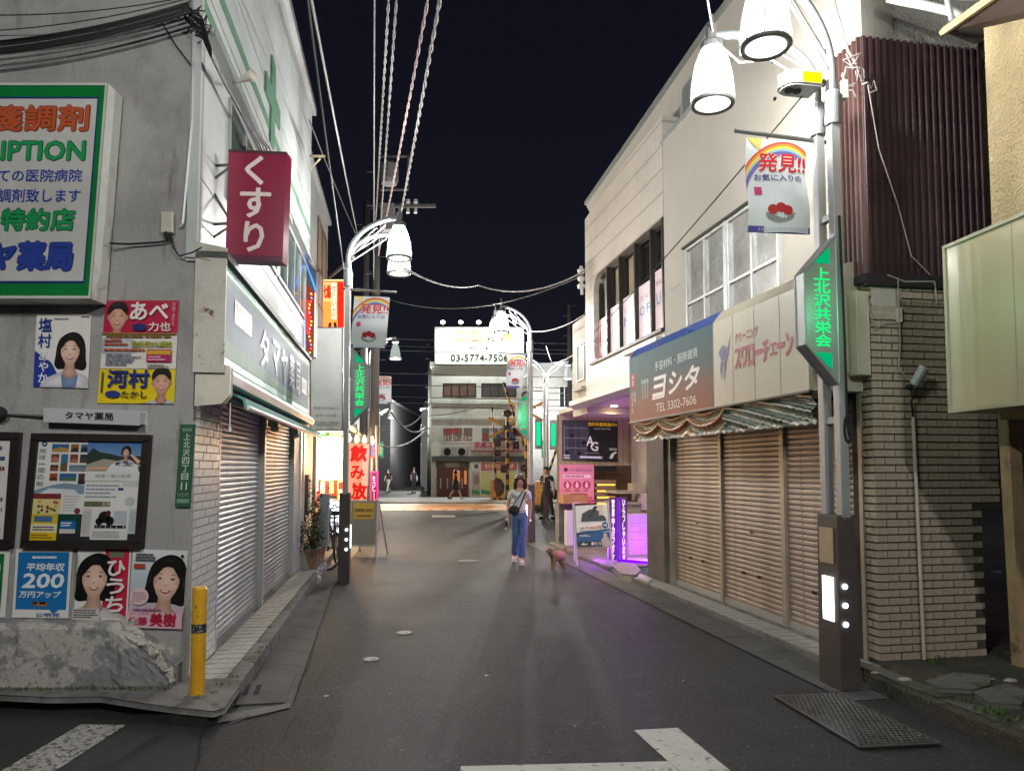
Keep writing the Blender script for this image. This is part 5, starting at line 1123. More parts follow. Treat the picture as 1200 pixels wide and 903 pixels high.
def banner_cloth(M, label, group, seed=0, w=.52, h=.76, z=4.3, lift=0.0, sway=0):
    """a hanging street banner; local frame like the lamp, facing local +-y"""
    q0 = []
    NX, NZ = 14, 20
    def pos(a, b, off=0):
        x = .10 + w * a + lift * (1 - b) * .45; zz = z - h * (1 - b) - lift * .1 * (1 - b); y = -.115 + (.03 * math.sin(a * 5 + seed) + sway * (1 - b)) * (1 - b * .6) + .02 * math.sin(b * 7 + seed)
        return M @ V(x, y + off, zz)
    class BQ:
        w_, h_ = w, h
    out = []
    def mk(sgn):
        b = MB()
        q = Q((0, 0, 0), (w, 0, 0), (w, 0, h), (0, 0, h)); q.w, q.h = w, h
        q.m = lambda a, c, lay=0: pos((1 - a) if sgn > 0 else a, c, sgn * (.002 + lay * .0016))
        return b, q
    b0 = MB(); vs = [pos(i / NX, j / NZ) for i in range(NX + 1) for j in range(NZ + 1)]
    b0.add(vs, [(i * (NZ + 1) + j, (i + 1) * (NZ + 1) + j, (i + 1) * (NZ + 1) + j + 1, i * (NZ + 1) + j + 1) for i in range(NX) for j in range(NZ)], hx('#d5dade'))
    o = b0.build('banner', BANM, None, label, 'banner', group, smooth=True)
    for sgn in (1, -1):
        b, q = mk(sgn)
        for k, c in enumerate(('#c9503c', '#dd8f3a', '#e0cf52', '#8fb9c9', '#5c62a0', '#8f6bb0')):
            r0, r1 = .74 - k * .024, .74 - (k + 1) * .024; n = 20; cx, cy = .62, .24
            for i in range(n):
                A0, A1 = PI * (.3 + .6 * i / n), PI * (.3 + .6 * (i + 1) / n)
                f = lambda r, a: (min(max(cx + r * math.cos(a) * 1.1, 0), 1), min(max(cy + r * math.sin(a), 0), 1))
                q.poly(b, [f(r0, A0), f(r0, A1), f(r1, A1), f(r1, A0)], c, 1)
        q.poly(b, [(0, 1), (.25, 1), (.22, .88)], '#e6c86a', 1.5)
        q.text(b, '発見!!', .2, .66, .98, .86, '#f0f0ee', .09, 2); q.text(b, '発見!!', .2, .66, .98, .86, '#c81e28', .045, 3)
        q.text(b, 'お気に入りの', .14, .56, .9, .64, '#4a4f86', .03, 3)
        q.rect(b, .12, .4, .24, .49, '#c03a70', 2)
        q.rect(b, 0, .0, 1, .065, '#51489a', 2); q.text(b, '世田谷区商店街連合会', .12, .014, .93, .05, '#c4c4dc', 0, 3)
        # basket of red fruit
        for a, c_ in ((.38, .24), (.5, .26), (.6, .23)): q.ell(b, a, c_, .08, .055, '#a81c22', 1.5, 12)
        q.ell(b, .49, .2, .22, .1, '#85878a', 2, 16, PI, 2 * PI); q.rect(b, .27, .195, .71, .21, '#9a9c9e', 2.5)
        for i in range(7): q.rect(b, .32 + i * .055, .13, .325 + i * .055, .195, '#5a5c60', 3)
        b.build('banner_print', BANM, o)
    return o
BANM = pmat('banner cloth', .6, dirt=.1)
rz_r = math.atan2(RS.n.y, RS.n.x); rz_l = math.atan2(LS.n.y, LS.n.x)
lamp = twin('twin-headed street lamp at right in front of the nearest brown shutter', False)
sign_hex(lamp, .04 + .1); remember(lamp)
def xf(loc, rz): return Matrix.Translation(Vector(loc)) @ Matrix.Rotation(rz, 4, 'Z')
LR = G(985, 803, 0); LR = V(2.50, 5.77, 0)
lamp.location = LR; lamp.rotation_euler = (0, 0, rz_r)
# the left one is mirrored in y, so its sign faces us on -y: both faces are lettered, the sign sits between the posts' near edge
spots = [(V(-2.45, 10.95, 0), rz_l, 'twin-headed street lamp at left in front of the hanging red and white restaurant signs'),
         (V(.42, 17.1, 0), rz_r, 'twin-headed street lamp right of the walking woman'),
         (V(2.9, -1.9, 0), rz_r, 'twin-headed street lamp on the right behind the camera'), (V(-2.9, -.6, 0), rz_l, 'twin-headed street lamp on the left behind the camera')]
rear = None
for loc, rz, lb in spots:
    c = copy_tree(lamp, loc, rz, lb)
    if loc.y < 0:
        for o in COL.objects:
            if o.parent == c and o.type == 'LIGHT' and o.name.startswith('bulb'):
                if rear is None: rear = o.data.copy(); rear.energy = 440
                o.data = rear
    if rz == rz_l or True:
        for o in COL.objects:
            if o.parent == c and o.name.startswith(('sign_plate', 'sign_glow')) and rz == rz_l: o.location = o.location + V(0, -.28 if o.name.startswith('sign_plate') else -.6, 0)
        if loc.y < 0:
            for o in [o for o in COL.objects if o.parent == c and o.name.startswith(('sign_plate', 'sign_glow'))]:
                for k in [k for k in COL.objects if k.parent == o]: bpy.data.objects.remove(k)
                bpy.data.objects.remove(o)
for loc, rz, lb, yy, sd, lift, sway in ((LR, rz_r, 'rainbow-printed street banner hanging from the near right lamp post', .1, 0, 0, .02), (spots[0][0], rz_l, 'rainbow-printed street banner blown sideways on the left lamp post', .0, 2, -.12, .1), (spots[1][0], rz_r, 'rainbow-printed street banner on the lamp post right of the walking woman', .1, 1, .05, 0)):
    M = xf(loc, rz)
    o = banner_cloth(M, lb, 'rainbow street banners', sd, w=.42 if loc.y > 15 else .52, z=4.28 if sd != 2 else 4.2, lift=lift, sway=sway)
    b = MB(); b.tube([M @ V(-.08, -.11, 4.3), M @ V(.72, -.11, 4.33 if sd != 2 else 4.28)], .017, 6); b.build('banner_arm', rim_m, o)
# single-headed lamps
def single(label):
    t = thing('street_lamp', label, 'street lamp', (0, 0, 0), 'street lamps lining the shopping street')
    b = MB(); b.box(V(-.045, -.045, 0), V(.09, 0, 0), V(0, .09, 0), V(0, 0, 1.2)); b.build('base', base_m, t)
    b = MB(); b.tube([V(0, 0, 1.2), V(0, 0, 4.4)], .04, 10); b.build('post', post_m, t)
    b = MB(); b.tube([p for p in arch(0, 0)], .03, 10); b.tube([V(0, 0, 4.8), V(.5, 0, 5.2)], .01, 5); b.build('arm', post_l, t, smooth=True)
    bell(t, .72, 0, 4.7, 1100, 14, True)
    b = MB(); b.box(V(-.02, -.01, 4.2), V(.6, 0, 0), V(0, .03, 0), V(0, 0, .03)); b.build('banner_arm', rim_m, t)
    b = MB(); b.box(V(.08, -.03, 2.3), V(.24, 0, 0), V(0, .06, 0), V(0, 0, 1.0)); s_ = b.build('sign_plate', MATS['brushed sign plate'], t)
    b = MB(); b.prism([V(.14, -.034, 2.42), V(.27, -.034, 2.42), V(.27, -.034, 3.18), V(.14, -.034, 3.18)], V(0, -.004, 0)); b.prism([V(.14, .034, 2.42), V(.27, .034, 2.42), V(.27, .034, 3.18), V(.14, .034, 3.18)], V(0, .004, 0)); b.build('lit_strip', glow('green lit strip', (.0, .9, .35), 1.0), s_)
    remember(t); return t
def foot(x, Y): p = A(x, 549, Y); return V(p.x, Y, 0)
single_l = single('single-headed street lamp at left just beyond the tall red banner')
B0 = G(424, 628, 0)
single_l.location = foot(431, 20.5) ; single_l.rotation_euler = (0, 0, rz_l)
far = [(638, 24.5, rz_r, 'single-headed lamp of the pair beyond the man in black, arm to the left'), (641.5, 25.2, 0, 'single-headed lamp of the pair beyond the man in black, arm to the right'),
       (443, 45, rz_l, 'single-headed street lamp above the no parking sign'), (438, 80, rz_l, 'far single-headed street lamp on the left past the crossing, beyond the no parking sign'), (504.5, 60, rz_r + .05, 'far single-headed street lamp by the pole at the left edge of the billboard building'),
       (487, 90, rz_r, 'farthest street lamp with a green strip in the dark side street'), (641, 44, rz_r, 'street lamp beyond the level crossing behind the railway signals')]
for o in TREE[single_l.name]:
    if o.type == 'LIGHT': o.data.energy = 520; near_bulb = o.data
far_bulb = near_bulb.copy(); far_bulb.energy = 2700
for x, Y, rz, lb in far:
    c = copy_tree(single_l, foot(x, Y), rz, lb)
    if Y > 30:
        for o in COL.objects:
            if o.parent == c and o.type == 'LIGHT': o.data = far_bulb
Ms = xf(foot(431, 20.5), rz_l); banner_cloth(Ms, 'small reddish-looking rainbow banner on the second left lamp post', 'rainbow street banners', 3, w=.52, z=4.2)
# camera box with its amber reflector on the near right lamp
cb = thing('alarm_unit', 'white rounded alarm unit with an amber lens fixed on the near right lamp post', 'alarm unit', A(930, 92, 5.6))
def cbp(px, py, dy=0): return A(px, py, 5.55 + dy)
b = MB(); n = 14; top = []; M_ = xf(LR, rz_r)
pr = []
for k in range(n + 1):
    a = PI / 2 + PI * k / n; pr.append(V(.42 + .0 - math.cos(a) * .1 * 1.2, -.0 + math.sin(a) * .1, 0))
pr = [V(.08, -.1, 0), V(.28, -.1, 0)] + [V(.28 + .1 * math.sin(PI * k / n), -.1 * math.cos(PI * k / n), 0) for k in range(1, n)] + [V(.28, .1, 0), V(.08, .1, 0)]
b.prism([M_ @ (p + V(0, 0, 4.66)) for p in pr], V(0, 0, .1)); cbo = b.build('housing', mat('white plastic', (.6, .6, .57), .35, var=.05), cb, bevel=.012)
b = MB(); b.prism([M_ @ (p * .97 + V(.005, 0, 4.645)) for p in pr], V(0, 0, .016)); b.build('underside', mat('grey plastic', (.25, .25, .25), .4), cb)
b = MB(); b.prism([M_ @ V(.09, .1, 4.67), M_ @ V(.25, .1, 4.67), M_ @ V(.25, .1, 4.75), M_ @ V(.09, .1, 4.75)], (M_.to_3x3() @ V(0, .008, 0))); b.build('amber_lens', mat('amber lens', (.9, .45, .0), .3, bump=0, emit=.25, coat=.5), cb)
b = MB()
for x in (.31, .24): b.lathe(M_ @ V(x, 0, 4.63), [(0, 0), (.03, 0), (.035, .015)], 12)
b.build('sensor', black, cb)
b = MB(); b.tube([M_ @ V(.0, .0, 4.73), M_ @ V(.1, 0, 4.72)], .03, 8); b.build('bracket', rim_m, cb)
b = MB(); b.box(M_ @ V(-.12, .08, 4.55), M_.to_3x3() @ V(.05, 0, 0), M_.to_3x3() @ V(0, .06, 0), V(0, 0, .15)); b.build('terminal_box', cream, None, 'small cream terminal box behind the near right lamp post', 'terminal box', bevel=.005)
b = MB(); b.tube([M_ @ V(.75, .43, 5.3), M_ @ V(.72, .3, 5.25), M_ @ V(.7, .1, 5.0), M_ @ V(.6, .0, 4.85), M_ @ V(.62, -.2, 4.95), M_ @ V(.75, -.35, 5.2)], .008, 6); b.tube([M_ @ V(.75, -.4, 5.3), M_ @ V(.9, -.2, 5.5), M_ @ V(1.2, .3, 6.2)], .008, 6)
b.build('cable', MATS['grey cable'], None, 'loose white cable looping between the two lamp heads at top right', 'cable')
b = MB(); b.tube([M_ @ V(.03, .1, 4.7), M_ @ V(.05, .09, 4.5), M_ @ V(.05, .06, 4.35)], .014, 6); b.tube([M_ @ V(.0, .15, 3.6), M_ @ V(-.01, .16, 2.6), M_ @ V(-.02, .15, 2.0), M_ @ V(-.03, .15, 1.9)], .009, 6); b.build('cable', black, None, 'black cable strapped down the near right lamp post', 'cable')
b = MB()
for k in range(3): 
    c = M_ @ V(-.03, .14, 1.95); b.tube([c + V(.05 * math.cos(a) * .6, 0, .1 * math.sin(a)) for a in [2 * PI * i / 12 for i in range(13)]], .008 + .002 * k, 6)
b.build('cable_coil', black, None, 'small coil of black cable hanging on the near right lamp post', 'cable coil')
# wire from the lamp to the far building front
b = MB(); b.tube(sag(M_ @ V(.2, .0, 4.6), RS.p(8.5, 4.05, .1), .1, 20), .007, 5); b.build('wire', black, None, 'thin dark wire running from the near right lamp along the cream wall', 'wire')
# ================================================================ UTILITY POLES AND OVERHEAD WIRES
cpole = mat('concrete pole', (.1, .097, .093), .85, var=.15, scale=2, fine=40, bump=.2)
wgrey = mat('pale overhead cable', (.3, .29, .29), .55, var=.15, scale=20, bump=.2); wdark = mat('dark overhead wire', (.1, .1, .1), .6)
insul = mat('white insulator', (.6, .6, .58), .3)
def upole(px, Y, ztop, label, extra=True):
    p = foot(px, Y); t = thing('utility_pole', label, 'utility pole', p)
    b = MB(); b.tube([p, p + V(0, 0, ztop)], [.13, .085], 16); b.build('pole', cpole, t, smooth=True)
    b = MB()
    for k in range(int(ztop / .45) - 4): 
        z = 2.2 + k * .45; s_ = 1 if k % 2 else -1; b.tube([p + V(0, 0, z), p + V(.27 * s_, 0, z)], .012, 5)
    b.build('step_bolts', MATS['dark overhead wire'], t, kind='stuff')
    return t, p
u1, p1_ = upole(438, 19, 10.1, 'tall concrete utility pole with transformer behind the left street lamp')
b = MB(); z = A(470, 243, 19).z; b.box(V(p1_.x - .1, 18.85, z - .04), V(1.65, 0, 0), V(0, .08, 0), V(0, 0, .08)); ca = b.build('crossarm', cpole, u1)
b = MB()
for x in (478, 487): b.lathe(V(A(x, 240, 18.85).x, 18.85, z + .04), [(0, 0), (.04, 0), (.07, .04), (.04, .07), (.06, .1), (.0, .14)], 10); b.lathe(V(A(x, 240, 18.85).x, 18.85, z - .2), [(0, 0), (.05, 0), (.04, .12), (0, .14)], 10)
b.build('insulator', insul, ca)
b = MB(); zt, zb = A(470, 183, 19).z, A(470, 222, 19).z; x1_ = A(478, 200, 19).x
b.tube([V(p1_.x, 19, zt), V(x1_, 19, zt), V(x1_, 19, zb), V(p1_.x, 19, zb)], .045, 6); b.build('transformer_frame', cpole, u1)
b = MB(); b.lathe(V(A(457, 195, 19).x, 18.9, zb + .1), [(0, 0), (.2, 0), (.24, .1), (.24, .5), (.14, .6), (0, .62)], 16); b.build('transformer', mat('transformer grey', (.25, .25, .25), .5), u1)
b = MB(); zz = A(445, 245, 19).z; b.box(V(p1_.x + .12, 18.8, zz - .6), V(.35, 0, 0), V(0, .3, 0), V(0, 0, .7)); b.build('cabinet', MATS['transformer grey'], u1, bevel=.01)
u2, p2_ = upole(425.5, 20.5, 9.2, 'second concrete utility pole just left of the transformer pole')
def wire(name, pts, r, m, label, s_=.0, braid=0):
    b = MB()
    for (p, q_, sg_) in pts:
        P = sag(p, q_, sg_, 28)
        if braid:
            n = 260; P = [p.lerp(q_, i / n) - V(0, 0, sg_ * 4 * (i / n) * (1 - i / n)) for i in range(n + 1)]
            for ph in (0, PI):
                b.tube([c + V(math.cos(i * .9 + ph) * r * .7, 0, math.sin(i * .9 + ph) * r * .7) for i, c in enumerate(P)], r * .62, 5)
        else: b.tube(P, r, 6)
    return b.build(name, m, None, label, 'wire', 'overhead wires', smooth=True)
def up(x, z): d = ray(x, 0); t = (z - 1.65) / d.z; return CO + d * t     # where a wire at height z leaves the top of the picture
def beyond(p, q_, k=1.5): return q_ + (q_ - p) * k
P0 = V(p1_.x, 14.6, 0)
def run(name, xtop, ztop, px, py, Y, r, label, braid=0, m=wgrey, sg_=.12):
    e = A(px, py, Y); s0 = up(xtop, ztop); s1 = s0 + (s0 - e) * .8
    return wire(name, [(s1, e, sg_)], r, m, label, braid=braid)
run('twisted_cable', 455, 6.9, 440, 262, 19, .016, 'left twisted pale cable of the bunch over the street', 1)
run('twisted_cable', 464, 6.8, 444, 292, 19, .015, 'second twisted pale cable of the bunch over the street', 1)
run('twisted_cable', 496, 6.6, 443, 300, 19, .016, 'third twisted cable of the bunch over the street, slightly pink', 1, mat('pinkish cable', (.45, .33, .33), .6), .3)
run('twisted_cable', 511, 6.6, 458, 310, 19, .02, 'rightmost twisted pale cable of the bunch over the street', 1, sg_=.25)
run('overhead_wire', 439, 6.8, 438, 330, 19, .01, 'thin straight wire dropping to the transformer pole')
run('overhead_wire', 368, 6.0, 421, 285, 20, .014, 'pale thin wire slanting down from the top left of the sky')
run('overhead_wire', 363, 5.8, 405, 330, 12, .01, 'thin dark wire left of the pale slanting wire', 0, wdark)
wire('overhead_wire', [(LS.P(362, 140, .1), A(424, 290, 20), .05)], .01, wdark, 'thin dark wire from the white roof corner to the poles')
wire('overhead_wire', [(A(470, 312, 10.9), A(560, 334, 16), .15), (A(560, 334, 16), RS.P(684, 318, .1), .25)], .016, wgrey, 'sagging wire from the left lamp across the street to the tiled building')
wire('overhead_wire', [(A(440, 345, 19), RS.P(684, 322, .1), .5)], .012, wdark, 'darker sagging wire across the street under the pale one')
wire('overhead_wire', [(A(620, 388, 17), RS.P(686, 368, .1), .12)], .014, wgrey, 'pale wire from the second right lamp to the tiled building')
b = MB()
for k in range(3): c = RS.P(681, 320 + k * 9, .12); b.lathe(c, [(0, 0), (.06, 0), (.08, .06), (.04, .1), (0, .1)], 10)
b.tube([RS.P(681, 312, .1), RS.P(682, 345, .1)], .03, 6); b.build('insulator_bracket', insul, None, 'insulator bracket on the corner of the tiled building where wires end', 'insulator')
for y0, y1, Y, r in ((395, 401, 36, .016), (404, 408, 36, .016), (410, 412, 36.5, .018), (436, 440, 37, .02), (450, 452, 37, .02), (464, 466, 37, .02), (471, 473, 37, .02)):
    wire('overhead_wire', [(A(330, y0 - 4, Y), A(780, y1 + 3, Y), .1)], r, wdark, {395: 'railway overhead line crossing over the upper part of the white billboard', 404: 'railway overhead line crossing the middle of the white billboard', 410: 'railway overhead line crossing just above the billboard phone number', 436: 'railway overhead line just under the billboard of the pale building', 450: 'railway overhead line level with the tops of the second floor windows', 464: 'railway overhead line level with the bottoms of the second floor windows', 471: 'lowest railway overhead line, under the second floor windows'}[y0])
wire('overhead_wire', [(A(500, 487, 40), A(560, 477, 40), .1), (A(560, 477, 40), A(690, 480, 40), .1)], .02, wdark, 'thin dark cable hung across the middle of the billboard building')
wire('overhead_wire', [(A(640, 405, 24), A(652, 428, 30), .2), (A(648, 425, 24), RS.P(700, 395, .1), .1)], .015, wgrey, 'loose pale wire by the pair of lamps at the right')
wire('overhead_wire', [(A(455, 478, 30), A(498, 500, 46), .6), (A(440, 520, 40), A(497, 505, 46), .5), (A(470, 500, 40), A(505, 470, 44), .4)], .04, wdark, 'messy dark wires strung over the far side street')
# brace and bracket between the building and the lamp
b = MB(); b.tube([LS.P(386, 325, .0), A(414, 302, 11)], .03, 8); b.build('brace', cpole, None, 'slanting grey brace between the left building row and the street lamp', 'brace')
b = MB(); b.tube([LS.P(364, 183, .1), LS.P(380, 183, .45)], .02, 6); b.tube([LS.P(364, 198, .1), LS.P(375, 186, .35)], .014, 6); b.build('bracket', mat('pale wood bracket', (.45, .36, .22), .6), None, 'small pale bracket sticking out of the white building corner', 'bracket')
# ================================================================ LEFT ROW beyond the pharmacy
greyw = mat('grey rendered wall', (.3, .3, .29), .8, var=.1, scale=1, fine=30, bump=.1, stain=(1.2, .5, .7, (.2, .2, .19)))
lr = thing('grey_upper_house', 'grey house with a tall bronze window just beyond the white pharmacy wall', 'building', LS.p(8.8, 0, -.2))
b = MB(); b.fb(LS, 6.8, 11.0, 3.0, 7.1, -4, -.12); b.fb(LS, 6.8, 9.2, 0, 3.0, -4, -.16); b.build('wall', greyw, lr)
window(LS, 8.9, 10.6, 4.9, 6.6, lr, 2, fm=mat('bronze frame', (.16, .1, .06), .45, metal=.3), d=-.12, gm=mat('brown lit blind', (.2, .13, .08), .6))
b = MB()
for i in range(14): b.fb(LS, 7.0 + i * .12, 7.05 + i * .12, 5.9, 7.0, -.12, -.09)
b.build('louvre', alu, lr)
b = MB(); b.fb(LS, 6.8, 11.05, 7.1, 7.18, -4, -.05); b.build('coping', alu, lr)
b = MB(); b.fb(LS, 6.0, 6.12, .1, 2.3, -.02, .02); b.fb(LS, 6.3, 6.36, .1, 2.4, -.02, .03); b.build('pipe', wtile, lr)
# white door and small window of the house, at street level
b = MB(); b.fb(LS, 7.0, 7.9, .12, 2.2, -.16, -.12); b.build('door', mat('pale door', (.45, .43, .38), .5), lr)
lw = glow('warm shop light', '#ffd28a', 5); lw2 = glow('white shop light', '#fff0d8', 8)
redm = mat('red curtain', (.5, .03, .02), .7)
sh = thing('lit_restaurant_front', 'brightly lit open restaurant front with white and red boards behind the left street lamp', 'building', LS.p(11, 0, -.3))
b = MB(); b.fb(LS, 9.3, 18.5, 2.9, 5.6, -4, -.1); b.fb(LS, 18.3, 18.5, 0, 2.9, -4, -.1); b.fb(LS, 9.2, 9.32, 0, 2.9, -4, -.1); b.build('wall', greyw, sh)
b = MB(); b.fb(LS, 9.3, 18.3, 0, 2.9, -1.8, -1.5); b.build('inner_wall', mat('warm inner wall', (.5, .38, .22), .8), sh)
for k, (u0, u1, z0, z1, m_) in enumerate(((9.6, 10.4, .9, 2.3, lw2), (10.7, 11.9, .9, 2.5, lw2), (12.2, 13.6, 1.1, 2.5, lw), (14, 15.5, 1.2, 2.4, lw))):
    b = MB(); b.fb(LS, u0, u1, z0, z1, -.4, -.35); b.build('lit_menu_board', m_, sh)
b = MB()
for u in (9.7, 10.1, 10.9, 11.4, 12.4, 12.9): b.fb(LS, u, u + .25, .75, 1.15, -.33, -.3)
b.build('red_board', redm, sh)
b = MB(); b.fb(LS, 9.35, 18.3, 0, .7, -.6, -.2); b.build('counter', mat('shop counter', (.3, .2, .12), .6), sh)
b = MB(); b.prism([LS.p(9.0, 2.55, .5), LS.p(9.0, 2.6, .5), LS.p(9.0, 2.95, -.1), LS.p(9.0, 2.85, -.1)], LS.u * 8); b.build('eave', mat('pale corrugated eave', (.45, .4, .3), .6), sh)
for u in (9.9, 11.5, 13.2, 15):
    b = MB(); b.fb(LS, u, u + .9, 2.48, 2.52, .1, .16); b.build('tube_light', lw2, sh)
    l = bpy.data.lights.new('shop_light', 'AREA'); l.energy = 38; l.color = (1, .66, .36); l.size = .8; l.shape = 'SQUARE'
    lo = bpy.data.objects.new('shop_light', l); COL.objects.link(lo); lo.parent = sh; lo.location = LS.p(u + .4, 2.3, -.1) - BASE[sh.name]; lo.rotation_euler = (0, -math.radians(60), rz_l)
# blank white projecting sign with small text
FW = flat(13.0); wsn = thing('white_projecting_sign', 'tall white light box with three small lines of text at its foot', 'sign', FW.P(383, 505, 0))
q = Q(FW.P(363, 505), FW.P(402, 505), FW.P(402, 383), FW.P(363, 383), .003)
b = MB(); b.prism([q.m(0, 0), q.m(1, 0), q.m(1, 1), q.m(0, 1)], V(0, .22, 0), hx('#bfc4c2')); 
for (a0, b0, a1, b1) in ((0, 0, 1, .012), (0, .988, 1, 1), (0, .012, .04, .988), (.96, .012, 1, .988)): q.rect(b, a0, b0, a1, b1, '#6e5a54', 1)
b.build('light_box', PRINT_G, wsn)
b = MB()
q.text(b, '手づくりごはんと', .12, .205, .88, .235, '#3f4444', 0, 2); q.text(b, 'おやつのお店', .2, .135, .8, .165, '#3f4444', 0, 2); q.text(b, 'Coho toto', .14, .07, .86, .098, '#3f4444', .01, 2); q.rect(b, .14, .058, .86, .063, '#5b6060', 2)
q.ell(b, .3, .035, .07, .018, '#6a7070', 2); q.ell(b, .3, .035, .055, .014, '#bfc4c2', 2.5); q.ell(b, .62, .03, .09, .012, '#6a7070', 2); q.ell(b, .62, .03, .075, .009, '#bfc4c2', 2.5); b.build('lettering', PRINT, wsn)
# red lit restaurant sign
FR = flat(15.4); rs_ = thing('red_lit_sign', 'glowing red and orange vertical sign with black brush characters above the white sign', 'sign', FR.P(391, 420, 0))
em = pmat('lit sign print', .4, emit=1.15)
q = Q(FR.P(377, 420), FR.P(405, 420), FR.P(405, 328), FR.P(377, 328), .004)
b = MB(); b.prism([q.m(0, 0), q.m(1, 0), q.m(1, 1), q.m(0, 1)], V(0, .2, 0), hx('#a8100c')); q.rect(b, 0, 0, 1, 1, '#ff5a28', 1); q.poly(b, [(0, 0), (.6, 0), (.7, .3), (.62, .7), (0, .8)], '#ff8a3c', 2); q.rect(b, .68, .25, .96, .97, '#e01408', 3); q.rect(b, .06, .72, .64, .97, '#f6a868', 3); q.rect(b, .42, .5, .62, .96, '#ffe6c0', 4)
q.text(b, '七輪', .08, .76, .4, .94, '#b02010', .05, 5); q.vtext(b, 'さいの', .44, .5, .6, .94, '#c04020', .02, 6); q.text(b, '八', .12, .28, .84, .46, '#140806', .09, 7); q.text(b, '剣', .18, .04, .82, .25, '#140806', .07, 7)
for (a0, b0, a1, b1) in ((0, 0, 1, .015), (0, .985, 1, 1), (0, 0, .05, 1), (.95, 0, 1, 1)): q.rect(b, a0, b0, a1, b1, '#ffd8a0', 8)
b.build('lit_face', em, rs_)
# LED sign box seen edge-on
FL_ = flat(11.6); ls_ = thing('led_shop_sign', 'narrow colourful led-edged sign on the wall left of the glowing red sign', 'sign', FL_.P(364, 420, 0))
q = Q(FL_.P(357, 422), FL_.P(369, 418), FL_.P(371, 318), FL_.P(356, 300), .004)
b = MB(); b.prism([q.m(0, 0), q.m(1, 0), q.m(1, 1), q.m(0, 1)], V(0, .12, 0), hx('#2a3038')); q.rect(b, .1, .05, .9, .75, '#5a1a14', 1)
q.poly(b, [(.0, .98), (.12, .99), (1, .8), (1, .74)], '#3c78ff', 2); q.rect(b, 0, .05, .1, .95, '#88a8ff', 2); q.rect(b, .9, .0, 1, .74, '#ffb090', 2)
for k in range(16): q.ell(b, .55 + .1 * math.sin(k), .06 + k * .042, .08, .01, ['#80ff70', '#ff6050', '#60a0ff', '#ffe060'][k % 4], 3, 8)
q.rect(b, .2, .25, .5, .6, '#c02010', 2.5); b.build('lit_face', pmat('led sign print', .4, emit=1.6), ls_)
# menu boards of the restaurant that face up the street
FM_ = flat(15.6); mb_ = thing('lit_menu_wall', 'glaring white and yellow lit menu wall of the restaurant left of the street lamp', 'menu board', FM_.P(388, 600, 0))
litp = pmat('lit menu print', .4, emit=4)
q = Q(FM_.P(372, 562), FM_.P(406, 562), FM_.P(406, 512), FM_.P(371, 510), .006)
b = MB(); b.prism([q.m(0, 0), q.m(1, 0), q.m(1, 1), q.m(0, 1)], V(0, .15, 0), hx('#c89048')); b.build('board', PRINT, mb_)
b = MB(); q.soft(b, [(0, 0), (1, 0), (1, 1), (0, 1)], '#fff4d8', '#ffc878', 1)
for k in range(3): q.rect(b, .62 + .12 * k, .2, .7 + .12 * k, .9, ['#ffe0a0', '#ffd080', '#fff0c8'][k], 2); q.vtext(b, ['焼肉', 'ホルモン', '七輪'][k], .635 + .12 * k, .3, .685 + .12 * k, .85, '#b83018', .02, 3)
q.rect(b, .03, .25, .2, .95, '#3cc060', 2); q.rect(b, .06, .3, .17, .9, '#f8e8a0', 3); q.vtext(b, '営業中', .07, .35, .16, .85, '#c03018', .02, 4)
b.build('lit_face', litp, mb_)
b = MB(); q2 = Q(FM_.P(373, 580), FM_.P(405, 580), FM_.P(405, 563), FM_.P(373, 563), .006); plate(b, q2, .1, '#c01810'); 
for k in range(3): q2.rect(b, .08 + k * .33, .15, .24 + k * .33, .95, ['#ffd890', '#ffb060', '#ffe8c0'][k], 1)
b.build('red_board', pmat('red lit print', .5, emit=.9), mb_)
for x, y, e in ((388, 540, 150), (422, 520, 110)):
    l = bpy.data.lights.new('shop_glow', 'POINT'); l.energy = e; l.color = (1, .62, .3); l.shadow_soft_size = .3; lo = bpy.data.objects.new('shop_glow', l); COL.objects.link(lo); lo.parent = mb_; lo.location = A(x, y, 15.2) - BASE[mb_.name]
q3 = Q(FM_.P(434, 600), FM_.P(443, 600), FM_.P(443, 552), FM_.P(434, 552), .006); mgb = MB(); plate(mgb, q3, .08, '#b01870'); q3.rect(mgb, .2, .04, .8, .96, '#281028', 1); q3.vtext(mgb, '生ビール', .3, .1, .7, .9, '#ff90c8', .02, 2)
mgb.build('magenta_menu_board', pmat('magenta lit print', .4, emit=1.2), None, 'small magenta-edged lit menu board right of the red banner flag', 'menu board')
q3 = Q(FM_.P(395, 612), FM_.P(408, 612), FM_.P(408, 540), FM_.P(395, 540), .006); mgb = MB(); plate(mgb, q3, .08, '#7a3010'); q3.soft(mgb, [(0, 0), (1, 0), (1, 1), (0, 1)], '#ffb060', '#c04818', 1)
for k in range(4): q3.rect(mgb, .15, .1 + k * .22, .85, .22 + k * .22, ['#e02818', '#ffe0a0', '#d81c10', '#ffd070'][k], 2)
mgb.build('warm_shop_window', pmat('warm window print', .4, emit=1.8), None, 'narrow warm-lit restaurant window just right of the left lamp post', 'window')
lan = glow('lit bare bulb', '#ffdca0', 6)
for k, (x, y) in enumerate(((409, 514), (418, 515), (427, 516), (436, 517))):
    c_ = A(x, y, 15.9); t_ = thing('eave_bulb', 'glowing bare bulb under the restaurant eave, %s from the left' % ('first', 'second', 'third', 'fourth')[k], 'lamp', c_, 'bare bulbs under the restaurant eave'); b = MB(); b.lathe(c_, [(.0, -.07), (.03, -.06), (.048, -.02), (.045, .03), (.03, .07), (.02, .12), (0, .13)], 14); b.build('glass', lan, t_, smooth=True)
    b = MB(); b.lathe(c_, [(.022, .11), (.025, .16), (0, .16)], 12); b.tube([c_ + V(0, 0, .14), c_ + V(0, 0, .35)], .006, 4); b.build('cap', black, t_)
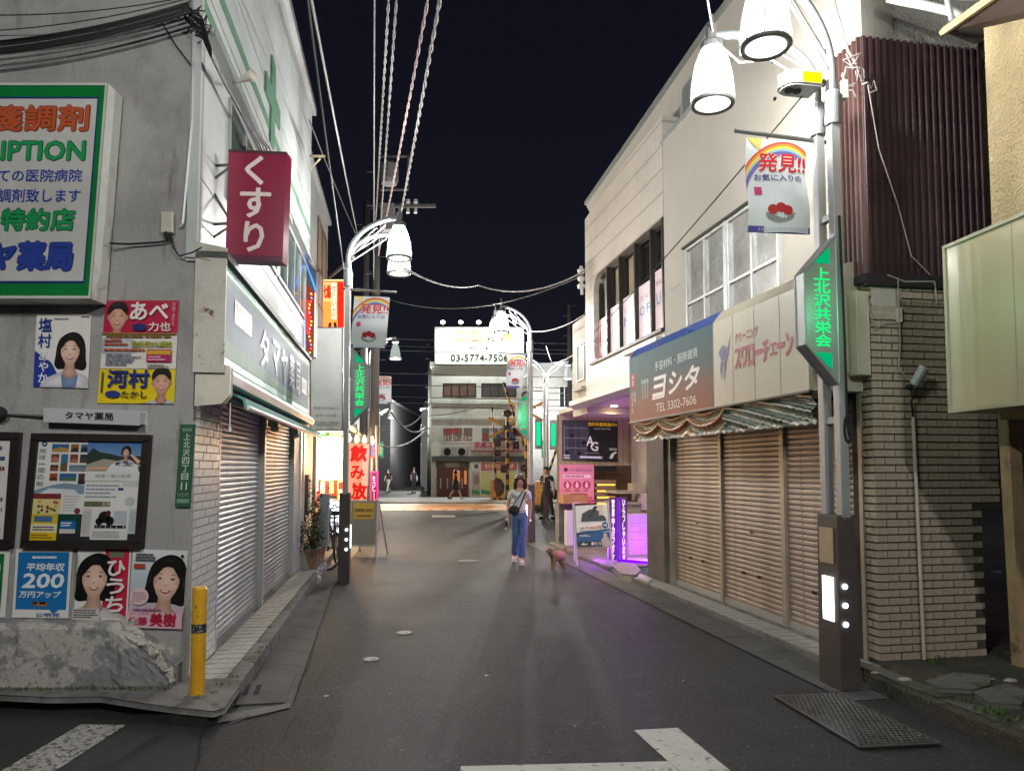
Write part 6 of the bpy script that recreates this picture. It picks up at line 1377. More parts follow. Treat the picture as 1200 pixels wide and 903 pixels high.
for x0, y0, x1, y1, Y, c0, c1, tx, lb in ((358, 524, 369, 572, 14.6, '#e8f0b0', '#70c860', '営業中', 'pale green-edged lit sign beside the glaring menu wall'), (373, 498, 384, 511, 15.0, '#30b060', '#1c8048', '焼肉', 'small green lit sign above the glaring menu wall'), (386, 500, 400, 511, 15.1, '#fff0c8', '#ffb868', 'ビール', 'small warm white lit sign above the glaring menu wall'), (408, 600, 420, 620, 15.3, '#d03028', '#801810', '七輪', 'small dark red lit board behind the grey A-board'), (424, 604, 436, 622, 15.4, '#ffb050', '#b05010', '酒', 'small orange lit board behind the grey A-board')):
    F_ = flat(Y); q3 = Q(F_.P(x0, y1), F_.P(x1, y1), F_.P(x1, y0), F_.P(x0, y0), .005); mgb = MB(); plate(mgb, q3, .06, '#302820'); q3.soft(mgb, [(0, 0), (1, 0), (1, 1), (0, 1)], c0, c1, 1)
    (q3.vtext if y1 - y0 > 20 else q3.text)(mgb, tx, .25, .15, .75, .85, '#c02010' if c0[1] in 'ef' else '#fff0d0', .02, 2); mgb.build('lit_sign', pmat('lit small sign', .4, emit=1.5), None, lb, 'sign')
# tall red banner flag on its pole
FB2 = flat(14.6); nf = thing('banner_flag', 'white vertical banner flag with big red kana in front of the lit restaurant', 'banner flag', FB2.P(434, 600, 0))
q = Q(FB2.P(408, 588), FB2.P(430, 588), FB2.P(432, 519), FB2.P(409, 519), .004)
b = MB(); NX = 6; vs = []
q0 = q.m; q.m = lambda a, c, d=0: q0(a, c, d) + V(.02 * math.sin(c * 9), .04 * math.sin(a * 4 + c * 5), 0)
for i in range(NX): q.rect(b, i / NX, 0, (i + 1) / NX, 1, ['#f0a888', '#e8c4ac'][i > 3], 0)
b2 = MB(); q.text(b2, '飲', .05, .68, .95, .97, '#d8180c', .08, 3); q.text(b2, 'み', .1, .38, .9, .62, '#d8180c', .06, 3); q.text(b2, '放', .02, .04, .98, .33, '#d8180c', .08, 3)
clth = pmat('glowing flag cloth', .7, emit=.5); b.build('cloth', clth, nf); b2.build('lettering', clth, nf)  # cloth emits a little to carry the restaurant's warm glow
b = MB(); b.tube([FB2.P(433, 640), FB2.P(434, 510)], .014, 6); b.tube([FB2.P(408, 519), FB2.P(435, 519)], .01, 6); b.build('flag_pole', post_l, nf)
# no parking sign
FN = flat(16.6); ns = thing('no_parking_sign', 'round blue and red no parking sign on a pole by the lit restaurant', 'road sign', FN.P(437, 540, 0))
c = FN.P(437, 527); r = 9.6 / 870 * 16.6; b = MB()
b.prism([c + V(math.cos(a) * r, 0, math.sin(a) * r) for a in [2 * PI * i / 28 for i in range(28)]], V(0, .02, 0), hx('#b01c28'))
b.poly([c + V(math.cos(a) * r * .74, -.004, math.sin(a) * r * .74) for a in [2 * PI * i / 28 for i in range(28)]], hx('#1c40a8'))
b.poly([c + V(-r * .62, -.008, r * .48), c + V(-r * .48, -.008, r * .62), c + V(r * .62, -.008, -r * .48), c + V(r * .48, -.008, -r * .62)], hx('#b01c28')); b.build('face', pmat('road sign sheeting', .4), ns)
b = MB(); b.tube([c + V(-.02, .03, -2.2), c + V(-.02, .03, .3)], .03, 8); b.build('pole', post_m, ns)
b = MB(); b.tube([FN.P(443, 622), FN.P(441, 498)], .03, 8); b.build('pipe_post', post_l, None, 'slim pale post beside the no parking sign', 'post')
# ================================================================ ACROSS THE CROSSING
FC = flat(43.8); bbw = mat('pale rendered facade', (.72, .74, .66), .8, var=.08, scale=.3, fine=5, bump=.1, stain=[(.35, .5, .7, (.32, .33, .29)), (.8, .6, .72, (.26, .26, .23))])
def R(b, F, x0, y0, x1, y1, d0, d1, col=None):
    (u0, z1), (u1, z0) = F.uz(x0, y0), F.uz(x1, y1); b.fb(F, min(u0, u1), max(u0, u1), z0, z1, d0, d1, col)
cb_ = thing('billboard_building', 'pale three-storey building across the railway crossing with a floodlit billboard on its roof', 'building', FC.P(580, 583))
b = MB(); R(b, FC, 506, 426, 622, 584, -8, 0); b.build('wall', bbw, cb_)
b = MB(); R(b, FC, 504, 424, 623, 430, -8, .12); R(b, FC, 506, 470, 622, 473, 0, .1); R(b, FC, 506, 489, 622, 491, 0, .1); b.build('ledge', bbw, cb_)
for i, (x0, y0, x1, y1, n) in enumerate(((519, 449, 558, 465, 4), (564, 449, 605, 465, 4), (518, 500, 555, 518, 3), (563, 500, 606, 519, 4))):
    (u0, z1), (u1, z0) = FC.uz(x0, y0), FC.uz(x1, y1)
    window(FC, u0, u1, z0, z1, cb_, n, fm=alud if i < 2 or i == 4 else alu, fr=.07, gm=[mat('warm dim window', (.12, .08, .06), .4, emit=.03, ecol=(1, .45, .25), var=.5, scale=.6, bump=0), mat('dim window', (.06, .05, .05), .3, var=.5, scale=.6, bump=0)][i % 2])
q = Q(FC.P(519, 517, .12), FC.P(556, 517, .12), FC.P(556, 501, .12), FC.P(519, 501, .12), .02)
b = MB(); q.text(b, '0120-2340', .0, .1, 1, .4, '#d8d8d0', .03, 1); q.text(b, '学習教室', .02, .55, .5, .95, '#c03040', .04, 1); b.build('window_lettering', PRINT, cb_)
q = Q(FC.P(564, 518, .12), FC.P(606, 518, .12), FC.P(606, 501, .12), FC.P(564, 501, .12), .02); b = MB()
for k in range(5): q.rect(b, .05 + k * .19, random.uniform(.05, .3), .17 + k * .19, random.uniform(.6, .95), ['#a03040', '#c8c8c4', '#3c5080', '#b85060', '#405080'][k], 1)
b.build('window_print', PRINT, cb_)
q = Q(FC.P(553, 526, .25), FC.P(612, 526, .25), FC.P(612, 517, .25), FC.P(553, 517, .25), .02); b = MB(); plate(b, q, .1, '#cfc8b8'); q.text(b, '写真スタジオ', .03, .12, .8, .95, '#c81e6a', .06, 1, .2); b.build('shop_sign', PRINT, cb_)
b = MB(); R(b, FC, 552, 527.5, 612, 529, 0, .2); b.build('pink_band', mat('pink band', (.6, .1, .2), .6), cb_)
b = MB(); R(b, FC, 508, 534.5, 624, 540.5, 0, .9); b.build('canopy', mat('dark slate canopy', (.09, .1, .09), .7, var=.3), cb_)
b = MB()
for x in (518, 535):
    R(b, FC, x, 524, x + 13, 534, .1, .6)
acb = b.build('air_conditioner', mat('white ac unit', (.5, .5, .46), .5, var=.1), cb_)
b = MB()
for x in (522.5, 539.5):
    c = FC.P(x + 1.5, 529, .61); b.lathe(c, [(.22, 0), (.19, -.012), (0, -.012)], 16, axis='y')
b.build('fan', black, acb)
dr_ = mat('dark red doors', (.12, .025, .02), .5, var=.2); b = MB(); R(b, FC, 512, 548, 549, 583.5, 0, .06); dd = b.build('entrance_doors', dr_, cb_)
b = MB()
for x0, x1 in ((531, 535), (535.5, 539), (544, 547)): R(b, FC, x0, 551, x1, 567, .06, .1)
b.build('door_light', glow('warm door glass', '#ff9a50', .5), dd)
b = MB()
for x in (516, 524, 541): R(b, FC, x, 560, x + 1.2, 572, .06, .1)
b.build('notice', mat('white notice', (.6, .58, .55), .7), dd)
b = MB(); R(b, FC, 511, 541, 550, 548, 0, .05); b.build('fanlight', mat('dim olive', (.12, .11, .06), .7), cb_)
q = Q(FC.P(522, 547, .15), FC.P(538, 547, .15), FC.P(538, 542, .15), FC.P(522, 542, .15), .02); b = MB(); plate(b, q, .1, '#9a9484'); q.text(b, 'アパート', .1, .2, .9, .8, '#4a443a', 0, 1); b.build('nameplate', PRINT, cb_)
# corner shop windows
q = Q(FC.P(552, 583, .1), FC.P(606, 583, .1), FC.P(606, 541, .1), FC.P(552, 541, .1), .03); b = MB()
q.rect(b, 0, 0, 1, 1, '#a8a89c', 1); q.rect(b, .22, .76, 1, .98, '#a04840', 2); q.text(b, 'モリタクリーニング', .3, .8, .92, .95, '#e0c8b8', .03, 3); q.rect(b, .02, .78, .2, .97, '#b4b4ac', 2); q.rect(b, .07, .82, .16, .94, '#3c4038', 3)
for a in (.02, .22, .52, .78): q.rect(b, a, .06, a + .18 if a < .5 else a + .2, .72, '#b6b064' if a != .02 else '#9a8a7c', 2); q.poly(b, [(a, .12), (a + .19, .08), (a + .19, .18), (a, .24)], '#1e7a3c', 3)
q.ell(b, .12, .5, .07, .14, '#7a6258', 3); b.build('shop_window', pmat('lit shop window', .4, emit=.18), cb_)
b = MB()
for x in (551, 562.5, 577, 592, 606): R(b, FC, x, 541, x + 1, 583, .1, .2)
b.build('window_post', alu, cb_)
# billboard
q = Q(FC.P(509.5, 427.5, .3), FC.P(614, 427.5, .3), FC.P(614, 383, .3), FC.P(509.5, 383, .3), .03)
bl_ = thing('roof_billboard', 'floodlit white roof billboard with a black phone number across the crossing', 'billboard', q.m(.5, 0))
b = MB(); plate(b, q, .4, '#e8ece4'); b.build('panel', pmat('billboard vinyl', .6), bl_)
b = MB(); q.text(b, '広告募集', .22, .62, .88, .93, '#e09a48', .03, 1); q.text(b, 'No.106', .4, .4, .6, .5, '#4a4a44', .01, 1); q.text(b, '03-5774-7506', .18, .1, .82, .28, '#14140f', .015, 1); b.build('lettering', PRINT, bl_)
b = MB(); q.rect(b, 0, -.02, 1, .02, '#3a3f38', 1); b.build('bottom_edge', PRINT, bl_)
for x in (519, 540, 561, 582, 603):
    c = A(x, 377.5, 43.8 - .3 - 1.2); fl_ = MB(); fl_.blob(c, .13, .1, .1); lampo = fl_.build('floodlight', glow('floodlight face', '#f4fff8', 16), bl_)
    b = MB(); b.tube([c + V(0, .05, 0), q.m((x - 509.5) / 104.5, 1, 1) + V(0, .2, -.05)], .025, 6); b.build('bracket', alud, lampo)
    l = bpy.data.lights.new('billboard_flood', 'SPOT'); l.energy = 330; l.color = (.95, 1, .96); l.spot_size = 2.4; l.spot_blend = .8; l.shadow_soft_size = .1
    lo = bpy.data.objects.new('billboard_flood', l); COL.objects.link(lo); lo.parent = bl_; lo.location = c + V(0, -.1, -.05) - BASE[bl_.name]; lo.rotation_euler = (math.radians(38), 0, 0)
# buildings around it
def block(label, Y, x0, x1, ytop, m, d=6, wins=(), name='building', ybase=None):
    F = flat(Y); p0 = F.P(x0, ytop); p1 = F.P(x1, ytop); t = thing(name, label, 'building', V((p0.x + p1.x) / 2, Y, 0))
    b = MB(); b.ab(p0.x, p1.x, Y, Y + d, 0, p0.z); b.build('wall', m, t)
    for (a, c, e, f, n) in wins:
        (u0, z1), (u1, z0) = F.uz(a, c), F.uz(e, f); window(F, u0, u1, z0, z1, t, n, fr=.06)
    b = MB(); b.ab(p0.x - .1, p1.x + .1, Y - .1, Y + d, p0.z, p0.z + .15); b.build('coping', alu, t); return t
block('dim grey building behind the railway signals, right of the billboard building', 48, 612, 700, 428, greyw, 8, ((655, 452, 668, 478, 2), (657, 500, 669, 520, 2)))
block('dark block of houses rising behind the low white garage', 100, 448, 512, 505, mat('dim house', (.14, .14, .15), .8), 8, ((470, 525, 478, 540, 2), (484, 528, 492, 540, 2)))
g2 = block('low white garage at the end of the far side street', 88, 455, 500, 521, mat('dim white', (.3, .29, .27), .8), 8)
b = MB(); F_ = flat(87.9); R(b, F_, 457, 533, 478, 570, 0, .1); R(b, F_, 480, 533, 487, 570, 0, .12); b.build('garage_door', mat('garage door', (.36, .38, .4), .6), g2)
block('tall grey house on the left of the far side street', 60, 385, 458, 470, mat('dark house', (.07, .07, .075), .8), 20, ((440, 520, 446, 532, 1),))
block('dark house left of the billboard building', 55, 494, 506.5, 480, mat('dim house', (.14, .14, .15), .8), 20)
block('shadowy house far right beyond the crossing', 60, 640, 900, 440, greyw, 10)
block('dark house far left beyond the crossing', 52, 150, 400, 440, greyw, 10)
for x, Y in ((503, 46), (498, 70)): upole(x, Y, 9.5 if Y < 50 else 8, 'concrete utility pole ' + ('at the left corner of the billboard building' if Y < 50 else 'further down the dark side street'))
upole(668, 33, 9, 'dark utility pole behind the gym poster wall')
# trees as dim masses behind the wires
leafm = mat('night foliage', (.02, .03, .02), .7, var=.4, scale=3, bump=0)
def tree(px, Y, h, r, label, seed):
    random.seed(seed); p = foot(px, Y); t = thing('tree', label, 'tree', p)
    b = MB(); b.tube([p, p + V(.1, 0, h * .35), p + V(0, .1, h * .6)], [.18, .13, .07], 8)
    for k in range(5): a = k * 1.3; b.tube([p + V(0, 0, h * .35), p + V(math.cos(a) * r * .5, math.sin(a) * r * .5, h * .7)], [.08, .03], 6)
    b.build('trunk', mat('bark', (.08, .06, .045), .9), t)
    b = MB(); cl_ = [(random.gauss(0, r * .45), random.gauss(0, r * .45), h * random.uniform(.5, 1)) for _ in range(16)]
    for cx, cy, cz in cl_:
        for _ in range(70):
            c = p + V(cx + random.gauss(0, r * .2), cy + random.gauss(0, r * .2), cz + random.gauss(0, r * .16)); d = V(random.gauss(0, 1), random.gauss(0, 1), random.gauss(0, 1)).normalized(); e = d.orthogonal().normalized(); s_ = .13
            b.add([c - d * s_, c + e * s_ * .5, c + d * s_, c - e * s_ * .5], [(0, 1, 2, 3)])
    b.build('crown', leafm, t)
random.seed(3)
osh = thing('added_orange_shop', 'unseen shop end added past the left row to throw orange light onto the crossing road', 'building', V(-7.2, 29, 0))
b = MB(); b.ab(-12, -6.9, 28, 33, 0, 3.6); b.build('wall', greyw, osh)  # wall of the added unseen shop
b = MB(); b.ab(-6.9, -6.85, 28.6, 32.4, .8, 2.6); b.build('added_lit_window', glow('added orange glow', '#ffae50', 3), osh)  # unseen shop and window added to light the crossing road orange
l = bpy.data.lights.new('added_orange_light', 'AREA'); l.energy = 420; l.color = (1, .58, .2); l.shape = 'RECTANGLE'; l.size = 3.6; l.size_y = 1.6
lo = bpy.data.objects.new('added_orange_light', l); COL.objects.link(lo); lo.parent = osh; lo.location = V(-6.78, 30.0, 2.5) - BASE[osh.name]; lo.rotation_euler = (0, -math.radians(55), 0)
# ================================================================ LEVEL CROSSING
FX = flat(38.6); yel = hx('#b8860c'); blk = (.015, .015, .015); strp = pmat('yellow and black paint', .5)
def striped(b, p, q_, r, n, n0=0):
    for i in range(n): b.tube([p.lerp(q_, i / n), p.lerp(q_, (i + 1) / n)], r, 8, yel if (i + n0) % 2 else blk)
def crossbuck(px, py, F, base_px, label, arm=25):
    t = thing('crossing_signal', label, 'railway signal', F.P(px, 586)); p = F.P(px, py)
    b = MB(); z0 = 0; striped(b, V(p.x, p.y + .1, 0), V(p.x, p.y + .1, p.z + .6), .09, 16); b.build('mast', strp, t)
    k = F.o.y / 870
    for sg in (1, -1):
        bb = MB(); L_ = arm * k; w_ = 3.2 * k; d = V(math.cos(.5) * sg, 0, math.sin(.5)); n_ = V(-d.z, 0, d.x)
        for i in range(5):
            a0, a1 = -L_ + 2 * L_ * i / 5, -L_ + 2 * L_ * (i + 1) / 5
            o = p + V(0, -.05 * (1 + .5 * sg), 0); bb.prism([o + d * a0 - n_ * w_ / 2, o + d * a1 - n_ * w_ / 2, o + d * a1 + n_ * w_ / 2, o + d * a0 + n_ * w_ / 2], V(0, .03, 0), blk if i == 2 else yel)
        bb.build('cross_board', strp, t)
    bb = MB(); bb.blob(p + V(0, .1, .75), .25, .25, .2, (.1, .08, .03)); bb.build('bell', strp, t)
    return t, p, k
t1, p_, k_ = crossbuck(594.5, 501, FX, 586, 'crossing signal mast with a yellow X board in front of the billboard building')
def hood(b, F, x, y, w=8, h=10):
    c = F.P(x, y); r = w * F.o.y / 870 / 2; b.box(c + V(-r, -.05, -r * h / w), V(2 * r, 0, 0), V(0, .3, 0), V(0, 0, 2 * r * h / w)); b.lathe(c + V(0, -.05, 0), [(r * .7, 0), (r * .72, -.15), (r * .5, -.02), (0, -.01)], 12, axis='y')
b = MB(); 
for x, y in ((583.5, 519), (604.5, 521.5), (583, 531), (605, 506), (590.5, 549)): hood(b, FX, x, y)
b.build('signal_head', mat('dark red signal head', (.05, .014, .016), .5), t1)
b = MB(); b.tube([FX.P(580, 514), FX.P(607, 514)], .04, 6); b.tube([FX.P(580, 528), FX.P(594, 528)], .04, 6); b.build('crossbar', alud, t1)
FX2 = flat(34); t2, _, _ = crossbuck(617, 482, FX2, 590, 'second crossing signal mast half hidden behind the green lamp post sign', 24)
b = MB()
for x, y in ((614, 548), (613, 572)): hood(b, FX2, x, y, 9, 9)
b.build('signal_head', MATS['dark red signal head'], t2)
def gate(x0, y0, x1, y1, F, label, r=.06):
    p, q_ = F.P(x0, y0), F.P(x1, y1); t = thing('crossing_gate', label, 'barrier', q_); b = MB(); striped(b, p, q_, r, 14); b.build('boom', strp, t)
    b = MB(); b.box(V(q_.x - .25, q_.y - .2, 0), V(.5, 0, 0), V(0, .5, 0), V(0, 0, 1.1)); b.build('machine', mat('orange gate machine', (.5, .22, .03), .5, var=.2), t)
gate(590, 448, 616, 528, flat(35), 'raised yellow and black crossing gate arm slanting behind the right lamp')
gate(577, 477, 581, 560, flat(39), 'upright dark crossing gate arm in front of the photo studio sign', .05)
gate(654, 520, 634, 580, flat(33), 'raised yellow gate arm leaning right behind the man in black')
FG = flat(38)
mm = thing('gate_machinery', 'brown covered gate machinery on orange feet by the crossing mast', 'gate machinery', FG.P(587, 585))
b = MB(); b.blob(FG.P(585, 571), .26, .22, .42, jit=.15, n=12, m=9); b.blob(FG.P(582, 564), .16, .16, .2, jit=.1); b.build('cover', mat('brown tarp', (.09, .05, .04), .8, bump=.5, fine=12), mm)
b = MB(); R(b, FG, 577, 576, 581, 586, -.3, 0); R(b, FG, 586, 579, 591, 586, -.3, 0); b.build('feet', MATS['orange gate machine'], mm)
b = MB(); striped(b, FG.P(578, 584), FG.P(598, 584), .05, 6); b.build('barrier_rail', strp, None, 'low striped rail at the foot of the crossing mast', 'barrier')
b = MB(); p = foot(630, 30.5); 
og = thing('orange_fence', 'low orange barrier behind the legs of the man in black', 'barrier', foot(634, 30)); b.tube([foot(629, 30) + V(0, 0, .75), foot(643, 30) + V(0, 0, .75)], .05, 6); b.tube([foot(629, 30) + V(0, 0, .5), foot(643, 30) + V(0, 0, .5)], .05, 6); b.build('rail', MATS['orange gate machine'], og)
b = MB(); b.tube([foot(629.5, 30), foot(629.5, 30) + V(0, 0, .8)], .05, 6); b.tube([foot(642, 30), foot(642, 30) + V(0, 0, .8)], .05, 6); b.build('leg', MATS['orange gate machine'], og)
b = MB()
for k in range(40): tuft(b, foot(634 + random.uniform(-6, 8), 29.4 + random.uniform(-.5, .5)), 5, .3, .1)
b.build('weeds', grn, kind='stuff')
# rails
rl = mat('rail steel', (.3, .27, .24), .35, metal=.8)
for k, Y in enumerate((33.2, 34.3, 37.0, 38.1)):
    b = MB(); b.ab(-40, 40, Y - .035, Y + .035, 0, .012); b.build('rail', rl, kind='structure')
# ================================================================ RECESS: posters, boards, purple sign
# gym poster
q = qp(FB, .03, (659, 492), (724, 494), (724, 541), (659, 539), .003)
def gym(b, q):
    q.rect(b, .0, 0, 1, 1, '#17191c', 1); q.poly(b, [(0, 0), (.42, 0), (.5, 1), (0, 1)], '#3c3e45', 1.5)
    for k in range(9): q.rect(b, .03 + k * .05, .12, .042 + k * .05, .88, random.choice(['#8a8690', '#55525c', '#1d1b22']), 2)
    for z in (.3, .55, .8): q.rect(b, .02, z, .44, z + .025, '#77727e', 2.5)
    for x, z in ((.08, .2), (.3, .18), (.16, .62), (.38, .45)): q.ell(b, x, z, .04, .05, '#101014', 3)
    q.text(b, '無料体験実施中!!', .46, .87, .98, .97, '#d8b018', .05, 3); q.text(b, '営業時間24時間年中無休', .56, .79, .87, .83, '#c8c8c8', .01, 3)
    q.text(b, 'A', .43, .38, .56, .62, '#e4e2dc', .03, 4); q.text(b, 'G', .5, .25, .64, .48, '#e4e2dc', .03, 5); q.rect(b, .4, .195, .66, .205, '#b0aca0', 4)
    q.rect(b, .3, .06, .72, .13, '#8f8ca8', 3); lines(b, q, .32, .07, .7, .12, 1, '#eeeef2', .6, 4); q.rect(b, .84, .28, .98, .34, '#909090', 3); q.poly(b, [(.84, .08), (.9, .08), (.93, .18), (.98, .22), (.96, .26), (.88, .2)], '#d0d0d0', 3)
    lines(b, q, .02, .03, .14, .15, 3, '#d8d8dc', .5, 4)
sheet('gym_poster', q, 'black wide poster with white A G monogram and yellow headline on the beige wall', gym, col='#202226', th=.02, m=pmat('lit poster print', .4, emit=.25))
q = qp(FB, .35, (656, 544), (696, 544), (696, 590), (656, 590), .003)
def pink(b, q):
    q.rect(b, 0, 0, 1, 1, '#e08aa0', 1); q.rect(b, 0, 0, 1, .1, '#d04a5c', 1.2); q.ell(b, .17, .87, .06, None, '#5a3040', 3); q.text(b, 'いいねねんにん', .28, .82, .95, .91, '#8a4a6a', .02, 3)
    q.rect(b, .1, .66, .9, .74, '#f0d8dc', 2); lines(b, q, .14, .67, .86, .73, 1, '#b05a70', .7, 3)
    for a in (.22, .5, .78): q.ell(b, a, .48, .115, None, '#a83050', 3); q.ell(b, a, .46, .05, .06, '#f0c0c8', 4); q.ell(b, a, .53, .03, .03, '#f0c0c8', 4)
    for a in (.15, .42, .7): lines(b, q, a, .32, a + .16, .35, 1, '#703048', .8, 3)
    q.text(b, '03-5752-0858', .12, .12, .95, .18, '#401828', .01, 3); lines(b, q, .3, .22, .8, .26, 1, '#703048', .8, 3)
sheet('pink_poster', q, 'pink poster with three dark red circles beside the entrance', pink, col='#d88098', th=.03, m=pmat('pink poster print', .5, emit=.12))
b = MB(); F3 = FB; 
def Rf(b, F, x0, y0, x1, y1, d0, d1, col=None):
    u0, z1 = F.uz(x0, y0, d1); u1, z0 = F.uz(x1, y1, d1); b.fb(F, min(u0, u1), max(u0, u1), z0, z1, d0, d1, col)
Rf(b, FB, 655, 590, 676, 637, 0, .33); b.build('low_wall', conc, None, 'low grey wall under the pink poster', 'low wall')
pl2 = thing('menu_tray_stack', 'stack of amber-lit menu trays beside the pink poster', 'display stand', FB.P(711, 600, .5))
for k in range(6):
    b = MB(); Rf(b, FB, 700, 562 + k * 7.4, 722, 566.5 + k * 7.4, .2, .5); b.build('tray', mat('tray wood', (.25, .18, .1), .5), pl2)
    b = MB(); Rf(b, FB, 701, 567 + k * 7.4, 721, 568.6 + k * 7.4, .4, .49); b.build('lit_edge', glow('amber strip', '#ffb850', 2.0), pl2)
b = MB(); Rf(b, FB, 699, 546, 723, 552, .2, .4); b.build('dark_sign', black, None, 'small black notice above the amber-lit trays', 'notice')
b = MB(); Rf(b, FB, 699, 600, 722, 640, .15, .45); b.build('cabinet', wd, None, 'brown cabinet under the amber-lit trays', 'cabinet')
ct = thing('counter', 'grey counter shelves between the amber trays and the entrance side wall', 'counter', FB.P(735, 610, .9))
b = MB(); Rf(b, FB, 722, 575, 757, 578, .5, 1.2); Rf(b, FB, 722, 588, 757, 591, .5, 1.2); Rf(b, FB, 722, 591, 757, 600, .6, 1.15); b.build('shelf', mat('grey shelf', (.35, .32, .27), .5), ct)
b = MB(); b.fb(RS, 6.3, 8.6, 1.2, 1.7, -1.75, -1.5); b.build('window_hatch', mat('hatch grey', (.2, .17, .14), .4), None, 'grey hatch box on the entrance side wall above the violet light', 'hatch')
q = qp(RS, -1.45, (747, 578), (759, 578), (759, 597), (747, 597), .002); sheet('small_notice', q, 'small pale notice on the violet-lit side wall', lambda b, q: lines(b, q, .1, .1, .9, .9, 5, '#a090b8', .4), 'notice', col='#b8b0c8')
FLw = flat(14.0); b = MB(); R(b, FLw, 700, 603, 800, 658, -.0, .0)
lw_ = thing('violet_low_wall', 'low pale stone wall behind the violet sign glowing with violet light', 'low wall', FLw.P(745, 657))
(u0, z1), (u1, z0) = FLw.uz(737, 602), FLw.uz(800, 657)
b = MB(); b.fb(FLw, u0, u1, 0, z1, -.25, -.012); b.build('backing', stn, lw_)
b = MB(); b.box(V(0, 0, 0), V(.2, 0, 0), V(0, .012, 0), V(0, 0, .15)); pm4 = b.mesh('stone_panel'); pm4.materials.append(stn)
for j in range(6):
    for i in range(5):
        if z0 + j * .156 < z1 - .12: inst('stone_panel', pm4, lw_, FLw.p(u0 + i * .205 - (j % 2) * .0, .01 + j * .156, random.uniform(-.003, .004)))
# violet vertical sign: two posts of white letters
FV = flat(13.2); violet = glow('violet tube', '#7a10ff', 1.2); vs_ = thing('violet_sign_stand', 'violet-lit stand with two columns of white letters in the entrance', 'sign', V(1.85, 13.2, 0))
for x0, x1, tx in ((714, 723, '営業中カラオケ'), (727, 735, 'いらっしゃいませ')):
    q = Q(FV.P(x0, 660), FV.P(x1, 660), FV.P(x1, 582), FV.P(x0, 582), .004); b = MB(); b.prism([q.m(0, 0), q.m(1, 0), q.m(1, 1), q.m(0, 1)], V(0, .06, 0), hx('#5a4468')); b.build('board', PRINT, vs_)
    b = MB(); q.vtext(b, tx, .3, .03, .7, .97, '#f4e8ff', .04, 1, .06); b.build('lettering', pmat('lit white letters', .5, emit=.6), vs_)
b = MB(); b.tube([FV.P(724.5, 662), FV.P(724.5, 583)], .02, 8); b.build('violet_tube', violet, vs_)
b = MB(); R(b, FV, 711, 660, 737, 664, -.25, .0); b.build('foot', black, vs_)
b = MB(); p0 = RS.p(6.2, .08, -.75); p1 = RS.p(6.9, .08, -.1); b.tube([p0, p1], .025, 8); b.build('violet_floor_tube', violet, None, 'violet light tube lying on the entrance floor', 'light tube')
def plight(name, loc, e, col, r=.1, parent=None):
    l = bpy.data.lights.new(name, 'POINT'); l.energy = e; l.color = col; l.shadow_soft_size = r; lo = bpy.data.objects.new(name, l); COL.objects.link(lo)
    lo.location = loc; return lo
plight('violet_light', FV.P(752, 652) + V(0, -.1, .1), 75, (.5, .06, 1)); plight('violet_light', V(1.5, 13.1, .35), 16, (.5, .06, 1))
grf = mat('green turf mat', (.03, .16, .05), .9, var=.4, scale=40, fine=200, bump=1)
b = MB(); b.fb(RS, 5.12, 6.3, .0, .03, -1.6, .12); b.build('turf_mat', grf, None, 'bright green turf mat in the entrance beside the dark pillar', 'mat')
b = MB(); b.fb(RS, 6.3, 10.5, .0, .05, -1.8, .25); b.build('entrance_floor', conc, kind='structure')
rock = mat('flat rock', (.28, .26, .23), .9, var=.2, scale=8, fine=50, bump=.8)
b = MB(); P = [G(*p, .0) for p in [(716, 668), (728, 664), (745, 666), (752, 675), (745, 682), (728, 680)]]; n = len(P); b.add(P + [p * .85 + sum(P, V(0, 0, 0)) / n * .15 + V(0, 0, .09) for p in P], [tuple(range(2 * n - 1, n - 1, -1))] + [(i, (i + 1) % n, n + (i + 1) % n, n + i) for i in range(n)]); b.build('flat_stone', rock, None, 'flat grey stone ramp at the kerb in front of the turf mat', 'stone', bevel=.02)
b = MB(); b.prism([G(750, 679), G(763, 684), G(760, 689), G(748, 684)], (0, 0, .09)); b.build('kerb_block', mat('white block', (.5, .5, .47), .8), None, 'small white block at the kerb left of the farthest brown shutter', 'block', bevel=.01)
bx_ = mat('orange brown crate', (.4, .2, .08), .7, var=.2)
b = MB(); Rf(b, FB, 660, 580, 690, 590, .4, .8); b.build('wooden_box', bx_, None, 'orange-brown wooden box lying on the low grey wall behind the A-board', 'box', bevel=.01)
b = MB(); Rf(b, FB, 664, 598, 673, 640, .6, .8); b.build('standing_board', wf if 'wf' in globals() else mat('white frame', (.62, .62, .6), .4, var=.05), None, 'narrow white panel standing left of the A-board', 'panel')
b = MB(); Rf(b, FB, 724, 604, 736, 640, .9, 1.3); b.build('cardboard_box', mat('cardboard', (.3, .2, .11), .85, var=.15), None, 'brown carton on the entrance floor behind the violet letters', 'box', bevel=.008)
b = MB(); Rf(b, FB, 741, 566, 757, 575, .9, 1.2); b.build('counter_box', mat('grey shelf', (.35, .32, .27), .5), None, 'small grey box on top of the entrance counter', 'box', bevel=.008)
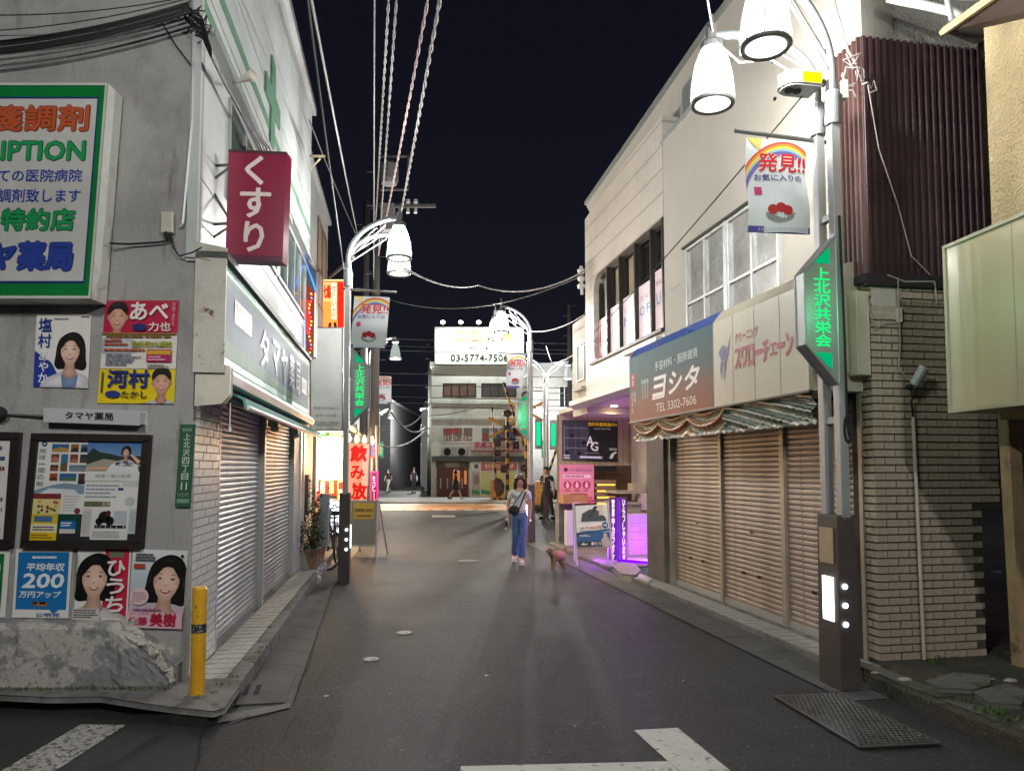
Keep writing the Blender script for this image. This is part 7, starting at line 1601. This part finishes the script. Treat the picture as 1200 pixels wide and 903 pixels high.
# A-board
ab = thing('a_board', 'white framed street A-board with a gym photo and blue price panel, by the dog', 'a-board', G(695, 664))
FA = flat(12.75); bot0, bot1 = FA.P(680, 664), FA.P(717, 662); ybk = .45
def Apt(px, py):
    p = FA.P(px, py); p.y += (p.z) * .18; return p
wf = mat('white frame', (.62, .62, .6), .4, var=.05)
b = MB(); T = [Apt(673, 590), Apt(714, 588), Apt(718, 663), Apt(676, 664)]
b.tube([T[3], T[0], T[1], T[2]], .02, 6); b.tube([Apt(675, 641), Apt(717, 640)], .018, 6); b.build('front_frame', wf, ab)
b = MB(); T2 = [T[3] + V(0, .55, 0), T[0], T[1], T[2] + V(0, .55, 0)]; b.tube([T2[0], T2[1]], .018, 6); b.tube([T2[3], T2[2]], .018, 6); b.build('rear_leg', wf, ab)
q = Q(Apt(677, 641) - V(0, .01, 0), Apt(716, 640) - V(0, .01, 0), Apt(713, 591) - V(0, .01, 0), Apt(675, 593) - V(0, .01, 0), .003); b = MB(); plate(b, q, .015, '#d8d8d4')
q.rect(b, 0, .56, 1, 1, '#e4e8ec', 1); q.rect(b, 0, .3, 1, .56, '#f4f4f2', 1); q.poly(b, [(.15, .6), (.2, .8), (.45, .9), (.7, .86), (.9, .7), (.95, .6)], '#3a4048', 2); q.poly(b, [(.35, .72), (.6, .98), (.7, .95), (.5, .7)], '#20242a', 3); q.rect(b, .72, .74, .86, 1, '#d8c8bc', 2)
q.rect(b, 0, .0, 1, .34, '#1c5a9c', 2); q.poly(b, [(0, .28), (1, .36), (1, .42), (0, .34)], '#1c5a9c', 2); q.rect(b, 0, 0, 1, .13, '#202830', 3); q.ell(b, .88, .5, .1, None, '#1c5a9c', 4)
q.text(b, '1回', .1, .42, .24, .47, '#20304a', .02, 4); q.text(b, '7,425円', .28, .41, .76, .49, '#c02828', .05, 4); lines(b, q, .1, .36, .7, .39, 1, '#506080', .6, 4); lines(b, q, .08, .24, .5, .3, 2, '#d8e4f0', .5, 4); q.text(b, '駅ビル3F', .42, .03, .84, .11, '#f0f0f0', .05, 5); q.poly(b, [(.1, .05), (.18, .1), (.24, .07), (.32, .08), (.3, .05), (.2, .04)], '#e0e0e0', 5)
q.poly(b, [(.76, .0), (.72, .14), (.8, .22), (.94, .22), (1, .1), (1, .0)], '#b8b4ae', 6); q.ell(b, .86, .26, .06, .055, '#c8b8a8', 7); q.text(b, '体験', .82, .47, .94, .53, '#ffffff', .02, 6)
b.build('poster_panel', PRINT, ab)
# grey A-board on the left
FL2 = flat(14.1)
gb = thing('a_board', 'plain grey A-board with a yellow notice in the left shop front', 'a-board', G(432, 650))
def Bp(px, py):
    p = FL2.P(px, py); p.y += p.z * .2; return p
b = MB(); b.tube([Bp(408, 653), Bp(409, 586), Bp(441, 586), Bp(440, 653)], .02, 6); b.tube([Bp(408, 639), Bp(441, 639)], .015, 6); b.tube([Bp(441, 586), Bp(449, 652) + V(0, .5, 0)], .018, 6); b.tube([Bp(409, 586), Bp(416, 650) + V(0, .5, 0)], .018, 6); b.build('frame', alu, gb)
q = Q(Bp(409, 638), Bp(440, 638), Bp(440, 587), Bp(410, 587), .003); b = MB(); plate(b, q, .02, '#8a8c84'); q.rect(b, .06, .58, .88, .95, '#c8a848', 1); q.text(b, '営業時間', .14, .74, .5, .82, '#40301c', .02, 2); q.text(b, '定休日', .55, .74, .85, .82, '#40301c', .02, 2); lines(b, q, .2, .62, .8, .68, 1, '#705828', .6, 2); b.build('panel', PRINT, gb)
# lit white board and frames near the bicycle
FW2 = flat(13.4); lb_ = thing('lit_white_board', 'glowing white menu board behind the parked bicycle', 'sign', FW2.P(392, 620))
q = Q(FW2.P(384, 628), FW2.P(400, 628), FW2.P(400, 586), FW2.P(384, 584), .003); b = MB(); plate(b, q, .08, '#3a3a3a'); b.build('frame', PRINT, lb_); b = MB(); q.rect(b, .1, .04, .92, .97, '#f4fbff', 1); lines(b, q, .2, .1, .8, .9, 7, '#90a0a8', .35, 2); b.build('lit_face', pmat('lit white face', .4, emit=2.2), lb_)
FW3 = flat(11.9); b = MB(); R(b, FW3, 375, 578, 384, 640, -.1, .0); b.build('blue_grey_screen', mat('blue grey panel', (.3, .34, .38), .6), None, 'pale blue-grey standing panel between plants and the lit board', 'panel')
# flower pots and plants by the house door
pot = mat('weathered pot', (.3, .29, .26), .85, var=.2); pot2 = mat('clay pot', (.28, .16, .1), .85, var=.2)
leaf = mat('shrub leaf', (.06, .1, .035), .5, var=.35, scale=6, bump=0); stem = mat('stem', (.1, .08, .05), .9)
def plant(p, h, r, n, label, pm=pot, droop=0, potr=.14, poth=.26):
    t = thing('potted_plant', label, 'potted plant', p); b = MB(); b.lathe(p, [(0, 0), (potr * .75, 0), (potr, poth), (potr * 1.08, poth), (potr * 1.08, poth + .03), (potr * .9, poth + .03), (potr * .9, poth - .02), (0, poth - .02)], 16); b.build('pot', pm, t)
    b = MB(); tips = []
    for k in range(9):
        a = random.uniform(0, 2 * PI); q_ = p + V(math.cos(a) * r * random.uniform(.2, 1), math.sin(a) * r * random.uniform(.2, 1), poth + h * random.uniform(.4, 1)); m_ = (p + V(0, 0, poth)).lerp(q_, .5) + V(0, 0, h * .12); b.tube([p + V(0, 0, poth - .03), m_, q_], [.009, .006, .003], 5); tips += [m_, q_, m_.lerp(q_, .5)]
    b.build('stems', stem, t)
    b = MB()
    for _ in range(n):
        c = random.choice(tips) + V(random.gauss(0, .07), random.gauss(0, .07), random.gauss(0, .07) - droop * random.random()); d = V(random.gauss(0, 1), random.gauss(0, 1), random.gauss(-.3, .6)).normalized(); e = d.cross(V(0, 0, 1)).normalized() * .02; L_ = random.uniform(.05, .085)
        b.add([c, c + d * L_ * .4 + e, c + d * L_, c + d * L_ * .4 - e], [(0, 1, 2, 3)])
    b.build('leaves', leaf, t)
plant(LS.p(6.55, .12, .14), 1.15, .32, 420, 'tall leafy shrub in a pot against the wall past the left shutters', pot, 0)
plant(LS.p(6.1, .12, .2), .5, .22, 420, 'bushy trailing plant in a low pot at the end of the left shutters', pot2, .25)
plant(LS.p(7.3, .12, .16), .75, .26, 260, 'smaller potted shrub nearer the bicycle', pot2, .05)
b = MB(); b.fb(LS, 6.0, 6.35, .12, .42, .02, .3); b.build('planter_box', pot, None, 'square weathered planter box at the end of the left shutters', 'planter', bevel=.01)
b = MB(); b.fb(LS, 6.7, 7.0, .9, 1.55, -.1, .05); b.build('meter_box', mat('grey brown meter box', (.2, .16, .14), .6), None, 'grey brown meter box on the wall above the potted plants', 'meter box')
# crumpled bag in the gutter
bg = mat('white plastic bag', (.6, .6, .62), .35, var=.1, bump=.5, fine=25)
b = MB()
for k in range(7): b.blob(G(374 + random.uniform(-5, 5), 683 - k * 3.5, .0) + V(0, 0, .05 + .02 * k), .05, .06, .07, jit=.35, n=9, m=6)
b.build('plastic_bag', bg, None, 'crumpled white plastic bag in the left gutter by the lamp post', 'bag')
# bicycle leaning behind the lamp post
bk = thing('bicycle', 'dark city bicycle with a front basket parked behind the left lamp post', 'bicycle', V(-2.75, 11.9, 0))
O_ = V(-3.0, 12.2, 0); ax = V(-.1, .99, 0).normalized(); 
def bp(a, z, s_=0): return O_ + ax * a + V(ax.y, -ax.x, 0) * s_ + V(0, 0, z)
tyre = mat('tyre rubber', (.02, .02, .02), .8); chrome = mat('chrome', (.5, .5, .5), .2, metal=1, bump=0)
def wheel(a):
    global ax
    keep = ax.copy(); base_pt = ax * a
    if a == 0: ax = V(.56, .83, 0)
    b = MB(); b.tube([bp(a + .32 * math.cos(t), .33 + .32 * math.sin(t)) for t in [2 * PI * i / 32 for i in range(33)]], .02, 8, caps=False); w_ = b.build('wheel', tyre, bk, smooth=True)
    b = MB(); b.tube([bp(a + .295 * math.cos(t), .33 + .295 * math.sin(t)) for t in [2 * PI * i / 32 for i in range(33)]], .011, 6, caps=False); b.build('wheel_rim', chrome, w_)
    b = MB(); 
    for i in range(20): t = 2 * PI * i / 20; b.tube([bp(a, .33), bp(a + .29 * math.cos(t), .33 + .29 * math.sin(t))], .0025, 4)
    b.build('spokes', chrome, w_); ax = keep
wheel(0); wheel(1.05)
fm_ = mat('dark blue frame paint', (.03, .04, .08), .3, coat=.5)
b = MB(); b.tube([bp(.0, .33), bp(.16, .8), bp(.2, .98)], .018, 8); b.tube([bp(.17, .74), bp(.62, .34)], .02, 8); b.tube([bp(.17, .66), bp(.62, .3)], .014, 8); b.tube([bp(.62, .3), bp(.75, .85)], .016, 8); b.tube([bp(.62, .3), bp(1.05, .33), bp(.71, .72)], .011, 6); b.build('frame', fm_, bk, smooth=True)
b = MB(); b.tube([bp(.26, 1.0, -.28), bp(.22, 1.02, -.15), bp(.2, .99, 0), bp(.22, 1.02, .15), bp(.26, 1.0, .28)], .012, 6); b.build('handlebar', chrome, bk)
b = MB(); b.blob(bp(.78, .88), .11, .13, .045); b.build('saddle', tyre, bk, smooth=True)
b = MB()
for z in (.62, .7, .78, .86):
    w2_ = .13 + (z - .62) * .1; b.tube([bp(-.18 - w2_ * .2, z, -w2_), bp(.08, z, -w2_), bp(.08, z, w2_), bp(-.18 - w2_ * .2, z, w2_), bp(-.18 - w2_ * .2, z, -w2_)], .005, 4)
for i in range(7):
    s_ = -.14 + i * .047; b.tube([bp(-.19, .86, s_ * 1.05), bp(-.19, .62, s_), bp(.08, .62, s_), bp(.08, .86, s_)], .004, 4)
b.build('basket', mat('black wire', (.03, .03, .03), .4), bk)
b = MB(); b.tube([bp(.62, .3, -.07), bp(.62, .3, .07)], .012, 6); b.tube([bp(.62, .3, .07), bp(.7, .16, .07)], .01, 5); b.tube([bp(.62, .3, -.07), bp(.54, .44, -.07)], .01, 5); b.box(bp(.66, .15, .05), ax * .09, V(0, 0, .02), V(.05, 0, 0)); b.build('pedals', tyre, bk)
b = MB(); b.tube([bp(1.05 + .36 * math.cos(t), .33 + .36 * math.sin(t)) for t in [.3 + i * .2 for i in range(12)]], .02, 5); b.build('mudguard', fm_, bk)
# ================================================================ PEOPLE AND DOG
import bmesh
def skin(name, nodes, edges, m, parent, sub=2, root=None, disp=0, label=None):
    bm = bmesh.new(); lay = bm.verts.layers.skin.verify(); vm = {}
    for k, (p, r) in nodes.items():
        v = bm.verts.new(p); vm[k] = v; v[lay].radius = r if isinstance(r, tuple) else (r, r)
    first = root or next(iter(nodes)); vm[first][lay].use_root = True
    for a, c in edges: bm.edges.new((vm[a], vm[c]))
    me = bpy.data.meshes.new(name); bm.to_mesh(me); bm.free()
    o = bpy.data.objects.new(name, me); COL.objects.link(o); me.materials.append(m); o.parent = parent
    md = o.modifiers.new('skin', 'SKIN'); md.use_smooth_shade = True
    s_ = o.modifiers.new('sub', 'SUBSURF'); s_.levels = sub; s_.render_levels = sub
    if disp:
        tx = bpy.data.textures.new('curl', 'CLOUDS'); tx.noise_scale = .022; d = o.modifiers.new('fur', 'DISPLACE'); d.texture = tx; d.strength = disp; d.mid_level = .5
    BASE[o.name] = V(0, 0, 0); return o
def chain(*names): return [(a, c) for a, c in zip(names, names[1:])]
def person(label, loc, h, rz, P, simple=False):
    t = thing('person', label, 'person', (0, 0, 0)); s_ = 1.0
    K = {**dict(sh=.15, hip=.085, bust=.085), **P}
    L_ = dict(J=P['j'])['J']        # joints: elbows, wrists, knees, ankles
    sk = mat('skin', (.5, .3, .22), .5, var=.06, bump=0)
    sd = {'R': -1, 'L': 1}; nod = {}; ed = []
    nod['pelvis'] = (V(0, 0, .84), (.115, .085)); nod['waist'] = (V(0, -.005, .97), (.095, .07)); nod['chest'] = (V(0, -.01, 1.13), (.115, .08)); nod['top'] = (V(0, 0, 1.24), (.09, .06))
    nk = P.get('neck', V(0, -.01, 1.32)); hd = P.get('head', V(0, -.03, 1.42)); nod['neck'] = (nk, .045); nod['jaw'] = (nk.lerp(hd, .55) + V(0, -.01, 0), (.055, .055)); nod['head'] = (hd, (.072, .085)); nod['crown'] = (hd + V(0, .01, .06), (.045, .055))
    ed += chain('pelvis', 'waist', 'chest', 'top', 'neck', 'jaw', 'head', 'crown')
    for n_, sg in sd.items():
        el, wr = L_['el' + n_], L_['wr' + n_]; kn, an = L_['kn' + n_], L_['an' + n_]
        nod['sh' + n_] = (V(sg * K['sh'], 0, 1.235), .045); nod['el' + n_] = (el, .035); nod['wr' + n_] = (wr, (.022, .026)); dr = (wr - el).normalized(); nod['palm' + n_] = (wr + dr * .045, (.018, .03))
        ed += chain('top', 'sh' + n_, 'el' + n_, 'wr' + n_, 'palm' + n_)
        nod['hip' + n_] = (V(sg * K['hip'], 0, .79), .08); nod['kn' + n_] = (kn, .052); nod['cf' + n_] = (kn.lerp(an, .35) + V(0, .012, 0), .05); nod['an' + n_] = (an, .032); nod['toe' + n_] = (an + V(sg * .015, -.13, -.045), (.03, .025))
        ed += chain('pelvis', 'hip' + n_, 'kn' + n_, 'cf' + n_, 'an' + n_, 'toe' + n_)
        if not simple:
            pl = wr + dr * .05; side = dr.cross(V(sg * 1.0, 0, 0)).normalized()
            for k in range(4):
                f0 = pl + side * (.022 - .0145 * k) + dr * .02; ln = (.062, .07, .066, .052)[k]; cur = V(-sg * .35, -.25, 0)
                nod['f%d%s' % (k, n_)] = (f0, .0085); nod['g%d%s' % (k, n_)] = (f0 + (dr + cur * .3).normalized() * ln * .55, .008); nod['h%d%s' % (k, n_)] = (f0 + (dr + cur * .3).normalized() * ln * .55 + (dr + cur).normalized() * ln * .45, .006)
                ed += chain('palm' + n_, 'f%d%s' % (k, n_), 'g%d%s' % (k, n_), 'h%d%s' % (k, n_))
            th = wr + dr * .025 + side * .028; nod['t0' + n_] = (th, .0095); nod['t1' + n_] = (th + (dr + side).normalized() * .045, .008); ed += chain('palm' + n_, 't0' + n_, 't1' + n_)
    body = skin('body', nod, ed, sk, t, 1 if simple else 2, 'pelvis')
    # clothes
    g = .014
    top = {k: (nod[k][0], tuple(r + g for r in (nod[k][1] if isinstance(nod[k][1], tuple) else (nod[k][1],) * 2))) for k in ('pelvis', 'waist', 'chest', 'top')}
    top['pelvis'] = (V(0, 0, P.get('hem', .9)), (.13, .1)); top['pelvis2'] = (V(0, 0, .93), (.125, .095)); top['waist'] = (V(0, 0, 1.0), (.115, .088)); e2 = chain('pelvis', 'pelvis2', 'waist', 'chest', 'top')
    top['neckl'] = (nod['top'][0].lerp(nk, .55), .062); e2 += chain('top', 'neckl')
    for n_, sg in sd.items():
        top['sh' + n_] = (nod['sh' + n_][0], .06); top['sl' + n_] = (nod['sh' + n_][0].lerp(L_['el' + n_], P.get('sleeve', .6)), .055 if P.get('sleeve', .6) < 1 else .05); e2 += chain('top', 'sh' + n_, 'sl' + n_)
        if P.get('sleeve', .6) >= 1: top['cu' + n_] = (L_['wr' + n_], .035); e2 += chain('sl' + n_, 'cu' + n_)
    skin('shirt', top, e2, P['top'], t, 2, 'waist')
    leg = {'pelvis': (V(0, 0, .87), (.122, .092)), 'wst': (V(0, 0, .97), (.1, .075))}; e3 = chain('pelvis', 'wst'); fl = P.get('flare', .055)
    for n_, sg in sd.items():
        kn, an = L_['kn' + n_], L_['an' + n_]
        leg['hip' + n_] = (V(sg * .075, 0, .78), (.092, .09)); leg['kn' + n_] = (kn, .066); leg['md' + n_] = (kn.lerp(an, .5), (.5 * (fl + .062),) * 2); leg['an' + n_] = (kn.lerp(an, .97), fl); e3 += chain('pelvis', 'hip' + n_, 'kn' + n_, 'md' + n_, 'an' + n_)
    if P.get('skirt'):
        b = MB(); b.lathe(V(0, 0, 0), [(.11, .97), (.135, .86), (.2, .5)], 20); b.build('skirt', P['bottom'], t, smooth=True)
    else: skin('trousers', leg, e3, P['bottom'], t, 2, 'pelvis')
    b = MB()
    for n_, sg in sd.items():
        an = L_['an' + n_]; b.blob(an + V(sg * .01, -.05, -.045), .042, .125, .04, n=14, m=8); b.blob(an + V(0, .02, -.015), .038, .05, .045, n=12, m=6)
        b.box(an + V(sg * .01 - .04, -.165, -.09), V(.08, 0, 0), V(0, .22, 0), V(0, 0, .022))
    b.build('shoes', P['shoe'], t, smooth=True)
    # hair
    b = MB(); hc = hd + V(0, .012, .03); n, m = 20, 12; vs = []; fs = []; low = P.get('hairlen', .6)
    for i in range(m + 1):
        th = PI * low * i / m
        for k in range(n):
            a = 2 * PI * k / n; front = max(0, -math.sin(a)); tt = min(th, PI * (.5 - .09 * front ** .5)) if front > .12 else th; drop = max(0, th - PI / 2) * .075 * P.get('bob', 0)
            r = 1.0 + (.12 * P.get('bob', 0) if tt > 1.3 else 0) + random.uniform(-.02, .02)
            vs.append(hc + V((.1 if math.sin(a) > -.3 else .09) * r * math.sin(min(tt, 1.75)) * math.cos(a), (.112 if math.sin(a) > 0 else .099) * r * math.sin(min(tt, 1.75)) * math.sin(a), .112 * math.cos(tt) - (drop if front <= .12 else drop * .0)))
    for i in range(m):
        for k in range(n): fs.append((i * n + k, (i + 1) * n + k, (i + 1) * n + (k + 1) % n, i * n + (k + 1) % n))
    b.add(vs, fs)
    if P.get('bob'):
        for sg in (-1, 1): b.tube([hc + V(sg * .085, -.03, .03), hc + V(sg * .098, -.03, -.05), hc + V(sg * .09, -.02, -.14), hc + V(sg * .07, -.01, -.17)], [.022, .03, .03, .012], 8)
        b.blob(hc + V(0, .05, -.08), .085, .05, .1)
    b.build('hair', P['hair'], t, smooth=True)
    if not simple:
        f = hd + V(0, -.083, 0); b = MB()
        for sg in (-1, 1): b.blob(f + V(sg * .028, .002, .008), .011, .006, .0055, n=8, m=5); b.tube([f + V(sg * .014, -.001, .024), f + V(sg * .04, .006, .025)], .0025, 4)
        b.build('eyes', mat('dark eye', (.02, .015, .012), .3), t)
        b = MB(); b.add([f + V(-.012, -.0, -.024), f + V(.012, 0, -.024), f + V(0, -.02, -.02), f + V(0, -.003, .012)], [(0, 1, 2), (0, 2, 3), (1, 3, 2)]); b.build('nose', sk, t)
        b = MB(); b.blob(f + V(0, .004, -.043), .02, .006, .006, n=10, m=5); b.build('mouth', mat('lips', (.35, .09, .08), .4), t)
        b = MB()
        for sg in (-1, 1): b.blob(hd + V(sg * .078, .005, -.005), .008, .016, .026, n=8, m=6)
        b.build('ears', sk, t)
    k = h / 1.53; t.scale = (k, k, k); t.location = loc; t.rotation_euler = (0, 0, rz)
    for n_, f in P.get('extra', []): f(t, nod)
    return t
def J(**k): return {a: V(*c) for a, c in k.items()}
fab = lambda n, c, **k: mat(n, c, .85, var=.15, scale=9, fine=120, bump=.2, **k)
blkc = fab('black cloth', (.018, .018, .02)); jean = fab('blue denim', (.07, .13, .3), stain=(4, .5, .7, (.16, .25, .42)))
def wbag(t, nod):
    b = MB(); b.blob(V(-.1, -.13, .93), .1, .045, .085, n=16, m=10); b.tube([V(-.17, -.13, .98), V(-.1, -.15, 1.0), V(-.03, -.13, .98)], .008, 6); b.build('shoulder_bag', fab('bag black', (.02, .02, .025)), t, smooth=True)
    b = MB()
    b.prism([V(-.02, -.125, .96), V(.0, -.125, .95), V(.12, -.085, 1.245), V(.095, -.085, 1.26)], V(0, -.008, 0)); b.prism([V(-.15, -.12, .98), V(-.13, -.125, .99), V(.07, -.09, 1.265), V(.05, -.085, 1.275)], V(0, -.008, 0)); b.build('bag_strap', MATS['bag black'], t)
    b = MB(); b.tube([V(-.23, -.16, .74), V(-.24, -.17, .64)], [.02, .018], 8); b.build('held_item', MATS['bag black'], t); b = MB(); b.blob(V(-.24, -.17, .62), .02, .02, .025); b.blob(V(-.225, -.16, .77), .025, .02, .025); b.build('held_white_item', mat('white cloth item', (.6, .58, .58), .7), t)
wl = G(609, 660, 0)
person('woman with a brown bob in pale grey tee and jeans walking towards us', V(wl.x, wl.y, 0), 1.53, .0, dict(
    top=fab('pale grey tee', (.6, .63, .65)), bottom=jean, shoe=mat('white sneaker', (.6, .6, .58), .5), hair=mat('brown hair', (.06, .025, .015), .4, var=.3, scale=20, fine=100), hairlen=.62, bob=1, flare=.072, hem=.83, sleeve=.55,
    head=V(.01, -.03, 1.42), j=J(elR=(-.205, .03, 1.0), wrR=(-.2, -.09, .8), elL=(.19, .05, 1.0), wrL=(.175, .03, .79), knR=(-.075, .0, .46), anR=(-.085, .14, .12), knL=(.045, -.1, .46), anL=(.03, -.1, .09)), extra=[('bag', wbag)]))
def phone(t, nod):
    b = MB(); b.box(V(-.04, -.31, 1.13), V(.07, 0, 0), V(0, -.02, .13), V(0, .01, .002)); b.build('phone', black, t)
    b = MB(); b.blob(V(.2, .12, .72), .09, .08, .16, n=14, m=10); b.build('shopping_bag', blkc, t, smooth=True)
ml = G(641, 608, 0)
person('man dressed all in black looking down at his phone, standing beyond the right lamp post', V(ml.x, ml.y, 0), 1.72, -.5, dict(
    top=blkc, bottom=fab('black trousers', (.012, .012, .015)), shoe=black, hair=mat('black hair', (.012, .01, .01), .45, var=.3, scale=20), hairlen=.52, flare=.05, hem=.82, sleeve=.6, neck=V(0, -.03, 1.31), head=V(0, -.07, 1.4),
    j=J(elR=(-.19, -.04, 1.0), wrR=(-.06, -.24, 1.13), elL=(.2, .04, .99), wrL=(.2, .05, .77), knR=(-.12, -.06, .45), anR=(-.15, .0, .09), knL=(.13, .0, .45), anL=(.18, .06, .09)), extra=[('p', phone)]))
def wb(c):
    def f(t, nod): b = MB(); b.blob(V(.2, .05, .85), .06, .14, .17, n=12, m=8); b.build('tote_bag', mat('tote ' + str(c), c, .8), t, smooth=True)
    return f
stride = J(elR=(-.18, -.06, 1.0), wrR=(-.16, -.2, .82), elL=(.18, .08, 1.0), wrL=(.17, .14, .8), knR=(-.06, .12, .46), anR=(-.06, .34, .14), knL=(.06, -.16, .46), anL=(.06, -.3, .09))
stand = J(elR=(-.19, .02, 1.0), wrR=(-.18, -.05, .8), elL=(.19, .02, 1.0), wrL=(.18, -.05, .8), knR=(-.08, -.02, .46), anR=(-.09, .0, .09), knL=(.08, .0, .46), anL=(.09, .02, .09))
bh = MATS['black hair']; fp = G(534, 585.5, 0)
person('distant pedestrian in black carrying a white bag, striding past the dark red doors', V(fp.x, fp.y, 0), 1.6, PI / 2, dict(top=blkc, bottom=blkc, shoe=black, hair=bh, hairlen=.6, bob=1, skirt=True, j=stride, sleeve=1, extra=[('b', wb((.55, .53, .5)))]), True)
fp = V(A(455, 570, 50).x, 50, 0)
person('distant pedestrian in a black top and cream shorts in the dark side street', fp, 1.65, -.3, dict(top=blkc, bottom=fab('cream cloth', (.45, .4, .34)), shoe=black, hair=bh, flare=.06, hem=.85, j=stride), True)
fp = V(A(485, 570, 52).x, 52, 0)
person('distant pedestrian in dark blue with a pale bag by the poles of the side street', fp, 1.7, .4, dict(top=fab('navy cloth', (.03, .035, .06)), bottom=blkc, shoe=black, hair=bh, j=stand, extra=[('b', wb((.4, .5, .6)))]), True)
# dog: curly brown toy poodle, head to the left
dg = thing('dog', 'small curly apricot dog, body coloured pink as violet-lit, beside the A-board', 'dog', (0, 0, 0))
fur = mat('curly apricot fur', (.6, .37, .27), .95, var=.3, scale=18, fine=90, bump=1, bdist=.01)
N_ = dict(rump=(V(.11, .05, .25), (.06, .065)), belly=(V(.03, .02, .235), (.058, .062)), chest=(V(-.07, -.02, .245), (.068, .075)), neck=(V(-.12, -.05, .31), .045), head=(V(-.155, -.07, .365), (.052, .055)), brow=(V(-.17, -.08, .39), .045), muz=(V(-.215, -.11, .345), (.026, .026)), nose=(V(-.24, -.125, .343), .016),
          t1=(V(.155, .06, .3), .02), t2=(V(.165, .055, .36), .022), t3=(V(.155, .05, .385), .034))
E_ = chain('rump', 'belly', 'chest', 'neck', 'head', 'muz', 'nose') + chain('head', 'brow') + chain('rump', 't1', 't2', 't3')
for n_, y in (('a', -.045), ('b', .045)):
    N_['s' + n_] = (V(-.075, -.02 + y, .19), .034); N_['e' + n_] = (V(-.07, -.02 + y, .12), .026); N_['w' + n_] = (V(-.08, -.025 + y, .06), .023); N_['p' + n_] = (V(-.095, -.03 + y, .018), (.024, .018)); E_ += chain('chest', 's' + n_, 'e' + n_, 'w' + n_, 'p' + n_)
    N_['h' + n_] = (V(.115, .05 + y, .2), .042); N_['k' + n_] = (V(.085, .045 + y, .14), .032); N_['o' + n_] = (V(.14, .05 + y, .085), .022); N_['q' + n_] = (V(.125, .045 + y, .018), (.024, .018)); E_ += chain('rump', 'h' + n_, 'k' + n_, 'o' + n_, 'q' + n_)
skin('body', N_, E_, fur, dg, 3, 'belly', disp=.022)
b = MB(); b.tube([V(-.045, -.005, .245), V(-.02, .0, .245), V(.05, .025, .245), V(.095, .045, .252), V(.115, .05, .255)], [.072, .082, .08, .08, .068], 16); b.build('pink_light_shell', fab('painted violet light', (.6, .2, .32)), dg, smooth=True)  # shell added to colour the body pink where violet light falls
b = MB()
for y, x in ((-.055, -.145), (.05, -.14)): b.blob(V(x, -.06 + y, .35), .022, .016, .05, jit=.12, n=10, m=8)
b.build('ears', fur, dg, smooth=True)
b = MB(); b.blob(V(-.252, -.132, .348), .01, .01, .008); b.blob(V(-.192, -.122, .378), .007, .007, .007); b.blob(V(-.2, -.06, .378), .007, .007, .007); b.build('nose_and_eyes', black, dg)
dl_ = G(653, 669.5, 0); dg.location = V(dl_.x, dl_.y, 0); dg.rotation_euler = (0, 0, .35); dg.scale = (1.0,) * 3
